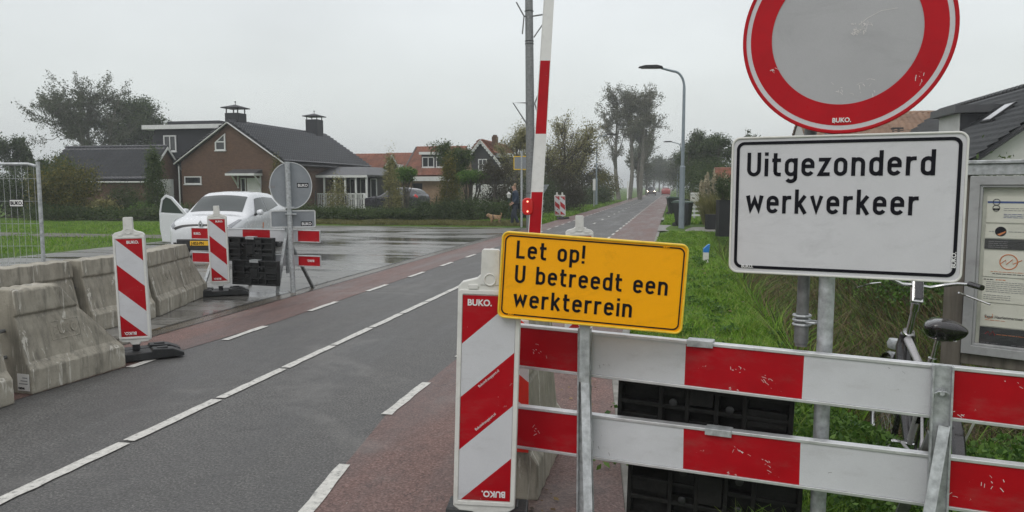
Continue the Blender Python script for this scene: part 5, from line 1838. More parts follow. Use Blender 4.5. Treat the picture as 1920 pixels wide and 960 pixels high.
def roof_slope(name, e0, e1, r1, r0, mat, parent, tw=0.30, th=0.36, amp=0.06, thick=0.10, step=0.11):
    """tiled slope: eave e0->e1, ridge r0->r1 (world coords minus parent location)"""
    base = parent.location if parent else Vector((0, 0, 0))
    e0, e1, r1, r0 = [Vector(q) - base for q in (e0, e1, r1, r0)]
    Lu = max((e1 - e0).length, (r1 - r0).length)
    Lv = (r0 - e0).length
    nu, nv = max(1, round(Lu / tw)), max(1, round(Lv / th))
    nrm = (e1 - e0).cross(r0 - e0).normalized()
    if nrm.z < 0:
        nrm = -nrm
    us = np.linspace(0, 1, nu * 4 + 1)
    prof = np.array([0.0, 0.75, 1.0, 0.35])
    pu = np.concatenate([np.tile(prof, nu), [0.0]]) * amp
    vsl, voff = [], []
    for j in range(nv):
        vsl += [j / nv, (j + 1) / nv - 1e-4]
        voff += [step, 0.0]
    vsl, voff = np.array(vsl), np.array(voff)
    U, V = np.meshgrid(us, vsl)
    OFF = pu[None, :] + voff[:, None]
    A = [np.array(q) for q in (e0, e1, r1, r0)]
    pos = (A[0] * (1 - U[..., None]) + A[1] * U[..., None]) * (1 - V[..., None]) + (A[3] * (1 - U[..., None]) + A[2] * U[..., None]) * V[..., None]
    pos = pos + np.array(nrm) * (OFF[..., None] + thick)
    ny, nx = U.shape
    co = pos.reshape(-1, 3)
    i = np.arange((ny - 1) * (nx - 1))
    a = (i // (nx - 1)) * nx + i % (nx - 1)
    q = np.stack([a, a + 1, a + nx + 1, a + nx], -1)
    # underside slab
    k = len(co)
    n_ = np.array(nrm)
    ex = [A[0], A[1], A[2], A[3]]
    ex = [p for p in ex] + [p + n_ * (thick - 0.004) for p in ex]
    co = np.vstack([co, np.array(ex)])
    q2 = np.array([[0, 1, 2, 3], [0, 1, 5, 4], [1, 2, 6, 5], [2, 3, 7, 6], [3, 0, 4, 7]]) + k
    return np_mesh(name, co, np.vstack([q, q2]), mat, parent)
def window(parent, c, w_, h_, rotz=0.0, bars=1, hbars=0, fr=0.07, poly=None, frame=WHITE):
    """c world centre of the window on its wall; outward is local -Y"""
    m = MB()
    if poly is None:
        poly = [(-w_ / 2, -h_ / 2), (w_ / 2, -h_ / 2), (w_ / 2, h_ / 2), (-w_ / 2, h_ / 2)]
    cx = sum(p[0] for p in poly) / len(poly)
    cz = sum(p[1] for p in poly) / len(poly)
    inn = []
    for p in poly:
        dx, dz = p[0] - cx, p[1] - cz
        inn.append((cx + dx * (1 - 2 * fr / w_), cz + dz * (1 - 2 * fr / h_)))
    ring_prism(m, poly, inn, -0.05, 0.04)
    for i in range(bars):
        x_ = -w_ / 2 + w_ * (i + 1) / (bars + 1)
        m.box(x_ - fr * 0.4, x_ + fr * 0.4, -0.045, 0.03, -h_ / 2 + fr, h_ / 2 - fr)
    for i in range(hbars):
        z_ = -h_ / 2 + h_ * (i + 1) / (hbars + 1)
        m.box(-w_ / 2 + fr, w_ / 2 - fr, -0.043, 0.03, z_ - fr * 0.4, z_ + fr * 0.4)
    m.box(-w_ / 2 - 0.04, w_ / 2 + 0.04, -0.09, 0.0, -h_ / 2 - 0.06, -h_ / 2 - 0.002)
    o = m.build('window', frame, parent)
    o.location = Vector(c) - parent.location
    o.rotation_euler = (0, 0, rotz)
    pm = MB()
    pm.prism(inn, -0.012, -0.004)
    pm.build('pane', WGL, o)
    return o
def lbuild(m, name, mat, parent, **k):
    base = parent.location
    m.v = [(x - base.x, y - base.y, z - base.z) for x, y, z in m.v]
    return m.build(name, mat, parent, **k)
def ridge_tiles(parent, a, b_, mat, r=0.10):
    a, b_ = Vector(a), Vector(b_)
    n = int((b_ - a).length / 0.35)
    mm = MB()
    for i in range(n):
        p, q = a.lerp(b_, i / n), a.lerp(b_, (i + 1.08) / n)
        mm.tube([p, q], [r * 1.1, r * 0.92], 8)
    return lbuild(mm, 'ridge_tiles', mat, parent)

# brown brick house
YG = 45.0
apex = PY(430, 230, YG)
el, er = PY(337, 305, YG), PY(529, 299, YG)
ze = (el.z + er.z) / 2
YB = 59.0
bh = thing('brick_house', 'brown brick house with dark tiled roof and two black chimneys', 'house', (apex.x, YG, 0))
m = MB()
m.prism([(el.x + 0.1, 0), (er.x - 0.1, 0), (er.x - 0.1, ze), (apex.x, apex.z - 0.05), (el.x + 0.1, ze)], YG, YB)
lbuild(m, 'wall', BR1, bh)
ov = 0.28
for a_, s_ in ((el, -1), (er, 1)):
    sl = (apex.z - ze) / abs(apex.x - a_.x)
    e0 = Vector((a_.x + s_ * ov, YG - 0.2, ze - ov * sl))
    roof_slope('roof', e0, e0 + Vector((0, YB - YG + 0.4, 0)), (apex.x, YB + 0.2, apex.z), (apex.x, YG - 0.2, apex.z), TILE_D, bh)
    m = MB()
    m.bar((apex.x, YG - 0.24, apex.z + 0.0), (a_.x + s_ * ov, YG - 0.24, ze - ov * sl), 0.05, 0.16)
    bx = lbuild(m, 'barge_board', WHITE, bh)
ridge_tiles(bh, (apex.x, YG - 0.2, apex.z + 0.14), (apex.x, YB + 0.2, apex.z + 0.14), TILE_D)
m = MB()
m.tube([(er.x + 0.34, YG, ze - 0.25), (er.x + 0.34, YB, ze - 0.25)], 0.07, 8)
lbuild(m, 'gutter', MAT['black'], bh)
def chimney(parent, cx, cy, w_, z0, z1, zcap):
    m = MB().box(cx - w_, cx + w_, cy - w_, cy + w_, z0, z1)
    c = lbuild(m, 'chimney', CLAD, parent)
    m = MB()
    for sx in (-1, 1):
        for sy in (-1, 1):
            m.box(cx + sx * w_ * 0.85 - 0.03, cx + sx * w_ * 0.85 + 0.03, cy + sy * w_ * 0.85 - 0.03, cy + sy * w_ * 0.85 + 0.03, z1, zcap)
    m.v = [(x - parent.location.x, y - parent.location.y, z - parent.location.z) for x, y, z in m.v]
    m.build('cap_posts', MAT['black'], c)
    m = MB()
    k = w_ * 1.38
    m.add([(cx - k, cy - k, zcap), (cx + k, cy - k, zcap), (cx + k, cy + k, zcap), (cx - k, cy + k, zcap), (cx, cy, zcap + 0.28), (cx - k, cy - k, zcap + 0.06), (cx + k, cy - k, zcap + 0.06), (cx + k, cy + k, zcap + 0.06), (cx - k, cy + k, zcap + 0.06)],
          [(3, 2, 1, 0), (0, 1, 6, 5), (1, 2, 7, 6), (2, 3, 8, 7), (3, 0, 5, 8), (5, 6, 4), (6, 7, 4), (7, 8, 4), (8, 5, 4)])
    m.tube([(cx, cy, zcap + 0.25), (cx, cy, zcap + 0.42)], 0.02, 6)
    m.tube([(cx, cy, zcap + 0.42), (cx, cy, zcap + 0.50)], 0.05, 6)
    m.v = [(x - parent.location.x, y - parent.location.y, z - parent.location.z) for x, y, z in m.v]
    m.build('cap', CLAD, c)
c1 = PY(437, 210, YG + 1.0)
chimney(bh, c1.x, YG + 1.3, 0.50, apex.z - 0.6, PY(437, 212, YG + 1).z, PY(437, 203, YG + 1).z)
c2 = PY(589, 240, YB - 1.5)
chimney(bh, apex.x, YB - 1.9, 0.52, apex.z - 0.6, zat(234, 66), zat(229, 66))
q = PY(413, 266, YG - 0.02)
window(bh, q, 0.78, 1.12, 0, 0, 1, 0.09, [(-0.39, -0.56), (0.39, -0.56), (0.39, 0.56), (-0.39, -0.02)])
q = PY(362, 338, YG - 0.02)
window(bh, q, 1.28, 0.52, 0, 0, 0, 0.07)
q0, q1 = PY(463, 334, YG - 0.03), PY(491, 395, YG - 0.03)
m = MB()
m.box(q0.x, q1.x, YG - 0.06, YG + 0.02, 0.05, q0.z)
do = lbuild(m, 'door', WHITE, bh)
m = MB()
for j in range(3):
    m.box(q0.x + 0.15, q1.x - 0.15, YG - 0.08, YG - 0.061, 0.3 + j * 0.62, 0.8 + j * 0.62)
lbuild(m, 'door_panel', RENDERW, bh)
q = PY(457, 360, YG - 0.02)
window(bh, (q.x, q.y, 1.3), 0.36, 1.95, 0, 0, 0, 0.05)
qa, qb = PY(438, 329, YG), PY(492, 329, YG)
m = MB()
m.box(qa.x, qb.x, YG - 1.0, YG - 0.001, qa.z - 0.02, qa.z + 0.12)
lbuild(m, 'canopy', WHITE, bh)
m = MB()
m.add([(qa.x, YG - 1.0, qa.z + 0.121), (qb.x, YG - 1.0, qa.z + 0.121), (qb.x, YG - 0.001, qa.z + 0.40), (qa.x, YG - 0.001, qa.z + 0.40), (qa.x, YG - 0.001, qa.z + 0.121), (qb.x, YG - 0.001, qa.z + 0.121)],
      [(0, 1, 2, 3), (0, 3, 4), (1, 5, 2), (0, 4, 5, 1), (4, 3, 2, 5)])
lbuild(m, 'canopy_roof', LEAD, bh)
m = MB()
for x_ in (qa.x + 0.35, qb.x - 0.12):
    m = MB()
    m.bar((x_, YG - 0.75, qa.z - 0.02), (x_, YG - 0.03, qa.z - 0.75), 0.08, 0.08)
    m.bar((x_, YG - 0.05, qa.z - 0.02), (x_, YG - 0.05, qa.z - 0.85), 0.08, 0.07)
    lbuild(m, 'canopy_bracket', WHITE, bh)
q = PX(527, 360, er.x)
m = MB()
m.tube([(el.x - 0.05, YG - 0.06, 0), (el.x - 0.05, YG - 0.06, ze - 0.3)], 0.045, 6)
lbuild(m, 'down_pipe', WHITE, bh)
# dark mansard wing with dormer window
W0, W1 = PY(272, 300, 47.5), PY(292, 300, 47.5)
zt0_ = PY(300, 243, 47.5).z
m = MB()
xw = apex.x - 0.3
m.prism([(W0.x - 0.1, 2.4), (xw, 2.4), (xw, zt0_), (W0.x + 0.9, zt0_)], 47.5, 54)
lbuild(m, 'mansard_wing', CLAD, bh)
m = MB()
xr = PY(414, 240, 47.0).x
m.box(W0.x + 0.15, xr, 47.1, 54.2, zt0_ + 0.002, zt0_ + 0.30)
lbuild(m, 'cornice', WHITE, bh)
m = MB()
qa, qb = PY(314, 228, 50), PY(411, 232, 50)
m.box(qa.x, qb.x, 50, 54, zt0_ + 0.30, PY(350, 227, 50).z)
lbuild(m, 'flat_roof_edge', CLAD, bh)
q = PY(319, 269, 47.45)
window(bh, q, 1.02, 1.15, 0, 1, 0, 0.09)
# veranda
V0, V1 = PY(585, 331, 50), PY(684, 331, 50)
zr_ = V0.z
m = MB()
m.add([(V0.x, 49.9, zr_), (V1.x + 0.2, 49.9, zr_), (V1.x + 0.2, 58, zr_), (V0.x, 58, zr_), (V0.x, 49.9, zr_ + 0.12), (V1.x + 0.2, 49.9, zr_ + 0.12), (V1.x - 0.9, 52.6, zr_ + 0.75), (V0.x, 52.6, zr_ + 0.75), (V0.x, 58, zr_ + 0.75), (V1.x - 0.9, 58, zr_ + 0.75), (V1.x + 0.2, 58, zr_ + 0.12)],
      [(0, 1, 5, 4), (4, 5, 6, 7), (7, 6, 9, 8), (5, 10, 9, 6), (0, 3, 2, 1), (1, 2, 10, 5), (0, 4, 7, 8, 3), (2, 3, 8, 9, 10)])
lbuild(m, 'veranda_roof', LEAD, bh)
m = MB()
m.box(V0.x, V1.x + 0.22, 49.84, 49.9, zr_ - 0.08, zr_ + 0.10)
lbuild(m, 'fascia', WHITE, bh)
m = MB()
m.box(V0.x, V1.x - 0.2, 52.5, 57.5, 0, zr_)
lbuild(m, 'veranda_wall', BLKWOOD, bh)
for i in range(6):
    x_ = V0.x + 0.1 + (V1.x - V0.x) * i / 5
    m = MB().box(x_ - 0.06, x_ + 0.06, 50.0, 50.12, 0, zr_ - 0.001)
    lbuild(m, 'veranda_post', WHITE, bh)
    if i < 5:
        window(bh, (x_ + 0.35, 52.48, 1.55), 0.5, 1.5, 0, 0, 0, 0.06)
m = MB()
x_ = V0.x
while x_ < V1.x:
    m.box(x_, x_ + 0.05, 50.02, 50.06, 0.2, 1.15)
    x_ += 0.13
m.box(V0.x, V1.x + 0.05, 50.0, 50.09, 1.151, 1.23)
m.box(V0.x, V1.x + 0.05, 50.0, 50.09, 0.12, 0.199)
lbuild(m, 'railing', WHITE, bh)
m = MB()
m.prism([(V1.x, 0), (V1.x + 1.6, 0), (V1.x + 1.45, 0.22), (V1.x + 0.5, 0.62), (V1.x, 1.25)], 49.7, 49.82)
lbuild(m, 'stair_side', WHITE, bh)

# low brick garage
YF, YR_, YK = 42.5, 44.4, 46.2
XR = -33.4
XL = PY(88, 300, YF).x
zer = PY(240, 331, YF).z
zrr = PY(240, 279, YR_).z
gh = thing('brick_garage', 'low brick garage with dark tiled roof beside the brown house', 'garage', (XR, YF, 0))
m = MB()
vs = [(x_, y_, z_) for x_ in (XL, XR) for y_, z_ in ((YF, 0), (YK, 0), (YK, zer), (YR_, zrr - 0.05), (YF, zer))]
m.add(vs, [(0, 1, 2, 3, 4), (9, 8, 7, 6, 5), (0, 5, 6, 1), (1, 6, 7, 2), (2, 7, 8, 3), (3, 8, 9, 4), (4, 9, 5, 0)])
lbuild(m, 'wall', BR1, gh)
sl = (zrr - zer) / (YR_ - YF)
roof_slope('roof', (XL - 0.2, YF - 0.3, zer - 0.3 * sl), (XR + 0.2, YF - 0.3, zer - 0.3 * sl), (XR + 0.2, YR_, zrr), (XL - 0.2, YR_, zrr), TILE_D, gh, amp=0.05)
roof_slope('roof', (XL - 0.2, YK + 0.3, zer - 0.3 * sl), (XR + 0.2, YK + 0.3, zer - 0.3 * sl), (XR + 0.2, YR_, zrr), (XL - 0.2, YR_, zrr), TILE_D, gh)
ridge_tiles(gh, (XL - 0.2, YR_, zrr + 0.14), (XR + 0.2, YR_, zrr + 0.14), TILE_D)
for ye in (YF - 0.3, YK + 0.3):
    m = MB()
    p0, p1 = Vector((XR + 0.23, YR_, zrr + 0.02)), Vector((XR + 0.23, ye, zer - 0.3 * sl + 0.02))
    for dz in (0,):
        m.add([p0 + Vector((0, 0, 0.09)), p1 + Vector((0, 0, 0.09)), p1 - Vector((0, 0, 0.09)), p0 - Vector((0, 0, 0.09)), p0 + Vector((0.04, 0, 0.09)), p1 + Vector((0.04, 0, 0.09)), p1 + Vector((0.04, 0, -0.09)), p0 + Vector((0.04, 0, -0.09))],
              [(0, 1, 2, 3), (7, 6, 5, 4), (0, 4, 5, 1), (3, 2, 6, 7), (1, 5, 6, 2), (0, 3, 7, 4)])
    lbuild(m, 'barge_board', WHITE, gh)
m = MB()
m.tube([(XL - 0.2, YF - 0.36, zer - 0.36), (XR + 0.1, YF - 0.36, zer - 0.36)], 0.05, 6)
lbuild(m, 'gutter', WHITE, gh)
q = PY(182, 348, YF - 0.02)
window(gh, q, 0.62, 0.52, 0, 1, 0, 0.05, frame=M('tan_wood', (0.25, 0.2, 0.14), 0.6))
y0_, y1_ = PX(307, 340, XR).y, PX(332, 340, XR).y
m = MB()
m.box(XR + 0.002, XR + 0.06, YF + 0.7, YF + 2.6, 0.02, PX(320, 336, XR).z)
lbuild(m, 'door', WHITE, gh)
m = MB()
m.box(XR + 0.061, XR + 0.08, YF + 0.95, YF + 1.55, 0.3, 1.7)
m.box(XR + 0.061, XR + 0.08, YF + 1.75, YF + 2.35, 0.3, 1.7)
lbuild(m, 'door_panel', RENDERW, gh)

# orange roofed houses
def x_house(name, label, u0, u1, vr, ve, YF, YR_, roofm, wallm, depth2=None, extra=0.3):
    YK = YR_ * 2 - YF if depth2 is None else depth2
    xl, xr_ = PY(u0, 330, YF).x, PY(u1, 330, YF).x
    um = (u0 + u1) / 2
    ze_, zr_ = PY(um, ve, YF).z, PY(um, vr, YR_).z
    h = thing(name, label, 'house', ((xl + xr_) / 2, YF, 0))
    m = MB()
    vs = [(x_, y_, z_) for x_ in (xl, xr_) for y_, z_ in ((YF, 0), (YK, 0), (YK, ze_), (YR_, zr_ - 0.05), (YF, ze_))]
    m.add(vs, [(0, 1, 2, 3, 4), (9, 8, 7, 6, 5), (0, 5, 6, 1), (1, 6, 7, 2), (2, 7, 8, 3), (3, 8, 9, 4), (4, 9, 5, 0)])
    lbuild(m, 'wall', wallm, h)
    sl = (zr_ - ze_) / (YR_ - YF)
    roof_slope('roof', (xl - 0.1, YF - extra, ze_ - extra * sl), (xr_ + 0.15, YF - extra, ze_ - extra * sl), (xr_ + 0.15, YR_, zr_), (xl - 0.1, YR_, zr_), roofm, h)
    roof_slope('roof', (xl - 0.1, YK + extra, ze_ - extra * sl), (xr_ + 0.15, YK + extra, ze_ - extra * sl), (xr_ + 0.15, YR_, zr_), (xl - 0.1, YR_, zr_), roofm, h)
    ridge_tiles(h, (xl - 0.1, YR_, zr_ + 0.14), (xr_ + 0.15, YR_, zr_ + 0.14), roofm)
    return h, xl, xr_, ze_, zr_
h, xl, xr_, ze_, zr_ = x_house('tiled_house', 'low house with orange tiles and white trimmed gable left of the conical shrub', 640, 708, 293, 330, 62, 65, TILE_O, BR2)
for ye, zz in ((61.7, ze_ - 0.3), (68.3, ze_ - 0.3)):
    m = MB()
    m.bar((xr_ + 0.2, 65, zr_ + 0.05), (xr_ + 0.2, ye, zz), 0.06, 0.20)
    lbuild(m, 'barge_board', WHITE, h)
m = MB()
m.add([(xr_ + 0.02, 62.2, ze_), (xr_ + 0.02, 67.8, ze_), (xr_ + 0.02, 65, zr_ - 0.1), (xr_ + 0.10, 62.2, ze_), (xr_ + 0.10, 67.8, ze_), (xr_ + 0.10, 65, zr_ - 0.1)], [(0, 1, 2), (5, 4, 3), (0, 3, 4, 1), (1, 4, 5, 2), (2, 5, 3, 0)])
lbuild(m, 'gable_boards', BLKWOOD, h)
m = MB()
m.box(xl, xr_ + 0.3, 61.4, 61.62, ze_ - 0.45, ze_ - 0.12)
lbuild(m, 'fascia', WHITE, h)
h, xl, xr_, ze_, zr_ = x_house('tiled_house', 'wide low orange tiled roof with a skylight between two houses', 700, 764, 291, 334, 69, 73, TILE_O, BR2)
m = MB()
m.box(PY(718, 310, 68.5).x, PY(742, 310, 68.5).x, 69.7, 70.6, ze_ + 1.0, ze_ + 1.35)
lbuild(m, 'skylight', WHITE, h)
m = MB()
m.box(xl, xr_ + 0.3, 68.4, 68.62, ze_ - 0.45, ze_ - 0.12)
lbuild(m, 'fascia', WHITE, h)
h, xl, xr_, ze_, zr_ = x_house('tiled_house', 'taller orange tiled house with a flat roofed dormer window', 757, 850, 279, 328, 64.5, 68.5, TILE_O, BR2)
m = MB()
m.bar((xl - 0.15, 68.5, zr_ + 0.1), (xl - 0.15, 64.2, ze_ - 0.2), 0.10, 0.30)
lbuild(m, 'verge_board', LEAD, h)
q0, q1 = PY(789, 290, 65), PY(829, 316, 65)
m = MB()
m.box(q0.x, q1.x, 65.2, 68.0, q1.z - 0.1, q0.z)
dmo = lbuild(m, 'dormer', CLAD, h)
m = MB()
m.box(q0.x - 0.15, q1.x + 0.15, 64.9, 68.2, q0.z + 0.002, q0.z + 0.24)
lbuild(m, 'dormer_cornice', WHITE, h)
qc = PY(803, 304, 65.18)
window(h, qc, 1.15, 0.95, 0, 1, 0, 0.08)
window(h, (qc.x + 1.2, qc.y, qc.z), 0.9, 0.95, 0, 0, 0, 0.08)
m = MB()
m.box(xl, xr_ + 0.1, 63.9, 64.12, ze_ - 0.55, ze_ - 0.15)
lbuild(m, 'fascia', WHITE, h)
window(h, (PY(783, 350, 64.48).x, 64.48, 1.35), 0.9, 1.3, 0, 0, 0, 0.06, frame=BLKWOOD)

# black boarded house
YH = 60.0
a_ = PY(902, 264, YH)
pts2 = [PY(884, 290, YH), PY(925, 290, YH), PY(950, 326, YH)]
kh = thing('black_boarded_house', 'black boarded house with white scalloped gable trim and orange roof', 'house', (a_.x, YH, 0))
xl_, xm_, xr2 = pts2[0].x, pts2[1].x, pts2[2].x
m = MB()
m.prism([(xl_, 1.9), (xr2, 1.9), (xr2, pts2[2].z), (xm_, pts2[1].z), (a_.x, a_.z), (xl_, pts2[0].z)], YH, YH + 9)
lbuild(m, 'upper_wall', BLKWOOD, kh)
m = MB()
m.box(xl_ + 0.03, xr2 - 0.03, YH + 0.02, YH + 8.9, 0, 1.899)
lbuild(m, 'lower_wall', RENDERW, kh)
roof_slope('roof', (xm_ + 0.1, YH - 0.25, pts2[1].z), (xm_ + 0.1, YH + 9.3, pts2[1].z), (a_.x, YH + 9.3, a_.z + 0.05), (a_.x, YH - 0.25, a_.z + 0.05), TILE_O, kh)
roof_slope('roof', (xl_ - 0.2, YH - 0.25, pts2[0].z - 0.1), (xl_ - 0.2, YH + 9.3, pts2[0].z - 0.1), (a_.x, YH + 9.3, a_.z + 0.05), (a_.x, YH - 0.25, a_.z + 0.05), TILE_O, kh)
m = MB()
def scallop(p, q):
    p, q = Vector(p), Vector(q)
    m.bar(p, q, 0.05, 0.15)
    n = int((q - p).length / 0.25)
    for i in range(n):
        c = p.lerp(q, (i + 0.5) / n) - Vector((0, 0, 0.12))
        m.prism([(c.x + 0.13 * math.cos(a * math.pi / 4), c.z + 0.13 * math.sin(a * math.pi / 4)) for a in range(8)], c.y - 0.02, c.y + 0.02)
scallop((a_.x, YH - 0.3, a_.z + 0.05), (xl_ - 0.2, YH - 0.3, pts2[0].z - 0.08))
scallop((a_.x, YH - 0.3, a_.z + 0.05), (xm_, YH - 0.3, pts2[1].z))
scallop((xm_ + 0.1, YH - 0.3, pts2[1].z - 0.05), (xr2 + 0.1, YH - 0.3, pts2[2].z))
lbuild(m, 'gable_trim', WHITE, kh)
m = MB()
m.box(xm_, PY(978, 290, YH).x, YH + 0.5, YH + 5, PY(940, 292, YH).z - 0.1, PY(940, 288, YH).z + 0.05)
lbuild(m, 'side_cornice', WHITE, kh)
window(kh, PY(905, 309, YH - 0.02), 0.75, 0.95, 0, 1, 1, 0.08)
window(kh, PY(897, 352, YH - 0.02), 0.6, 0.9, 0, 1, 0, 0.08)
cc = PY(928, 270, YH + 1)
m = MB().box(cc.x - 0.22, cc.x + 0.22, YH + 0.8, YH + 1.25, 3.4, PY(928, 256, YH + 1).z)
m.box(cc.x - 0.15, cc.x + 0.15, YH + 0.87, YH + 1.18, PY(928, 256, YH + 1).z, PY(928, 253, YH + 1).z)
lbuild(m, 'chimney', BR1, kh)

# house on the right behind the notice board
rh = thing('rendered_house', 'white rendered house with steep dark tiled roof and skylight', 'house', (9, 25.3, 0))
XE, XRi, XO = 9.0, 12.5, 16.0
Y0_, Y1_ = 25.3, 40.0
zE, zR = 2.5, 5.2
m = MB()
m.prism([(XE + 0.1, -0.2), (XO, -0.2), (XO, zE), (XRi, zR - 0.08), (XE + 0.1, zE)], Y0_ + 0.25, Y1_)
lbuild(m, 'wall', RENDERW, rh)
DK = M('anthracite_flat_tiles', (0.022, 0.024, 0.027), 0.5, 0, 0.25, 1.2, 30, 0.2, 0.3, (0.08, 0.08, 0.08))
roof_slope('roof', (XE - 0.2, Y0_, zE - 0.15), (XE - 0.2, Y1_, zE - 0.15), (XRi, Y1_, zR), (XRi, Y0_, zR), DK, rh, tw=0.33, th=0.36, amp=0.006, step=0.075)
roof_slope('roof', (XO + 0.2, Y0_, zE - 0.15), (XO + 0.2, Y1_, zE - 0.15), (XRi, Y1_, zR), (XRi, Y0_, zR), DK, rh, tw=0.33, th=0.36, amp=0.006, step=0.075)
ridge_tiles(rh, (XRi, Y0_, zR + 0.14), (XRi, Y1_, zR + 0.14), DK, 0.11)
m = MB()
m.bar((XRi, Y0_ - 0.03, zR), (XE - 0.2, Y0_ - 0.03, zE - 0.15), 0.06, 0.30)
m.bar((XRi, Y0_ - 0.03, zR), (XO + 0.2, Y0_ - 0.03, zE - 0.15), 0.06, 0.30)
lbuild(m, 'barge_board', MAT['black'], rh)
m = MB()
m.tube([(XE - 0.25, Y0_, zE - 0.16), (XE - 0.25, Y1_, zE - 0.16)], 0.08, 8)
lbuild(m, 'gutter', MAT['galv_dark'], rh)
def on_roof(u, v):
    # intersect the view ray with the left slope
    d = P(u, v, 1.0) - Vector((0, 0, EYE))
    k = (zR - zE + 0.15) / (XRi - XE + 0.2)
    t = (zE - 0.15 - k * (XE - 0.2) - EYE) / (d.z - k * d.x)
    return Vector((d.x * t, d.y * t, EYE + d.z * t))
c_ = on_roof(1878, 219)
kk = math.atan2(zR - zE + 0.15, XRi - XE + 0.2)
m = MB()
m.box(-0.5, 0.5, -0.42, 0.42, 0.12, 0.22)
sk = m.build('skylight', MAT['black'], rh)
sk.location = c_ - rh.location
sk.rotation_euler = (0, -kk, 0)
MB().box(-0.43, 0.43, -0.35, 0.35, 0.221, 0.23).build('pane', MAT['alu'], sk)
dx, dy = 10.35, 30.8
zd0 = 3.0
zd1 = zat(214, 27.9)
m = MB()
m.box(dx, 11.6, dy, dy + 2.2, zd0, zd1)
lbuild(m, 'dormer', CLAD, rh)
m = MB()
m.box(dx - 0.03, dx - 0.002, dy + 0.02, dy + 2.18, zd0 + 0.1, zd1)
lbuild(m, 'dormer_side', RENDERW, rh)
m = MB()
m.box(dx - 0.30, 11.65, dy - 0.30, dy + 2.4, zd1 + 0.002, zd1 + 0.28)
lbuild(m, 'dormer_cornice', LEAD, rh)
m = MB()
m.add([(-0.0, 0, 0)], [])
h, xl, xr_, ze_, zr_ = x_house('tiled_house', 'house with brown tiled roof seen over the white text sign', 1512, 1775, 217, 262, 44, 47, TILE_B, RENDERW)
m = MB().box(PY(1681, 236, 45).x - 0.3, PY(1681, 236, 45).x + 0.25, 44.6, 45.2, zr_ - 1.1, zr_ - 0.86)
lbuild(m, 'roof_vent', MAT['black'], h)
# small shed with reddish roof behind pampas
h, xl, xr_, ze_, zr_ = x_house('garden_shed', 'reddish roofed shed behind the pampas grass', 1346, 1420, 321, 338, 46, 48, TILE_O, BLKWOOD)
h['category'] = 'shed'

# ---------------------------------------------------------------- trees and shrubs
def at(u, t):
    return XY(u, t, 0.0)
tree('ash_tree', 'sparse grey tree with open crown behind the garage', 'tree', at(172, 76), zat(150, 76), 11.8, 0.28, 2.5, LM['grey'], 21000, 0.20, 18, 9, 7, None, clump=0.013, bark=BARKL, spread=1.0)
tree('broadleaf_tree', 'dense dark tree just left of the brown house', 'tree', at(236, 80), zat(160, 80), 9.5, 0.3, 2.0, LM['dark'], 26000, 0.22, 13, 8, 5, None, clump=0.04)
for u, t, v, W_, lb in ((28, 62, 250, 3.6, 'dark tree behind the fence panel'), (66, 64, 268, 2.4, 'small thin tree between fence and garage'), (-30, 60, 240, 4.5, 'dark tree at the left edge beyond the fence')):
    tree('broadleaf_tree', lb, 'tree', at(u, t), zat(v, t), W_, 0.12, 1.0, LM['dark'], 7000, 0.17, 8, 6, 4, 'dark trees beyond the left lawn', clump=0.05)
bush('shrub', 'yellow green shrub in front of the garage', 'shrub', at(122, 38), 3.4, 2.4, zat(303, 38), LM['yellow'], 12000, 0.12, 'ball', 0, 60)
bush('shrub', 'tall dark shrub at the left corner of the garage', 'shrub', at(105, 40.5), 2.4, 1.6, zat(292, 40.5), LM['mid'], 8000, 0.11, 'ball', 0.2, 40)
bush('shrub', 'dark round shrub under the small garage window', 'shrub', at(233, 38.5), 1.9, 1.5, zat(352, 38.5), LM['dark'], 6000, 0.08, 'ball', 0, 40)
bush('shrub', 'low bright shrub with white flowers near the garage', 'shrub', at(268, 37.5), 1.6, 1.3, zat(382, 37.5), LM['fresh'], 4500, 0.08, 'ball', 0, 30)
bush('shrub', 'pale spiky shrub right of the yellow one', 'shrub', at(183, 37.5), 1.6, 1.2, zat(378, 37.5), LM['olive'], 3500, 0.14, 'ball', 0, 30)
bush('columnar_shrub', 'dark column shaped tree beside the garage door', 'tree', at(290, 38), 1.15, 1.1, zat(296, 38), LM['mid'], 9000, 0.09, 'cone', 0.15, 60)
bush('hedge', 'dark hedge behind the steel fence panel', 'hedge', at(20, 40), 5.8, 1.6, zat(330, 40), LM['dark'], 17000, 0.12, 'box', 0, 110, rotz=YAW)
bush('hedge', 'low rough hedge along the lawn before the garage', 'hedge', at(190, 36.5), 8.0, 1.0, 0.75, LM['mid'], 13000, 0.09, 'box', 0, 110, rotz=YAW)
bush('shrub', 'climbing plant on the corner of the brown brick house', 'shrub', at(520, 48), 1.1, 0.8, zat(302, 48), LM['yellow'], 5000, 0.09, 'cone', 0.1, 50)
# hedge along the far side of the yard
hs = [(585, 3.2, 388, 'mid', 'hedge section under the veranda'), (650, 3.0, 392, 'mid', 'hedge section in front of the stair side'), (715, 3.0, 394, 'mid', 'hedge section in front of the dark car bonnet'),
      (775, 3.0, 393, 'dark', 'hedge section in front of the dark car tail'), (835, 2.6, 376, 'dark', 'hedge section under the conical tree'), (895, 2.8, 378, 'mid', 'hedge section under the round topped tree')]
for u, W_, v, lm, lb in hs:
    bush('hedge', lb, 'hedge', at(u, 35.8), W_, 1.3, zat(v, 35.8), LM[lm], 7000, 0.075, 'box', 0, 70, 'hedges along the far edge of the yard', rotz=YAW)
bush('shrub', 'loose olive shrub in front of the veranda', 'shrub', at(632, 37), 1.1, 0.9, zat(336, 37), LM['olive'], 3200, 0.08, 'cone', 0.1, 45)
bush('shrub', 'bright leafy shrub behind the grey round sign', 'shrub', at(530, 36.5), 2.2, 1.2, zat(360, 36.5), LM['mid'], 6000, 0.08, 'ball', 0, 50)
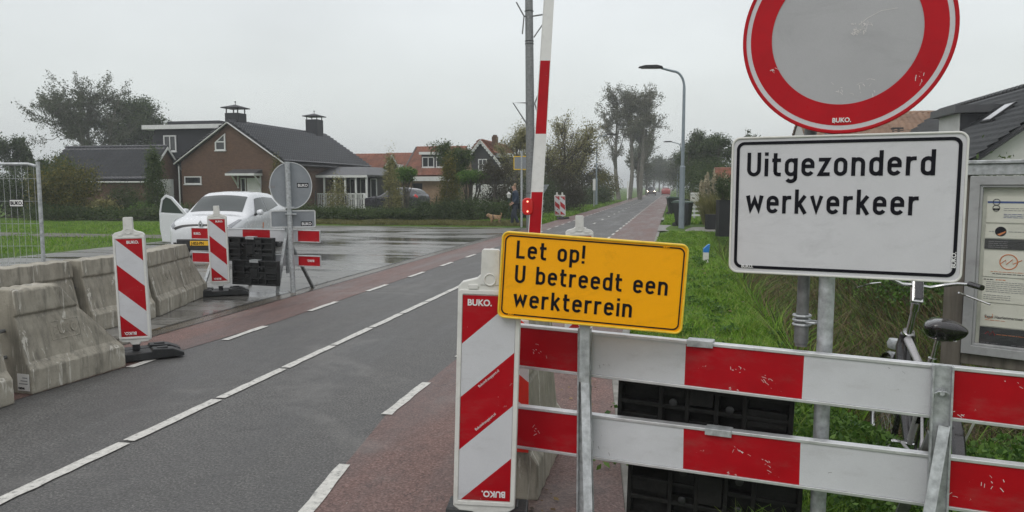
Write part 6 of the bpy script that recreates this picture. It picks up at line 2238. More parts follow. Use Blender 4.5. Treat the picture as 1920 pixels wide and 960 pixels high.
bush('columnar_shrub', 'narrow leafy column left of the dark car tail', 'tree', at(734, 36.6), 0.95, 0.9, zat(300, 36.6), LM['olive'], 6500, 0.075, 'cone', 0.1, 55)
tree('thin_tree', 'thin upright twig above the leafy column', 'tree', at(729, 37.2), zat(284, 37.2), 0.7, 0.03, 0.8, LM['mid'], 900, 0.07, 6, 3, 3, None, clump=0.06)
bush('columnar_shrub', 'yellow green conical tree right of the dark car', 'tree', at(842, 36.4), 1.05, 1.0, zat(304, 36.4), LM['yellow'], 8000, 0.08, 'cone', 0.1, 60)
bush('small_tree', 'dark round topped tree between column and orange roof', 'tree', at(757, 40), 1.25, 1.2, zat(313, 40), LM['fresh'], 5000, 0.09, 'ball', zat(342, 40), 40, stem=0.05, clump=0.09)
bush('small_tree', 'umbrella shaped green tree before the black boarded house', 'tree', at(883, 37.5), 1.5, 1.4, zat(318, 37.5), LM['fresh'], 6500, 0.08, 'ball', zat(345, 37.5), 45, stem=0.06, clump=0.10)
tree('broadleaf_tree', 'leafy tree in front of the orange dormer house', 'tree', at(852, 46), zat(258, 46), 3.2, 0.12, 1.6, LM['mid'], 9000, 0.12, 9, 6, 5, None, clump=0.045)
tree('bare_tree', 'dark twisted tree with few leaves before the black house', 'tree', at(926, 37), zat(286, 37), 2.6, 0.11, 0.8, LM['brown'], 3600, 0.07, 12, 7, 5, None, clump=0.04)
bush('shrub', 'brown twiggy shrub behind the dog', 'shrub', at(945, 38), 2.6, 1.5, zat(345, 38), LM['brown'], 7000, 0.08, 'ball', 0, 50, nstem=30)
bush('shrub', 'dark shrub behind the walking man', 'shrub', at(985, 39), 2.2, 1.6, zat(352, 39), LM['dark'], 6500, 0.08, 'ball', 0, 50)
tree('broadleaf_tree', 'olive tree left of the steel mast', 'tree', at(968, 52), zat(233, 52), 4.0, 0.16, 1.8, LM['olive'], 9000, 0.12, 9, 6, 5, None, clump=0.045)
tree('willow_tree', 'wide olive willow with spreading limbs right of the mast', 'tree', at(1052, 56), zat(207, 56), 7.2, 0.32, 1.6, LM['olive'], 13000, 0.13, 18, 8, 6, None, clump=0.030, spread=1.0, top=0.45)
bush('shrub', 'dense brown thicket at the foot of the willow', 'shrub', at(1045, 50), 4.2, 3.0, zat(318, 50), LM['brown'], 15000, 0.10, 'ball', 0, 90, nstem=60)
bush('shrub', 'dark thicket behind the small delineator posts', 'shrub', at(1010, 46), 2.4, 2.0, zat(330, 46), LM['dark'], 9000, 0.09, 'ball', 0, 60)
bush('hedge', 'clipped dark hedge on the far left verge', 'hedge', at(1098, 68), 4.4, 1.6, zat(352, 68), LM['dark'], 9000, 0.12, 'box', 0, 80, rotz=YAW + 0.3)
bush('shrub', 'yellow green shrub beside the distant hedge', 'shrub', at(1135, 80), 2.6, 2.2, zat(322, 80), LM['yellow'], 5000, 0.16, 'ball', 0.3, 40)
tree('broadleaf_tree', 'small dark tree behind the distant hedge', 'tree', at(1090, 84), zat(300, 84), 6.5, 0.2, 1.2, LM['brown'], 8000, 0.2, 9, 6, 4, None, clump=0.05)
tree('poplar_tree', 'tall half bare poplars standing together beside the road', 'tree', at(1180, 98), zat(158, 98), 8.6, 0.30, 3.5, LM['poplar'], 17000, 0.20, 12, 9, 6, None, clump=0.020, bark=BARKL, trunks=3, bias=(0, 0, 1), top=0.85)
tree('poplar_tree', 'leafier poplar right behind the tall group', 'tree', at(1199, 112), zat(190, 112), 5.6, 0.28, 3.0, LM['poplar'], 12000, 0.24, 11, 8, 5, None, clump=0.026, top=0.85)
for i, (u, t, v, W_) in enumerate(((1212, 150, 255, 9), (1226, 185, 285, 9), (1236, 230, 300, 11), (1243, 290, 315, 12))):
    tree('avenue_tree', ['first', 'second', 'third', 'farthest'][i] + ' hazy tree of the avenue left of the road', 'tree', at(u, t), zat(v, t), W_, 0.25, 1.5, LM['grey'], 6500, 0.4, 8, 6, 4, 'hazy avenue trees left of the road', clump=0.055)
for i, (u, t, v, W_) in enumerate(((1262, 290, 300, 13), (1270, 230, 290, 11), (1280, 170, 278, 10), (1296, 125, 285, 8))):
    tree('avenue_tree', ['farthest', 'third', 'second', 'first'][i] + ' hazy tree of the avenue right of the road', 'tree', at(u, t), zat(v, t), W_, 0.25, 1.0, LM['grey'], 7000, 0.36, 8, 6, 4, 'hazy avenue trees right of the road', clump=0.055)
tree('broadleaf_tree', 'tall dark tree right of the street lamp', 'tree', at(1318, 66), zat(226, 66), 4.2, 0.2, 0.8, LM['dark'], 15000, 0.15, 11, 7, 5, None, clump=0.045)
tree('broadleaf_tree', 'pointed dark tree left of the white text sign', 'tree', at(1346, 60), zat(238, 60), 3.6, 0.2, 0.6, LM['dark'], 13000, 0.14, 11, 7, 5, None, clump=0.045)
tree('broadleaf_tree', 'lower dark tree behind the wheelie bins', 'tree', at(1300, 72), zat(272, 72), 4.2, 0.2, 0.5, LM['dark'], 12000, 0.16, 10, 6, 5, None, clump=0.05)
bush('shrub', 'large mid green bush under the dark trees', 'shrub', at(1330, 52), 4.4, 3.0, zat(300, 52), LM['mid'], 14000, 0.11, 'ball', 0, 80)
bush('shrub', 'dark bush to the right of the bins', 'shrub', at(1352, 42), 2.2, 2.0, zat(330, 42), LM['dark'], 8000, 0.09, 'ball', 0, 50)
tree('thin_tree', 'thin leafy twigs poking over the white text sign', 'tree', at(1398, 34), zat(224, 34), 1.5, 0.05, 1.5, LM['dark'], 1500, 0.09, 7, 4, 4, None, clump=0.03)
bush('hedge', 'green bushes across the ditch behind the white text sign', 'hedge', (5.6, 20, 0), 3.0, 12, 1.9, LM['mid'], 16000, 0.10, 'box', 0, 140)
bush('shrub', 'leafy bush between the ditch and the notice board', 'shrub', (4.6, 9.2, -0.15), 2.4, 2.2, 1.25, LM['mid'], 12000, 0.065, 'ball', 0, 70)
bush('shrub', 'low green bush on the far ditch bank', 'shrub', (4.4, 12.5, -0.2), 2.6, 3.0, 1.0, LM['fresh'], 11000, 0.075, 'ball', 0, 70)
bush('shrub', 'dark green bush behind the notice board posts', 'shrub', (5.2, 6.4, -0.2), 2.2, 2.0, 1.1, LM['mid'], 10000, 0.06, 'ball', 0, 60)
for i in range(2):
    pass
# far woods on the horizon
rngw = np.random.RandomState(5)
n = 26000
xx = np.concatenate([rngw.uniform(-520, -30, n // 2), rngw.uniform(14, 420, n // 2)])
yy = np.concatenate([rngw.uniform(250, 320, n // 2), rngw.uniform(150, 220, n // 2)])
hh = (5.5 + 3.0 * np.sin(xx * 0.05) + 2.0 * np.sin(xx * 0.13 + 1) + 1.2 * np.sin(xx * 0.41)) * rngw.uniform(0, 1, n) ** 0.6
tag(leaves('far_wood', np.stack([xx, yy, hh], 1), 1.7, LM['grey']), 'far off wood along the horizon', 'wood', kind='stuff')

# pampas grass
pz = at(1342, 31.5)
pg = thing('pampas_grass', 'pampas grass clump with cream plumes beside the black planter', 'ornamental grass', pz)
n = 2600
r_ = NR.rand(n) ** 0.5 * 0.45
a = NR.uniform(0, 6.28, n)
blades('foliage', np.stack([r_ * np.cos(a), r_ * np.sin(a), np.zeros(n)], 1), 1.25, 0.022, 0.55, LM['olive'], pg)
cs = []
stm = MB()
for i in range(11):
    x_, y_ = rnd.uniform(-0.6, 0.45), rnd.uniform(-0.4, 0.4)
    zt_p = rnd.uniform(1.75, 2.35)
    stm.tube([(x_ * 0.4, y_ * 0.4, 0), (x_, y_, zt_p - 0.2)], 0.010, 4)
    for k in range(90):
        q = rnd.random()
        cs.append((x_ + rnd.gauss(0, 0.045) * (1.2 - q), y_ + rnd.gauss(0, 0.045) * (1.2 - q), zt_p - 0.5 + 0.6 * q))
stm.build('stem', BARKL, pg)
leaves('plume', np.array(cs), 0.13, LM['plume'], pg, 1.2, 0.35)

# ---------------------------------------------------------------- vehicles
def cr(p0, p1, p2, p3, t):
    return 0.5 * ((2 * p1) + (-p0 + p2) * t + (2 * p0 - 5 * p1 + 4 * p2 - p3) * t * t + (-p0 + 3 * p1 - 3 * p2 + p3) * t ** 3)
CARGL, t_, b_ = new_mat('car_glass')
b_.inputs['Base Color'].default_value = (0.045, 0.055, 0.055, 1)
b_.inputs['Roughness'].default_value = 0.05
b_.inputs['Specular IOR Level'].default_value = 0.6
TYRE = M('tyre_rubber', (0.018, 0.018, 0.019), 0.6, 0, 0.3, 8, 60, 0.1)
RIMM = M('alloy_rim', (0.45, 0.46, 0.47), 0.3, 0.8, 0.1, 8, 60, 0)
CARW = M('white_car_paint', (0.62, 0.64, 0.66), 0.22, 0, 0.03, 1.0, 10, 0, coat=0.8)
CARD = M('dark_purple_car_paint', (0.018, 0.017, 0.026), 0.22, 0, 0.1, 1.0, 10, 0, coat=0.8)
CARR = M('red_car_paint', (0.32, 0.03, 0.025), 0.25, 0, 0.08, 1.0, 10, 0, coat=0.8)
CARG = M('dark_red_brown_car_paint', (0.06, 0.045, 0.045), 0.25, 0, 0.08, 1.0, 10, 0, coat=0.8)
TAILR, t_, b_ = new_mat('red_tail_lamp')
b_.inputs['Base Color'].default_value = (0.45, 0.02, 0.02, 1)
b_.inputs['Roughness'].default_value = 0.15
HEADL = M('clear_headlamp', (0.24, 0.255, 0.27), 0.1, 0.3, 0.2, 20, 40, 0, coat=1.0)
HEADON, t_, b_ = new_mat('lit_headlamp')
b_.inputs['Emission Color'].default_value = (1, 0.86, 0.62, 1)
b_.inputs['Emission Strength'].default_value = 26
def car_surface(st, L_scale=1.0):
    st = [tuple(q) for q in st]
    n = len(st)
    def key(i):
        i = max(0, min(n - 1, i))
        x, w_, zb, zm, wr, zr, cab = st[i]
        d = 0.10 if cab else 0.05
        return [Vector((x, w_ * 0.90, zb)), Vector((x, w_ * 0.985, zb + 0.10)), Vector((x, w_, zb + 0.55 * (zm - zb))), Vector((x, w_ * 0.975, zm)),
                Vector((x, wr, zr - d)), Vector((x, wr * 0.66, zr - d * 0.25)), Vector((x, 0, zr))]
    K = [key(i) for i in range(n)]
    def S(s, t):
        s = max(0.0, min(n - 1.0, s))
        i = min(n - 2, int(s))
        fs_ = s - i
        def ring(tt):
            tt = max(0.0, min(6.0, tt))
            j = min(5, int(tt))
            ft = tt - j
            out = []
            for ii in (i - 1, i, i + 1, i + 2):
                k_ = K[max(0, min(n - 1, ii))]
                g = lambda a: k_[a] if 0 <= a <= 6 else (Vector((k_[5].x, -k_[5].y, k_[5].z)) if a == 7 else k_[0])
                out.append(cr(g(j - 1), g(j), g(j + 1), g(j + 2), ft))
            return out
        a, b_2, c, d = ring(t)
        return cr(a, b_2, c, d, fs_)
    return S, n
def car(name, label, loc, rotz, st, paint, wheels, wr_, lights_on=False, group=None, panes=None, detail=True, tail=TAILR):
    t = thing(name, label, 'car', loc, rotz, group)
    S, n = car_surface(st)
    NS, NT = (n - 1) * 6, 24
    vs, fs = [], []
    full = [(6 * j / NT, 1) for j in range(NT + 1)] + [(6 * j / NT, -1) for j in range(NT - 1, -1, -1)]
    k = len(full)
    for i in range(NS + 1):
        for tt, sg_ in full:
            p = S((n - 1) * i / NS, tt)
            vs.append((p.x, p.y * sg_, p.z))
    for i in range(NS):
        for j in range(k - 1):
            fs.append((i * k + j, i * k + j + 1, (i + 1) * k + j + 1, (i + 1) * k + j))
        fs.append((i * k + k - 1, i * k, (i + 1) * k, (i + 1) * k + k - 1))
    fs.append(list(range(k)))
    fs.append([NS * k + j for j in range(k - 1, -1, -1)])
    m = MB()
    m.add(vs, fs)
    body = m.build('body', paint, t, smooth=True)
    def patch(name_, corners, mat, off=0.006, sides=(1, -1), nu=10, nv=8, parent=t, join=False):
        (s0, t0), (s1, t1), (s2, t2), (s3, t3) = corners
        for sd in sides:
            vs_, fs_ = [], []
            for a in range(nu + 1):
                for b2 in range(nv + 1):
                    u_, v_ = a / nu, b2 / nv
                    s = (s0 * (1 - u_) + s1 * u_) * (1 - v_) + (s3 * (1 - u_) + s2 * u_) * v_
                    tt = (t0 * (1 - u_) + t1 * u_) * (1 - v_) + (t3 * (1 - u_) + t2 * u_) * v_
                    e = 0.02
                    if join and tt > 6:
                        p, q, r2 = S(s, 12 - tt), S(s + e, 12 - tt), S(s, 12 - tt - e)
                        nrm = (q - p).cross(r2 - p)
                        nrm = nrm.normalized()
                        if nrm.dot(p - Vector((p.x, 0, 0.6))) < 0:
                            nrm = -nrm
                        p = p + nrm * off
                        p.y = -p.y
                    else:
                        p, q, r2 = S(s, tt), S(s + e, tt), S(s, tt - e)
                        nrm = (q - p).cross(r2 - p).normalized()
                        if nrm.dot(p - Vector((p.x, 0, 0.6))) < 0:
                            nrm = -nrm
                        p = p + nrm * off
                    vs_.append((p.x, p.y * sd, p.z))
            for a in range(nu):
                for b2 in range(nv):
                    q = a * (nv + 1) + b2
                    fs_.append((q, q + 1, q + nv + 2, q + nv + 1))
            mm = MB()
            mm.add(vs_, fs_)
            mm.build(name_, mat, parent, smooth=True)
    for nm, cor, mt_, jn in panes:
        if jn:
            patch(nm, cor, mt_, 0.008, (1,), 10, 20, join=True)
        else:
            patch(nm, cor, mt_)
    for (wx, wy) in wheels:
        for sd in (1, -1):
            mm = MB()
            mm.lathe([(wr_ * 1.10, -0.002), (wr_ * 1.10, 0.004)], 28, (0, 0, 0))
            mm.v = [(wx + x, sd * (wy + 0.006) + z * sd, wr_ + y) for x, y, z in mm.v]
            mm.build('wheel_arch', MAT['black'], t)
            mm = MB()
            mm.lathe([(wr_ * 0.62, -0.10), (wr_ * 0.97, -0.10), (wr_, -0.08), (wr_, 0.0), (wr_ * 0.96, 0.022), (wr_ * 0.66, 0.026), (wr_ * 0.64, 0.0)], 28)
            mm.v = [(wx + x, sd * (wy + z), wr_ + y) for x, y, z in mm.v]
            ty = mm.build('wheel', TYRE, t, smooth=True)
            mm = MB()
            mm.lathe([(wr_ * 0.66, -0.02), (wr_ * 0.66, 0.018), (wr_ * 0.60, 0.020), (wr_ * 0.55, 0.004), (wr_ * 0.5, 0.0)], 28)
            for q in range(5):
                a = q * 2 * math.pi / 5
                mm.bar((wr_ * 0.1 * math.cos(a), wr_ * 0.1 * math.sin(a), 0.015), (wr_ * 0.6 * math.cos(a), wr_ * 0.6 * math.sin(a), 0.012), wr_ * 0.16, 0.02)
            mm.v = [(wx + x, sd * (wy + z), wr_ + y) for x, y, z in mm.v]
            mm.build('rim', RIMM, ty)
    return t, S, patch
zoe_st = [(0.0, 0.60, 0.26, 0.60, 0.46, 0.72, 0), (0.10, 0.78, 0.20, 0.74, 0.62, 0.87, 0), (0.45, 0.85, 0.17, 0.84, 0.70, 0.99, 0), (0.90, 0.865, 0.17, 0.91, 0.72, 1.07, 0),
          (1.60, 0.87, 0.17, 0.95, 0.63, 1.50, 1), (2.2, 0.87, 0.17, 0.98, 0.635, 1.58, 1), (2.9, 0.87, 0.17, 1.01, 0.62, 1.565, 1), (3.62, 0.865, 0.18, 1.06, 0.60, 1.50, 1), (3.97, 0.83, 0.24, 1.06, 0.58, 1.28, 1), (4.08, 0.64, 0.32, 0.82, 0.5, 0.86, 0)]
zoe_panes = [('windscreen', ((3.08, 4.35), (3.92, 4.25), (3.92, 7.75), (3.08, 7.65)), CARGL, True),
             ('side_window', ((3.55, 3.12), (5.05, 3.12), (5.05, 3.82), (4.25, 3.82)), CARGL, False),
             ('side_window', ((5.12, 3.12), (6.55, 3.30), (6.35, 3.80), (5.12, 3.82)), CARGL, False),
             ('rear_window', ((7.2, 4.4), (7.75, 4.4), (7.75, 7.6), (7.2, 7.6)), CARGL, True),
             ('headlight', ((0.55, 3.05), (2.1, 3.25), (1.9, 3.62), (0.75, 3.75)), HEADL, False),
             ('grille', ((0.35, 3.25), (0.62, 3.25), (0.62, 8.75), (0.35, 8.75)), MAT['black'], True),
             ('lower_grille', ((0.05, 0.4), (0.5, 0.5), (0.5, 1.3), (0.05, 1.2)), MAT['black'], False),
             ('sill', ((1.6, 0.1), (8.0, 0.1), (8.0, 0.75), (1.6, 0.75)), MAT['black'], False)]
# front centre of the car and its heading (nose towards the camera)
FWD = Vector((-math.sin(YAW), math.cos(YAW), 0))
RGT = Vector((math.cos(YAW), math.sin(YAW), 0))
def camxy(lat, d):
    return RGT * lat + FWD * d
nose = camxy(-7.42, 17.75)
tail_ = camxy(-7.40, 21.8)
dv = tail_ - nose
zc_, S_, patch_ = car('white_car', 'white hatchback with its passenger door open parked on the wet yard', nose, math.atan2(dv.y, dv.x), zoe_st, CARW, ((0.78, 0.80), (3.36, 0.80)), 0.31, panes=zoe_panes)
m = MB().box(-0.035, -0.010, -0.26, 0.26, 0.30, 0.41)
pt = m.build('number_plate', M('yellow_plate', (0.75, 0.42, 0.01), 0.4, 0, 0.03, 5, 40, 0), zc_, 0.004)
text('J-853-PN', 0.098, MAT['ink'], pt, (-0.038, 0.225, 0.322), (math.pi / 2, 0, -math.pi / 2), bold=0.02, sx=0.82)
m = MB()
m.box(-0.012, 0.25, -0.60, 0.60, 0.19, 0.46)
m.build('bumper_opening', MAT['black'], zc_, 0.03)
m = MB()
m.prism([(0, 0.095), (0.055, 0), (0, -0.095), (-0.055, 0)], -0.02, 0.02)
m.prism([(0, 0.14), (0.12, 0.05), (0.10, -0.08), (-0.10, -0.08), (-0.12, 0.05)], 0.0, 0.05)
bd = MB()
ring_prism(bd, [(0, 0.10), (0.062, 0), (0, -0.10), (-0.062, 0)], [(0, 0.055), (0.030, 0), (0, -0.055), (-0.030, 0)], -0.015, 0.015)
b1 = bd.build('emblem', RIMM, zc_)
b1.location = (-0.012, 0, 0.80)
b1.rotation_euler = (0, 0, -math.pi / 2)
for sd in (1, -1):
    if sd == 1:
        pass
    m = MB()
    m.lathe([(0.02, -0.10), (0.075, -0.07), (0.085, 0.0), (0.06, 0.08), (0.01, 0.10)], 14)
    m.v = [(z * 0.8, y * 1.0, x * 0.9) for x, y, z in m.v]
    if sd == -1:
        mo = m.build('wing_mirror', CARW, zc_, smooth=True)
        mo.location = (1.28, -0.99, 1.05)
        mo.rotation_euler = (0, 0, math.pi / 2)
        MB().bar((1.30, -0.92, 1.02), (1.34, -0.84, 0.98), 0.05, 0.05).build('mirror_arm', MAT['black'], mo).matrix_parent_inverse = mo.matrix_basis.inverted()
for s0, s1 in ((4.75, 4.95),):
    patch_('door_handle', ((4.70, 2.55), (4.95, 2.55), (4.95, 2.68), (4.70, 2.68)), MAT['alu'], 0.02, (1,), 4, 2)
for s_, nm in ((3.62, 'door_gap'), (5.08, 'door_gap'), (6.55, 'door_gap')):
    patch_(nm, ((s_, 0.6), (s_ + 0.045, 0.6), (s_ + 0.045, 3.05), (s_, 3.05)), MAT['black'], 0.004, (1,), 1, 16)
# open door (image left = the car's local -Y? pick the side facing away)
side = 1 if (nose + Vector((0, 0, 0))).x < 0 else 1
loc_left = -1
# which local y sign lies at image left
ey = Vector((-math.sin(math.atan2(dv.y, dv.x)), math.cos(math.atan2(dv.y, dv.x)), 0))
sgn = 1 if ey.dot(RGT) < 0 else -1
door = MB()
dp = [(0.0, 0.24), (1.02, 0.24), (1.10, 0.60), (1.10, 1.02), (0.98, 1.36), (0.80, 1.44), (0.60, 1.38), (0.0, 0.98)]
door.prism([(0.0, 0.24), (1.02, 0.24), (1.10, 0.60), (1.10, 1.00), (0.0, 0.96)], -0.05, 0.03)
do_ = door.build('open_door', CARW, zc_, 0.02)
fr = MB()
ring_prism(fr, [(0.0, 0.962), (1.10, 1.002), (1.00, 1.36), (0.84, 1.47), (0.60, 1.42)], [(0.16, 0.99), (1.04, 1.01), (0.95, 1.32), (0.82, 1.41), (0.62, 1.36)], -0.02, 0.02)
fr.build('window_frame', CARW, do_)
gm = MB()
gm.prism([(0.15, 0.98), (1.05, 1.01), (0.96, 1.33), (0.82, 1.42), (0.61, 1.37)], -0.004, 0.004)
gm.build('pane', CARGL, do_)
mm = MB()
mm.lathe([(0.02, -0.13), (0.085, -0.09), (0.095, 0.0), (0.07, 0.10), (0.01, 0.13)], 14)
mm.v = [(0.30 + z, -0.14 + y * 0.9, 1.04 + x * 0.85) for x, y, z in mm.v]
mm.build('wing_mirror', CARW, do_, smooth=True)
lg = MB()
lg.box(0.42, 0.56, -0.054, -0.0505, 0.66, 0.78)
lo_ = lg.build('orange_logo', MAT['orange_print'], do_)
lg = MB()
lg.box(0.42, 0.58, -0.054, -0.0505, 0.50, 0.64)
lg.build('grey_logo', MAT['grey_print'], do_)
mm = MB()
mm.box(0.85, 1.02, -0.075, -0.052, 0.80, 0.83)
mm.build('handle', MAT['alu'], do_)
do_.location = (1.30, sgn * 0.86, 0.02)
# hinge at the front edge: swing outwards
ang = rad(62)
if sgn > 0:
    do_.rotation_euler = (0, 0, ang)
else:
    do_.rotation_euler = (0, 0, -ang)
    for ob in [do_] + list(do_.children):
        for v_ in ob.data.vertices:
            v_.co.y = -v_.co.y if ob is not do_ else -v_.co.y
for nm, c_, z0 in (('orange_logo', 'orange_print', 0.62), ('grey_logo', 'grey_print', 0.46)):
    yy_ = -sgn
    patch_(nm, ((4.30, 2.05 if nm[0] == 'o' else 1.6), (4.42, 2.05 if nm[0] == 'o' else 1.6), (4.42, 2.5 if nm[0] == 'o' else 2.0), (4.30, 2.5 if nm[0] == 'o' else 2.0)), MAT[c_], 0.006, (yy_,), 3, 3)

suv_st = [(0.0, 0.60, 0.32, 0.72, 0.50, 0.82, 0), (0.12, 0.80, 0.26, 0.86, 0.66, 0.96, 0), (0.7, 0.89, 0.24, 0.96, 0.72, 1.06, 0), (1.25, 0.90, 0.24, 1.02, 0.70, 1.13, 0),
          (1.95, 0.90, 0.24, 1.05, 0.62, 1.57, 1), (2.5, 0.90, 0.24, 1.07, 0.63, 1.65, 1), (3.3, 0.90, 0.24, 1.10, 0.62, 1.63, 1), (3.95, 0.89, 0.26, 1.16, 0.58, 1.52, 1), (4.30, 0.82, 0.34, 1.08, 0.62, 1.16, 0), (4.40, 0.66, 0.40, 0.85, 0.5, 0.9, 0)]
suv_panes = [('windscreen', ((3.08, 4.35), (3.92, 4.25), (3.92, 7.75), (3.08, 7.65)), CARGL, True),
             ('side_window', ((3.6, 3.12), (5.05, 3.12), (5.05, 3.82), (4.25, 3.82)), CARGL, False),
             ('side_window', ((5.12, 3.12), (6.75, 3.22), (6.45, 3.80), (5.12, 3.82)), CARGL, False),
             ('rear_window', ((7.15, 4.2), (7.75, 4.3), (7.75, 7.7), (7.15, 7.8)), CARGL, True),
             ('tail_light', ((7.35, 2.7), (8.3, 2.6), (8.3, 3.3), (7.5, 3.35)), TAILR, False),
             ('headlight', ((0.45, 3.0), (1.7, 3.2), (1.6, 3.7), (0.55, 3.8)), HEADL, False)]
f0 = XY(694, 52)
f1 = XY(806, 50)
dvs = f1 - f0
dvs = dvs.normalized()
car('dark_car', 'dark compact off-road style car parked behind the hedge', f0, math.atan2(dvs.y, dvs.x) + rad(0), suv_st, CARD, ((0.86, 0.84), (3.55, 0.84)), 0.35, panes=suv_panes)
on_panes = [p if p[0] != 'headlight' else ('headlight', ((0.3, 3.0), (0.85, 3.05), (0.85, 3.6), (0.3, 3.6)), HEADON, False) for p in suv_panes]
p1 = XY(1221, 143)
car('oncoming_car', 'oncoming car with lit headlights on the far road', (p1.x, p1.y, 0), rad(90), suv_st, CARG, ((0.86, 0.84), (3.55, 0.84)), 0.35, panes=on_panes)
p2 = XY(1248.5, 150)
red_panes = [p for p in zoe_panes if p[0] not in ('grille', 'lower_grille', 'headlight')] + [('tail_light', ((7.3, 2.4), (8.4, 2.4), (8.4, 3.1), (7.4, 3.2)), TAILR, False)]
car('red_car', 'red car driving away on the far road', (p2.x, p2.y + 4, 0), rad(-90), zoe_st, CARR, ((0.78, 0.80), (3.36, 0.80)), 0.31, panes=red_panes)

# ---------------------------------------------------------------- man and dog
def skin(name, verts, edges, radii, mat, parent, root=0, sub=2):
    me = bpy.data.meshes.new(name)
    me.from_pydata(verts, edges, [])
    o = bpy.data.objects.new(name, me)
    link(o, parent)
    md = o.modifiers.new('skin', 'SKIN')
    md.use_smooth_shade = True
    sv = me.skin_vertices[0].data if me.skin_vertices else None
    if sv is None:
        bm_ = bmesh.new()
        bm_.from_mesh(me)
        bm_.verts.layers.skin.verify()
        bm_.to_mesh(me)
        bm_.free()
        sv = me.skin_vertices[0].data
    for i, r in enumerate(radii):
        sv[i].radius = (r, r) if isinstance(r, (int, float)) else r
        sv[i].use_root = (i == root)
    s = o.modifiers.new('sub', 'SUBSURF')
    s.levels = s.render_levels = sub
    me.materials.append(mat)
    return o
SKIN = M('skin', (0.42, 0.25, 0.18), 0.5, 0, 0.08, 8, 40, 0)
NAVY = M('navy_jacket', (0.012, 0.028, 0.055), 0.6, 0, 0.25, 8, 40, 0.1)
DENIM = M('dark_denim', (0.022, 0.03, 0.045), 0.7, 0, 0.25, 8, 40, 0.1)
HAIR = M('fair_hair', (0.26, 0.18, 0.10), 0.6, 0, 0.2, 20, 40, 0.1)
SHOE = M('brown_shoes', (0.16, 0.09, 0.07), 0.5, 0, 0.2, 20, 40, 0)
g = G(967, 425)
# faces local -X, walks to the left
per = thing('person', 'man in navy jacket and jeans walking left with a small dog', 'person', (g.x, g.y, 0.01), YAW)
V = [(0, 0, 0.95), (0, 0, 1.12), (-0.01, 0, 1.32), (-0.02, 0, 1.47), (-0.05, 0, 1.55), (-0.075, 0, 1.64), (-0.075, 0, 1.74),   # 0-6 spine, neck, head
     (-0.01, -0.17, 1.43), (0.04, -0.20, 1.17), (-0.10, -0.20, 1.00), (-0.16, -0.19, 0.95),          # near arm 7-10
     (-0.01, 0.17, 1.43), (0.02, 0.20, 1.17), (-0.14, 0.17, 1.02), (-0.20, 0.15, 0.98),               # far arm 11-14
     (0, -0.09, 0.90), (-0.05, -0.10, 0.50), (0.12, -0.10, 0.13), (0.13, -0.10, 0.08), (0.00, -0.11, 0.03),   # near leg trailing 15-19
     (0, 0.09, 0.90), (-0.13, 0.10, 0.50), (-0.16, 0.10, 0.10), (-0.16, 0.10, 0.06), (-0.30, 0.11, 0.035)]
Ed = [(0, 1), (1, 2), (2, 3), (3, 4), (4, 5), (5, 6), (3, 7), (7, 8), (8, 9), (9, 10), (3, 11), (11, 12), (12, 13), (13, 14), (0, 15), (15, 16), (16, 17), (17, 18), (18, 19), (0, 20), (20, 21), (21, 22), (22, 23), (23, 24)]
Rd = [0.12, 0.12, 0.13, 0.09, 0.065, 0.098, 0.088, 0.06, 0.048, 0.036, 0.028, 0.06, 0.048, 0.036, 0.028, 0.08, 0.055, 0.04, 0.036, 0.03, 0.08, 0.055, 0.04, 0.036, 0.03]
skin('body', V, Ed, Rd, SKIN, per)
ji = [0, 1, 2, 3, 4, 7, 8, 9, 11, 12, 13]
jm = {a: i for i, a in enumerate(ji)}
je = [(jm[a], jm[b]) for a, b in Ed if a in jm and b in jm]
skin('jacket', [V[i] for i in ji], je, [(0.165, 0.185), (0.155, 0.18), (0.165, 0.20), 0.135, 0.078, 0.085, 0.070, 0.055, 0.085, 0.070, 0.055], NAVY, per)
ti = [0, 15, 16, 17, 20, 21, 22]
tm_ = {a: i for i, a in enumerate(ti)}
te = [(tm_[a], tm_[b]) for a, b in Ed if a in tm_ and b in tm_]
skin('trousers', [V[i] for i in ti], te, [0.15, 0.11, 0.085, 0.068, 0.11, 0.085, 0.068], DENIM, per)
skin('shoe', [(0.16, -0.10, 0.05), (0.04, -0.11, 0.045), (-0.03, -0.115, 0.04)], [(0, 1), (1, 2)], [0.045, 0.045, 0.035], SHOE, per)
skin('shoe', [(-0.13, 0.10, 0.05), (-0.26, 0.11, 0.045), (-0.33, 0.115, 0.04)], [(0, 1), (1, 2)], [0.045, 0.045, 0.035], SHOE, per)
skin('hair', [(-0.035, 0, 1.69), (-0.05, 0, 1.77), (-0.09, 0, 1.79)], [(0, 1), (1, 2)], [0.095, 0.104, 0.085], HAIR, per)
skin('nose', [(-0.16, 0, 1.69), (-0.185, 0, 1.665)], [(0, 1)], [0.014, 0.018], SKIN, per)
for s in (-1, 1):
    skin('ear', [(-0.06, s * 0.095, 1.69), (-0.055, s * 0.10, 1.66)], [(0, 1)], [0.02, 0.018], SKIN, per)
for hx, hy, hz in ((-0.16, -0.19, 0.95), (-0.20, 0.15, 0.98)):
    fv = [(hx, hy, hz), (hx - 0.05, hy, hz - 0.03)]
    fe = [(0, 1)]
    fr_2 = [0.026, 0.024]
    for q in range(4):
        k = len(fv)
        fv += [(hx - 0.08, hy - 0.02 + q * 0.014, hz - 0.05), (hx - 0.085, hy - 0.02 + q * 0.014, hz - 0.085)]
        fe += [(1, k), (k, k + 1)]
        fr_2 += [0.009, 0.008]
    k = len(fv)
    fv += [(hx - 0.03, hy - 0.035, hz - 0.03), (hx - 0.06, hy - 0.04, hz - 0.05)]
    fe += [(0, k), (k, k + 1)]
    fr_2 += [0.011, 0.009]
    skin('hand', fv, fe, fr_2, SKIN, per, sub=1)
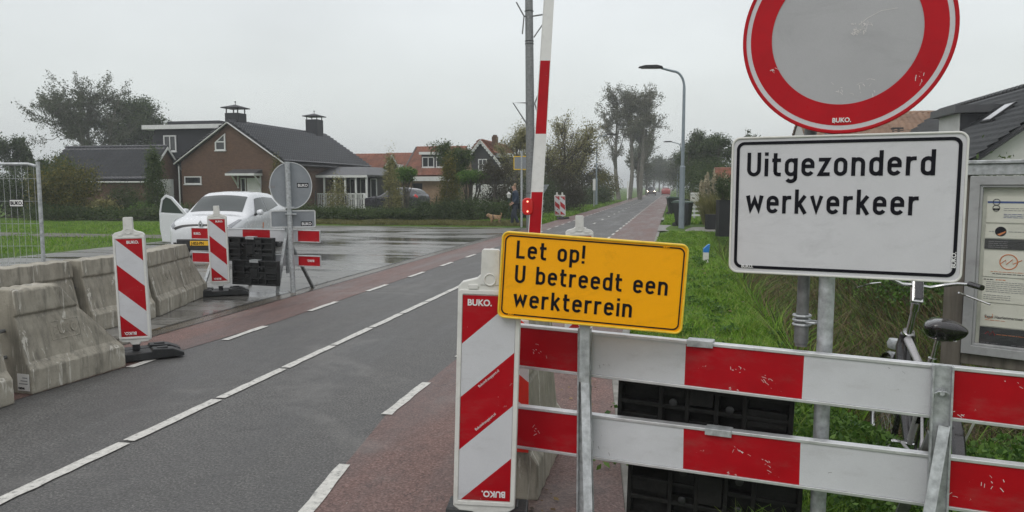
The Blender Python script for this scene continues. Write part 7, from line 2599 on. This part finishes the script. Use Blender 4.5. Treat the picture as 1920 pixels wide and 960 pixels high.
TAN = M('tan_fur', (0.30, 0.19, 0.10), 0.8, 0, 0.3, 12, 40, 0.3, 0.3, (0.5, 0.42, 0.32))
g = G(929, 424)
dg_ = thing('dog', 'small tan dog with a dark harness on the wet yard edge', 'dog', (g.x, g.y, 0.01), YAW)
DV = [(0.16, 0, 0.40), (0.0, 0, 0.37), (-0.16, 0, 0.38), (-0.26, 0, 0.44), (-0.33, 0, 0.47), (-0.41, 0, 0.44),
      (0.25, 0, 0.44), (0.27, 0, 0.53), (0.22, 0, 0.57),
      (-0.17, -0.06, 0.26), (-0.19, -0.06, 0.13), (-0.18, -0.06, 0.02), (-0.22, -0.06, 0.015),
      (-0.17, 0.06, 0.26), (-0.15, 0.06, 0.13), (-0.16, 0.06, 0.02), (-0.20, 0.06, 0.015),
      (0.17, -0.06, 0.27), (0.14, -0.06, 0.19), (0.22, -0.06, 0.12), (0.20, -0.06, 0.02), (0.16, -0.06, 0.015),
      (0.17, 0.06, 0.27), (0.13, 0.06, 0.19), (0.20, 0.06, 0.12), (0.18, 0.06, 0.02), (0.14, 0.06, 0.015),
      (-0.30, -0.045, 0.53), (-0.30, 0.045, 0.53)]
DE = [(0, 1), (1, 2), (2, 3), (3, 4), (4, 5), (0, 6), (6, 7), (7, 8), (2, 9), (9, 10), (10, 11), (11, 12), (2, 13), (13, 14), (14, 15), (15, 16), (0, 17), (17, 18), (18, 19), (19, 20), (20, 21), (0, 22), (22, 23), (23, 24), (24, 25), (25, 26), (4, 27), (4, 28)]
DR = [0.095, 0.085, 0.11, 0.07, 0.065, 0.035, 0.03, 0.028, 0.018, 0.045, 0.026, 0.02, 0.02, 0.045, 0.026, 0.02, 0.02, 0.055, 0.035, 0.024, 0.02, 0.02, 0.055, 0.035, 0.024, 0.02, 0.02, 0.018, 0.018]
skin('body', DV, DE, DR, TAN, dg_, root=1)
mm = MB()
mm.torus((-0.10, 0, 0.375), (1, 0, 0.1), 0.112, 0.018, 18, 6)
mm.build('harness', MAT['black'], dg_)
mm = MB()
mm.tube([P(930, 415, 31.4), P(945, 412, 31.5), Vector(per.matrix_basis @ Vector((-0.24, -0.19, 0.88)))], 0.008, 5)
tag(mm.build('dog_lead', MAT['black']), 'thin dark lead between the walking man and the small dog', 'lead')

# ---------------------------------------------------------------- right verge furniture
BIN = M('dark_green_plastic', (0.012, 0.017, 0.017), 0.4, 0, 0.2, 4, 30, 0.05)
BINL = M('green_lid', (0.015, 0.045, 0.03), 0.4, 0, 0.2, 4, 30, 0.05)
def wheelie(label, loc, rotz, sc_=1.0, lidm=BINL):
    t = thing('wheelie_bin', label, 'bin', loc, rotz, 'wheelie bins')
    m = MB()
    m.add([(-0.22, -0.27, 0.06), (0.22, -0.27, 0.06), (0.22, 0.22, 0.06), (-0.22, 0.22, 0.06), (-0.29, -0.35, 0.98), (0.29, -0.35, 0.98), (0.29, 0.35, 0.98), (-0.29, 0.35, 0.98)],
          [(3, 2, 1, 0), (4, 5, 6, 7), (0, 1, 5, 4), (1, 2, 6, 5), (2, 3, 7, 6), (3, 0, 4, 7)])
    m.build('bin_body', BIN, t, 0.02)
    m = MB()
    m.add([(-0.31, -0.38, 0.985), (0.31, -0.38, 0.985), (0.31, 0.38, 0.985), (-0.31, 0.38, 0.985), (-0.29, -0.34, 1.04), (0.29, -0.34, 1.04), (0.27, 0.30, 1.10), (-0.27, 0.30, 1.10)],
          [(3, 2, 1, 0), (4, 5, 6, 7), (0, 1, 5, 4), (1, 2, 6, 5), (2, 3, 7, 6), (3, 0, 4, 7)])
    m.tube([(-0.25, 0.42, 1.0), (0.25, 0.42, 1.0)], 0.018, 8)
    m.build('lid', lidm, t, 0.012)
    for s in (-1, 1):
        m = MB()
        m.lathe([(0.10, -0.025), (0.10, 0.025)], 18)
        m.v = [(s * 0.25 + z, 0.25 + x, 0.10 + y) for x, y, z in m.v]
        m.build('wheel', TYRE, t)
    return t
wheelie('wheelie bin with green lid right behind the street lamp', XY(1281, 30.6, 0.05), YAW + rad(60))
wheelie('wheelie bin farther up the cycle lane with its back to the road', XY(1263, 43.0, 0.05), YAW + rad(90))
PLB = M('black_planter', (0.010, 0.011, 0.013), 0.5, 0, 0.3, 4, 30, 0.1)
def planter(label, u, t_d, w_, h_, dd=0.6):
    p = XY(u, t_d, 0.0)
    t = thing('planter', label, 'planter', p, YAW, 'black planters')
    m = MB()
    k = w_ / 2
    ring_prism(m, [(-k, -k), (k, -k), (k, k), (-k, k)], [(-k + 0.04, -k + 0.04), (k - 0.04, -k + 0.04), (k - 0.04, k - 0.04), (-k + 0.04, k - 0.04)], 0, h_)
    m.v = [(x, z, y) for x, y, z in m.v]
    m.build('box', PLB, t, 0.006)
    MB().box(-k + 0.04, k - 0.04, -k + 0.04, k - 0.04, 0.02, h_ - 0.06).build('soil', M('soil', (0.03, 0.022, 0.015), 0.9), t)
planter('low black planter in front of the pampas grass', 1336, 29.0, 0.42, 0.62)
planter('tall black planter box beside the white text sign', 1358, 25.5, 0.42, 1.25)
bush('potted_shrub', 'dark shrub above the tall black planter', 'shrub', XY(1358, 25.5, 1.15), 0.5, 0.5, 0.9, LM['dark'], 1800, 0.06, 'ball', 0, 14)
p = XY(1303, 38, 0.0)
t = thing('letter_box_sign', 'white house sign board on a post beyond the bins', 'sign', p, YAW)
MB().box(-0.22, 0.22, -0.03, 0.0, zat(378, 38), zat(366, 38)).build('plate', WHITE, t)
MB().box(-0.22, 0.22, -0.03, 0.0, zat(365, 38), zat(361, 38)).build('plate', WHITE, t)
MB().box(-0.05, 0.05, 0.0, 0.05, 0, zat(361, 38)).build('post', MAT['galv'], t)
MB().prism([(-0.12, zat(372.5, 38)), (-0.02, zat(372.5, 38)), (0.02, zat(370, 38)), (-0.06, zat(371, 38)), (-0.12, zat(369, 38))], -0.035, -0.031).build('printed_bird', MAT['ink'], t)
p = XY(1315, 36, 0.0)
t = thing('garden_gate', 'low white slatted gate beyond the bins', 'gate', p, YAW)
m = MB()
for z_ in (0.28, 0.48, 0.68):
    m.box(-0.60, 0.55, -0.03, 0.01, z_, z_ + 0.09)
m.build('rails', WHITE, t)
for x_ in (-0.62, 0.57):
    MB().box(x_, x_ + 0.08, -0.04, 0.04, 0, 0.85).build('post', WHITE, t)
p = XY(1332, 40, 0.0)
t = thing('garden_fence', 'thin dark rail fence beside the white house sign', 'fence', p, YAW)
MB().box(-1.6, 1.2, -0.02, 0.02, 0.98, 1.04).build('rail', MAT['black'], t)
for x_ in (-1.6, -0.3, 1.1):
    MB().box(x_, x_ + 0.06, -0.03, 0.03, 0, 0.979).build('post', MAT['black'], t)
# thin iron fence along the far side of the yard
p = XY(700, 36.9, 0.0)
t = thing('iron_fence', 'thin dark wire fence behind the yard hedges', 'fence', p, YAW)
m = MB()
for z_ in (0.5, 0.8, 1.1):
    m.tube([(-4.4, 0, z_), (7.6, 0, z_)], 0.008, 4)
m.build('wire', MAT['black'], t)
for i in range(9):
    MB().box(-4.4 + i * 1.5, -4.35 + i * 1.5, -0.025, 0.025, 0, 1.25 + (0.25 if i == 1 else 0)).build('post', MAT['black'], t)
p = XY(954, 36.2, 0.0)
t = thing('garden_lantern', 'dark green post lantern behind the walking man', 'lantern', p, YAW)
MB().tube([(0, 0, 0), (0, 0, 1.15)], [0.05, 0.03], 8).build('post', BINL, t)
MB().lathe([(0.07, 1.15), (0.10, 1.32), (0.13, 1.33), (0.02, 1.45)], 8).build('lamp_head', RENDERW, t)
# roadside signs far off
def pole_sign(label, u, t_d, vt, poly, mat, cat='road sign'):
    p = XY(u, t_d, 0.0)
    t = thing('distant_sign', label, cat, p, YAW)
    MB().tube([(0, 0.03, 0), (0, 0.03, zat(vt, t_d))], 0.045, 8).build('post', MAT['galv'], t)
    MB().prism([(a * t_d / FPX, zat(b, t_d)) for a, b in poly], -0.02, 0.0).build('plate', mat, t)
pole_sign('grey triangular sign back right of the boom', 1019, 45, 346, [(-11, 346), (11, 346), (0, 364)], MAT['sheet_grey'])
pole_sign('thin white plate on a pole before the distant hedge', 1114, 62, 334, [(-2.5, 336), (2.5, 336), (2.5, 357), (-2.5, 357)], MAT['steelwhite'])
pole_sign('narrow white marker pole left of the poplars', 1149, 84, 330, [(-1.6, 330), (1.6, 330), (1.6, 372), (-1.6, 372)], MAT['steelwhite'], 'pole')
pole_sign('white post at the foot of the poplars', 1177, 92, 340, [(-1.3, 340), (1.3, 340), (1.3, 372), (-1.3, 372)], MAT['steelwhite'], 'pole')

# ---------------------------------------------------------------- fallen leaves and grit (stuff)
def litter(label, n, x0, x1, y0, y1, z, size, mat, pw=1.6, name='fallen_leaves'):
    xx, yy = scat(n, x0, x1, y0, y1, pw)
    a = NR.uniform(0, 6.28, n)
    L_ = size * NR.uniform(0.5, 1.4, n)
    d = np.stack([np.cos(a), np.sin(a), NR.uniform(-0.15, 0.15, n)], 1) * L_[:, None] / 2
    s_2 = np.stack([-np.sin(a), np.cos(a), NR.uniform(-0.3, 0.3, n)], 1) * L_[:, None] * 0.3
    c = np.stack([xx, yy, np.full(n, z) if z is not None else hgt(xx, yy) + 0.03], 1)
    v = np.stack([c - d, c + s_2, c + d, c - s_2], 1).reshape(-1, 3)
    tag(np_mesh(name, v, np.arange(n)[:, None] * 4 + np.arange(4)[None], mat), label, 'leaves', kind='stuff')
LITTER = leaf_mat('fallen_leaf_brown', [(0.05, 0.03, 0.015), (0.14, 0.08, 0.03), (0.30, 0.21, 0.06)], 0.5, 0.0)
litter('brown fallen leaves along the right edge of the red lane', 420, -0.95, -0.58, 3.2, 30, 0.018, 0.035, LITTER)
litter('brown fallen leaves on the grass verge', 500, -0.4, 1.3, 4.5, 27, None, 0.05, LITTER)
litter('brown fallen leaves and grit along the left gutter', 260, -6.1, -5.5, 7.5, 30, 0.018, 0.035, LITTER)
GRIT = leaf_mat('pale_grit', [(0.10, 0.095, 0.085), (0.25, 0.24, 0.22), (0.40, 0.39, 0.36)], 0.7, 0.0)
litter('small pale grit scattered on the road', 700, -5.6, -0.6, 2.5, 18, 0.012, 0.011, GRIT, 1.8, 'grit')

# ---------------------------------------------------------------- haze
hz = MB().box(-1480, 1480, -50, 1900, -2.5, 26)
hzm = bpy.data.materials.new('haze')
hzm.use_nodes = True
ht = hzm.node_tree
for n_ in list(ht.nodes):
    ht.nodes.remove(n_)
ho = ht.nodes.new('ShaderNodeOutputMaterial')
hp_ = ht.nodes.new('ShaderNodeVolumePrincipled')
hp_.inputs['Color'].default_value = (0.90, 0.935, 0.95, 1)
hp_.inputs['Density'].default_value = 0.0013
hp_.inputs['Anisotropy'].default_value = 0.0
ht.links.new(hp_.outputs[0], ho.inputs['Volume'])
o = hz.build('haze', hzm)
tag(o, 'thin rain haze in the air', 'haze', kind='stuff')
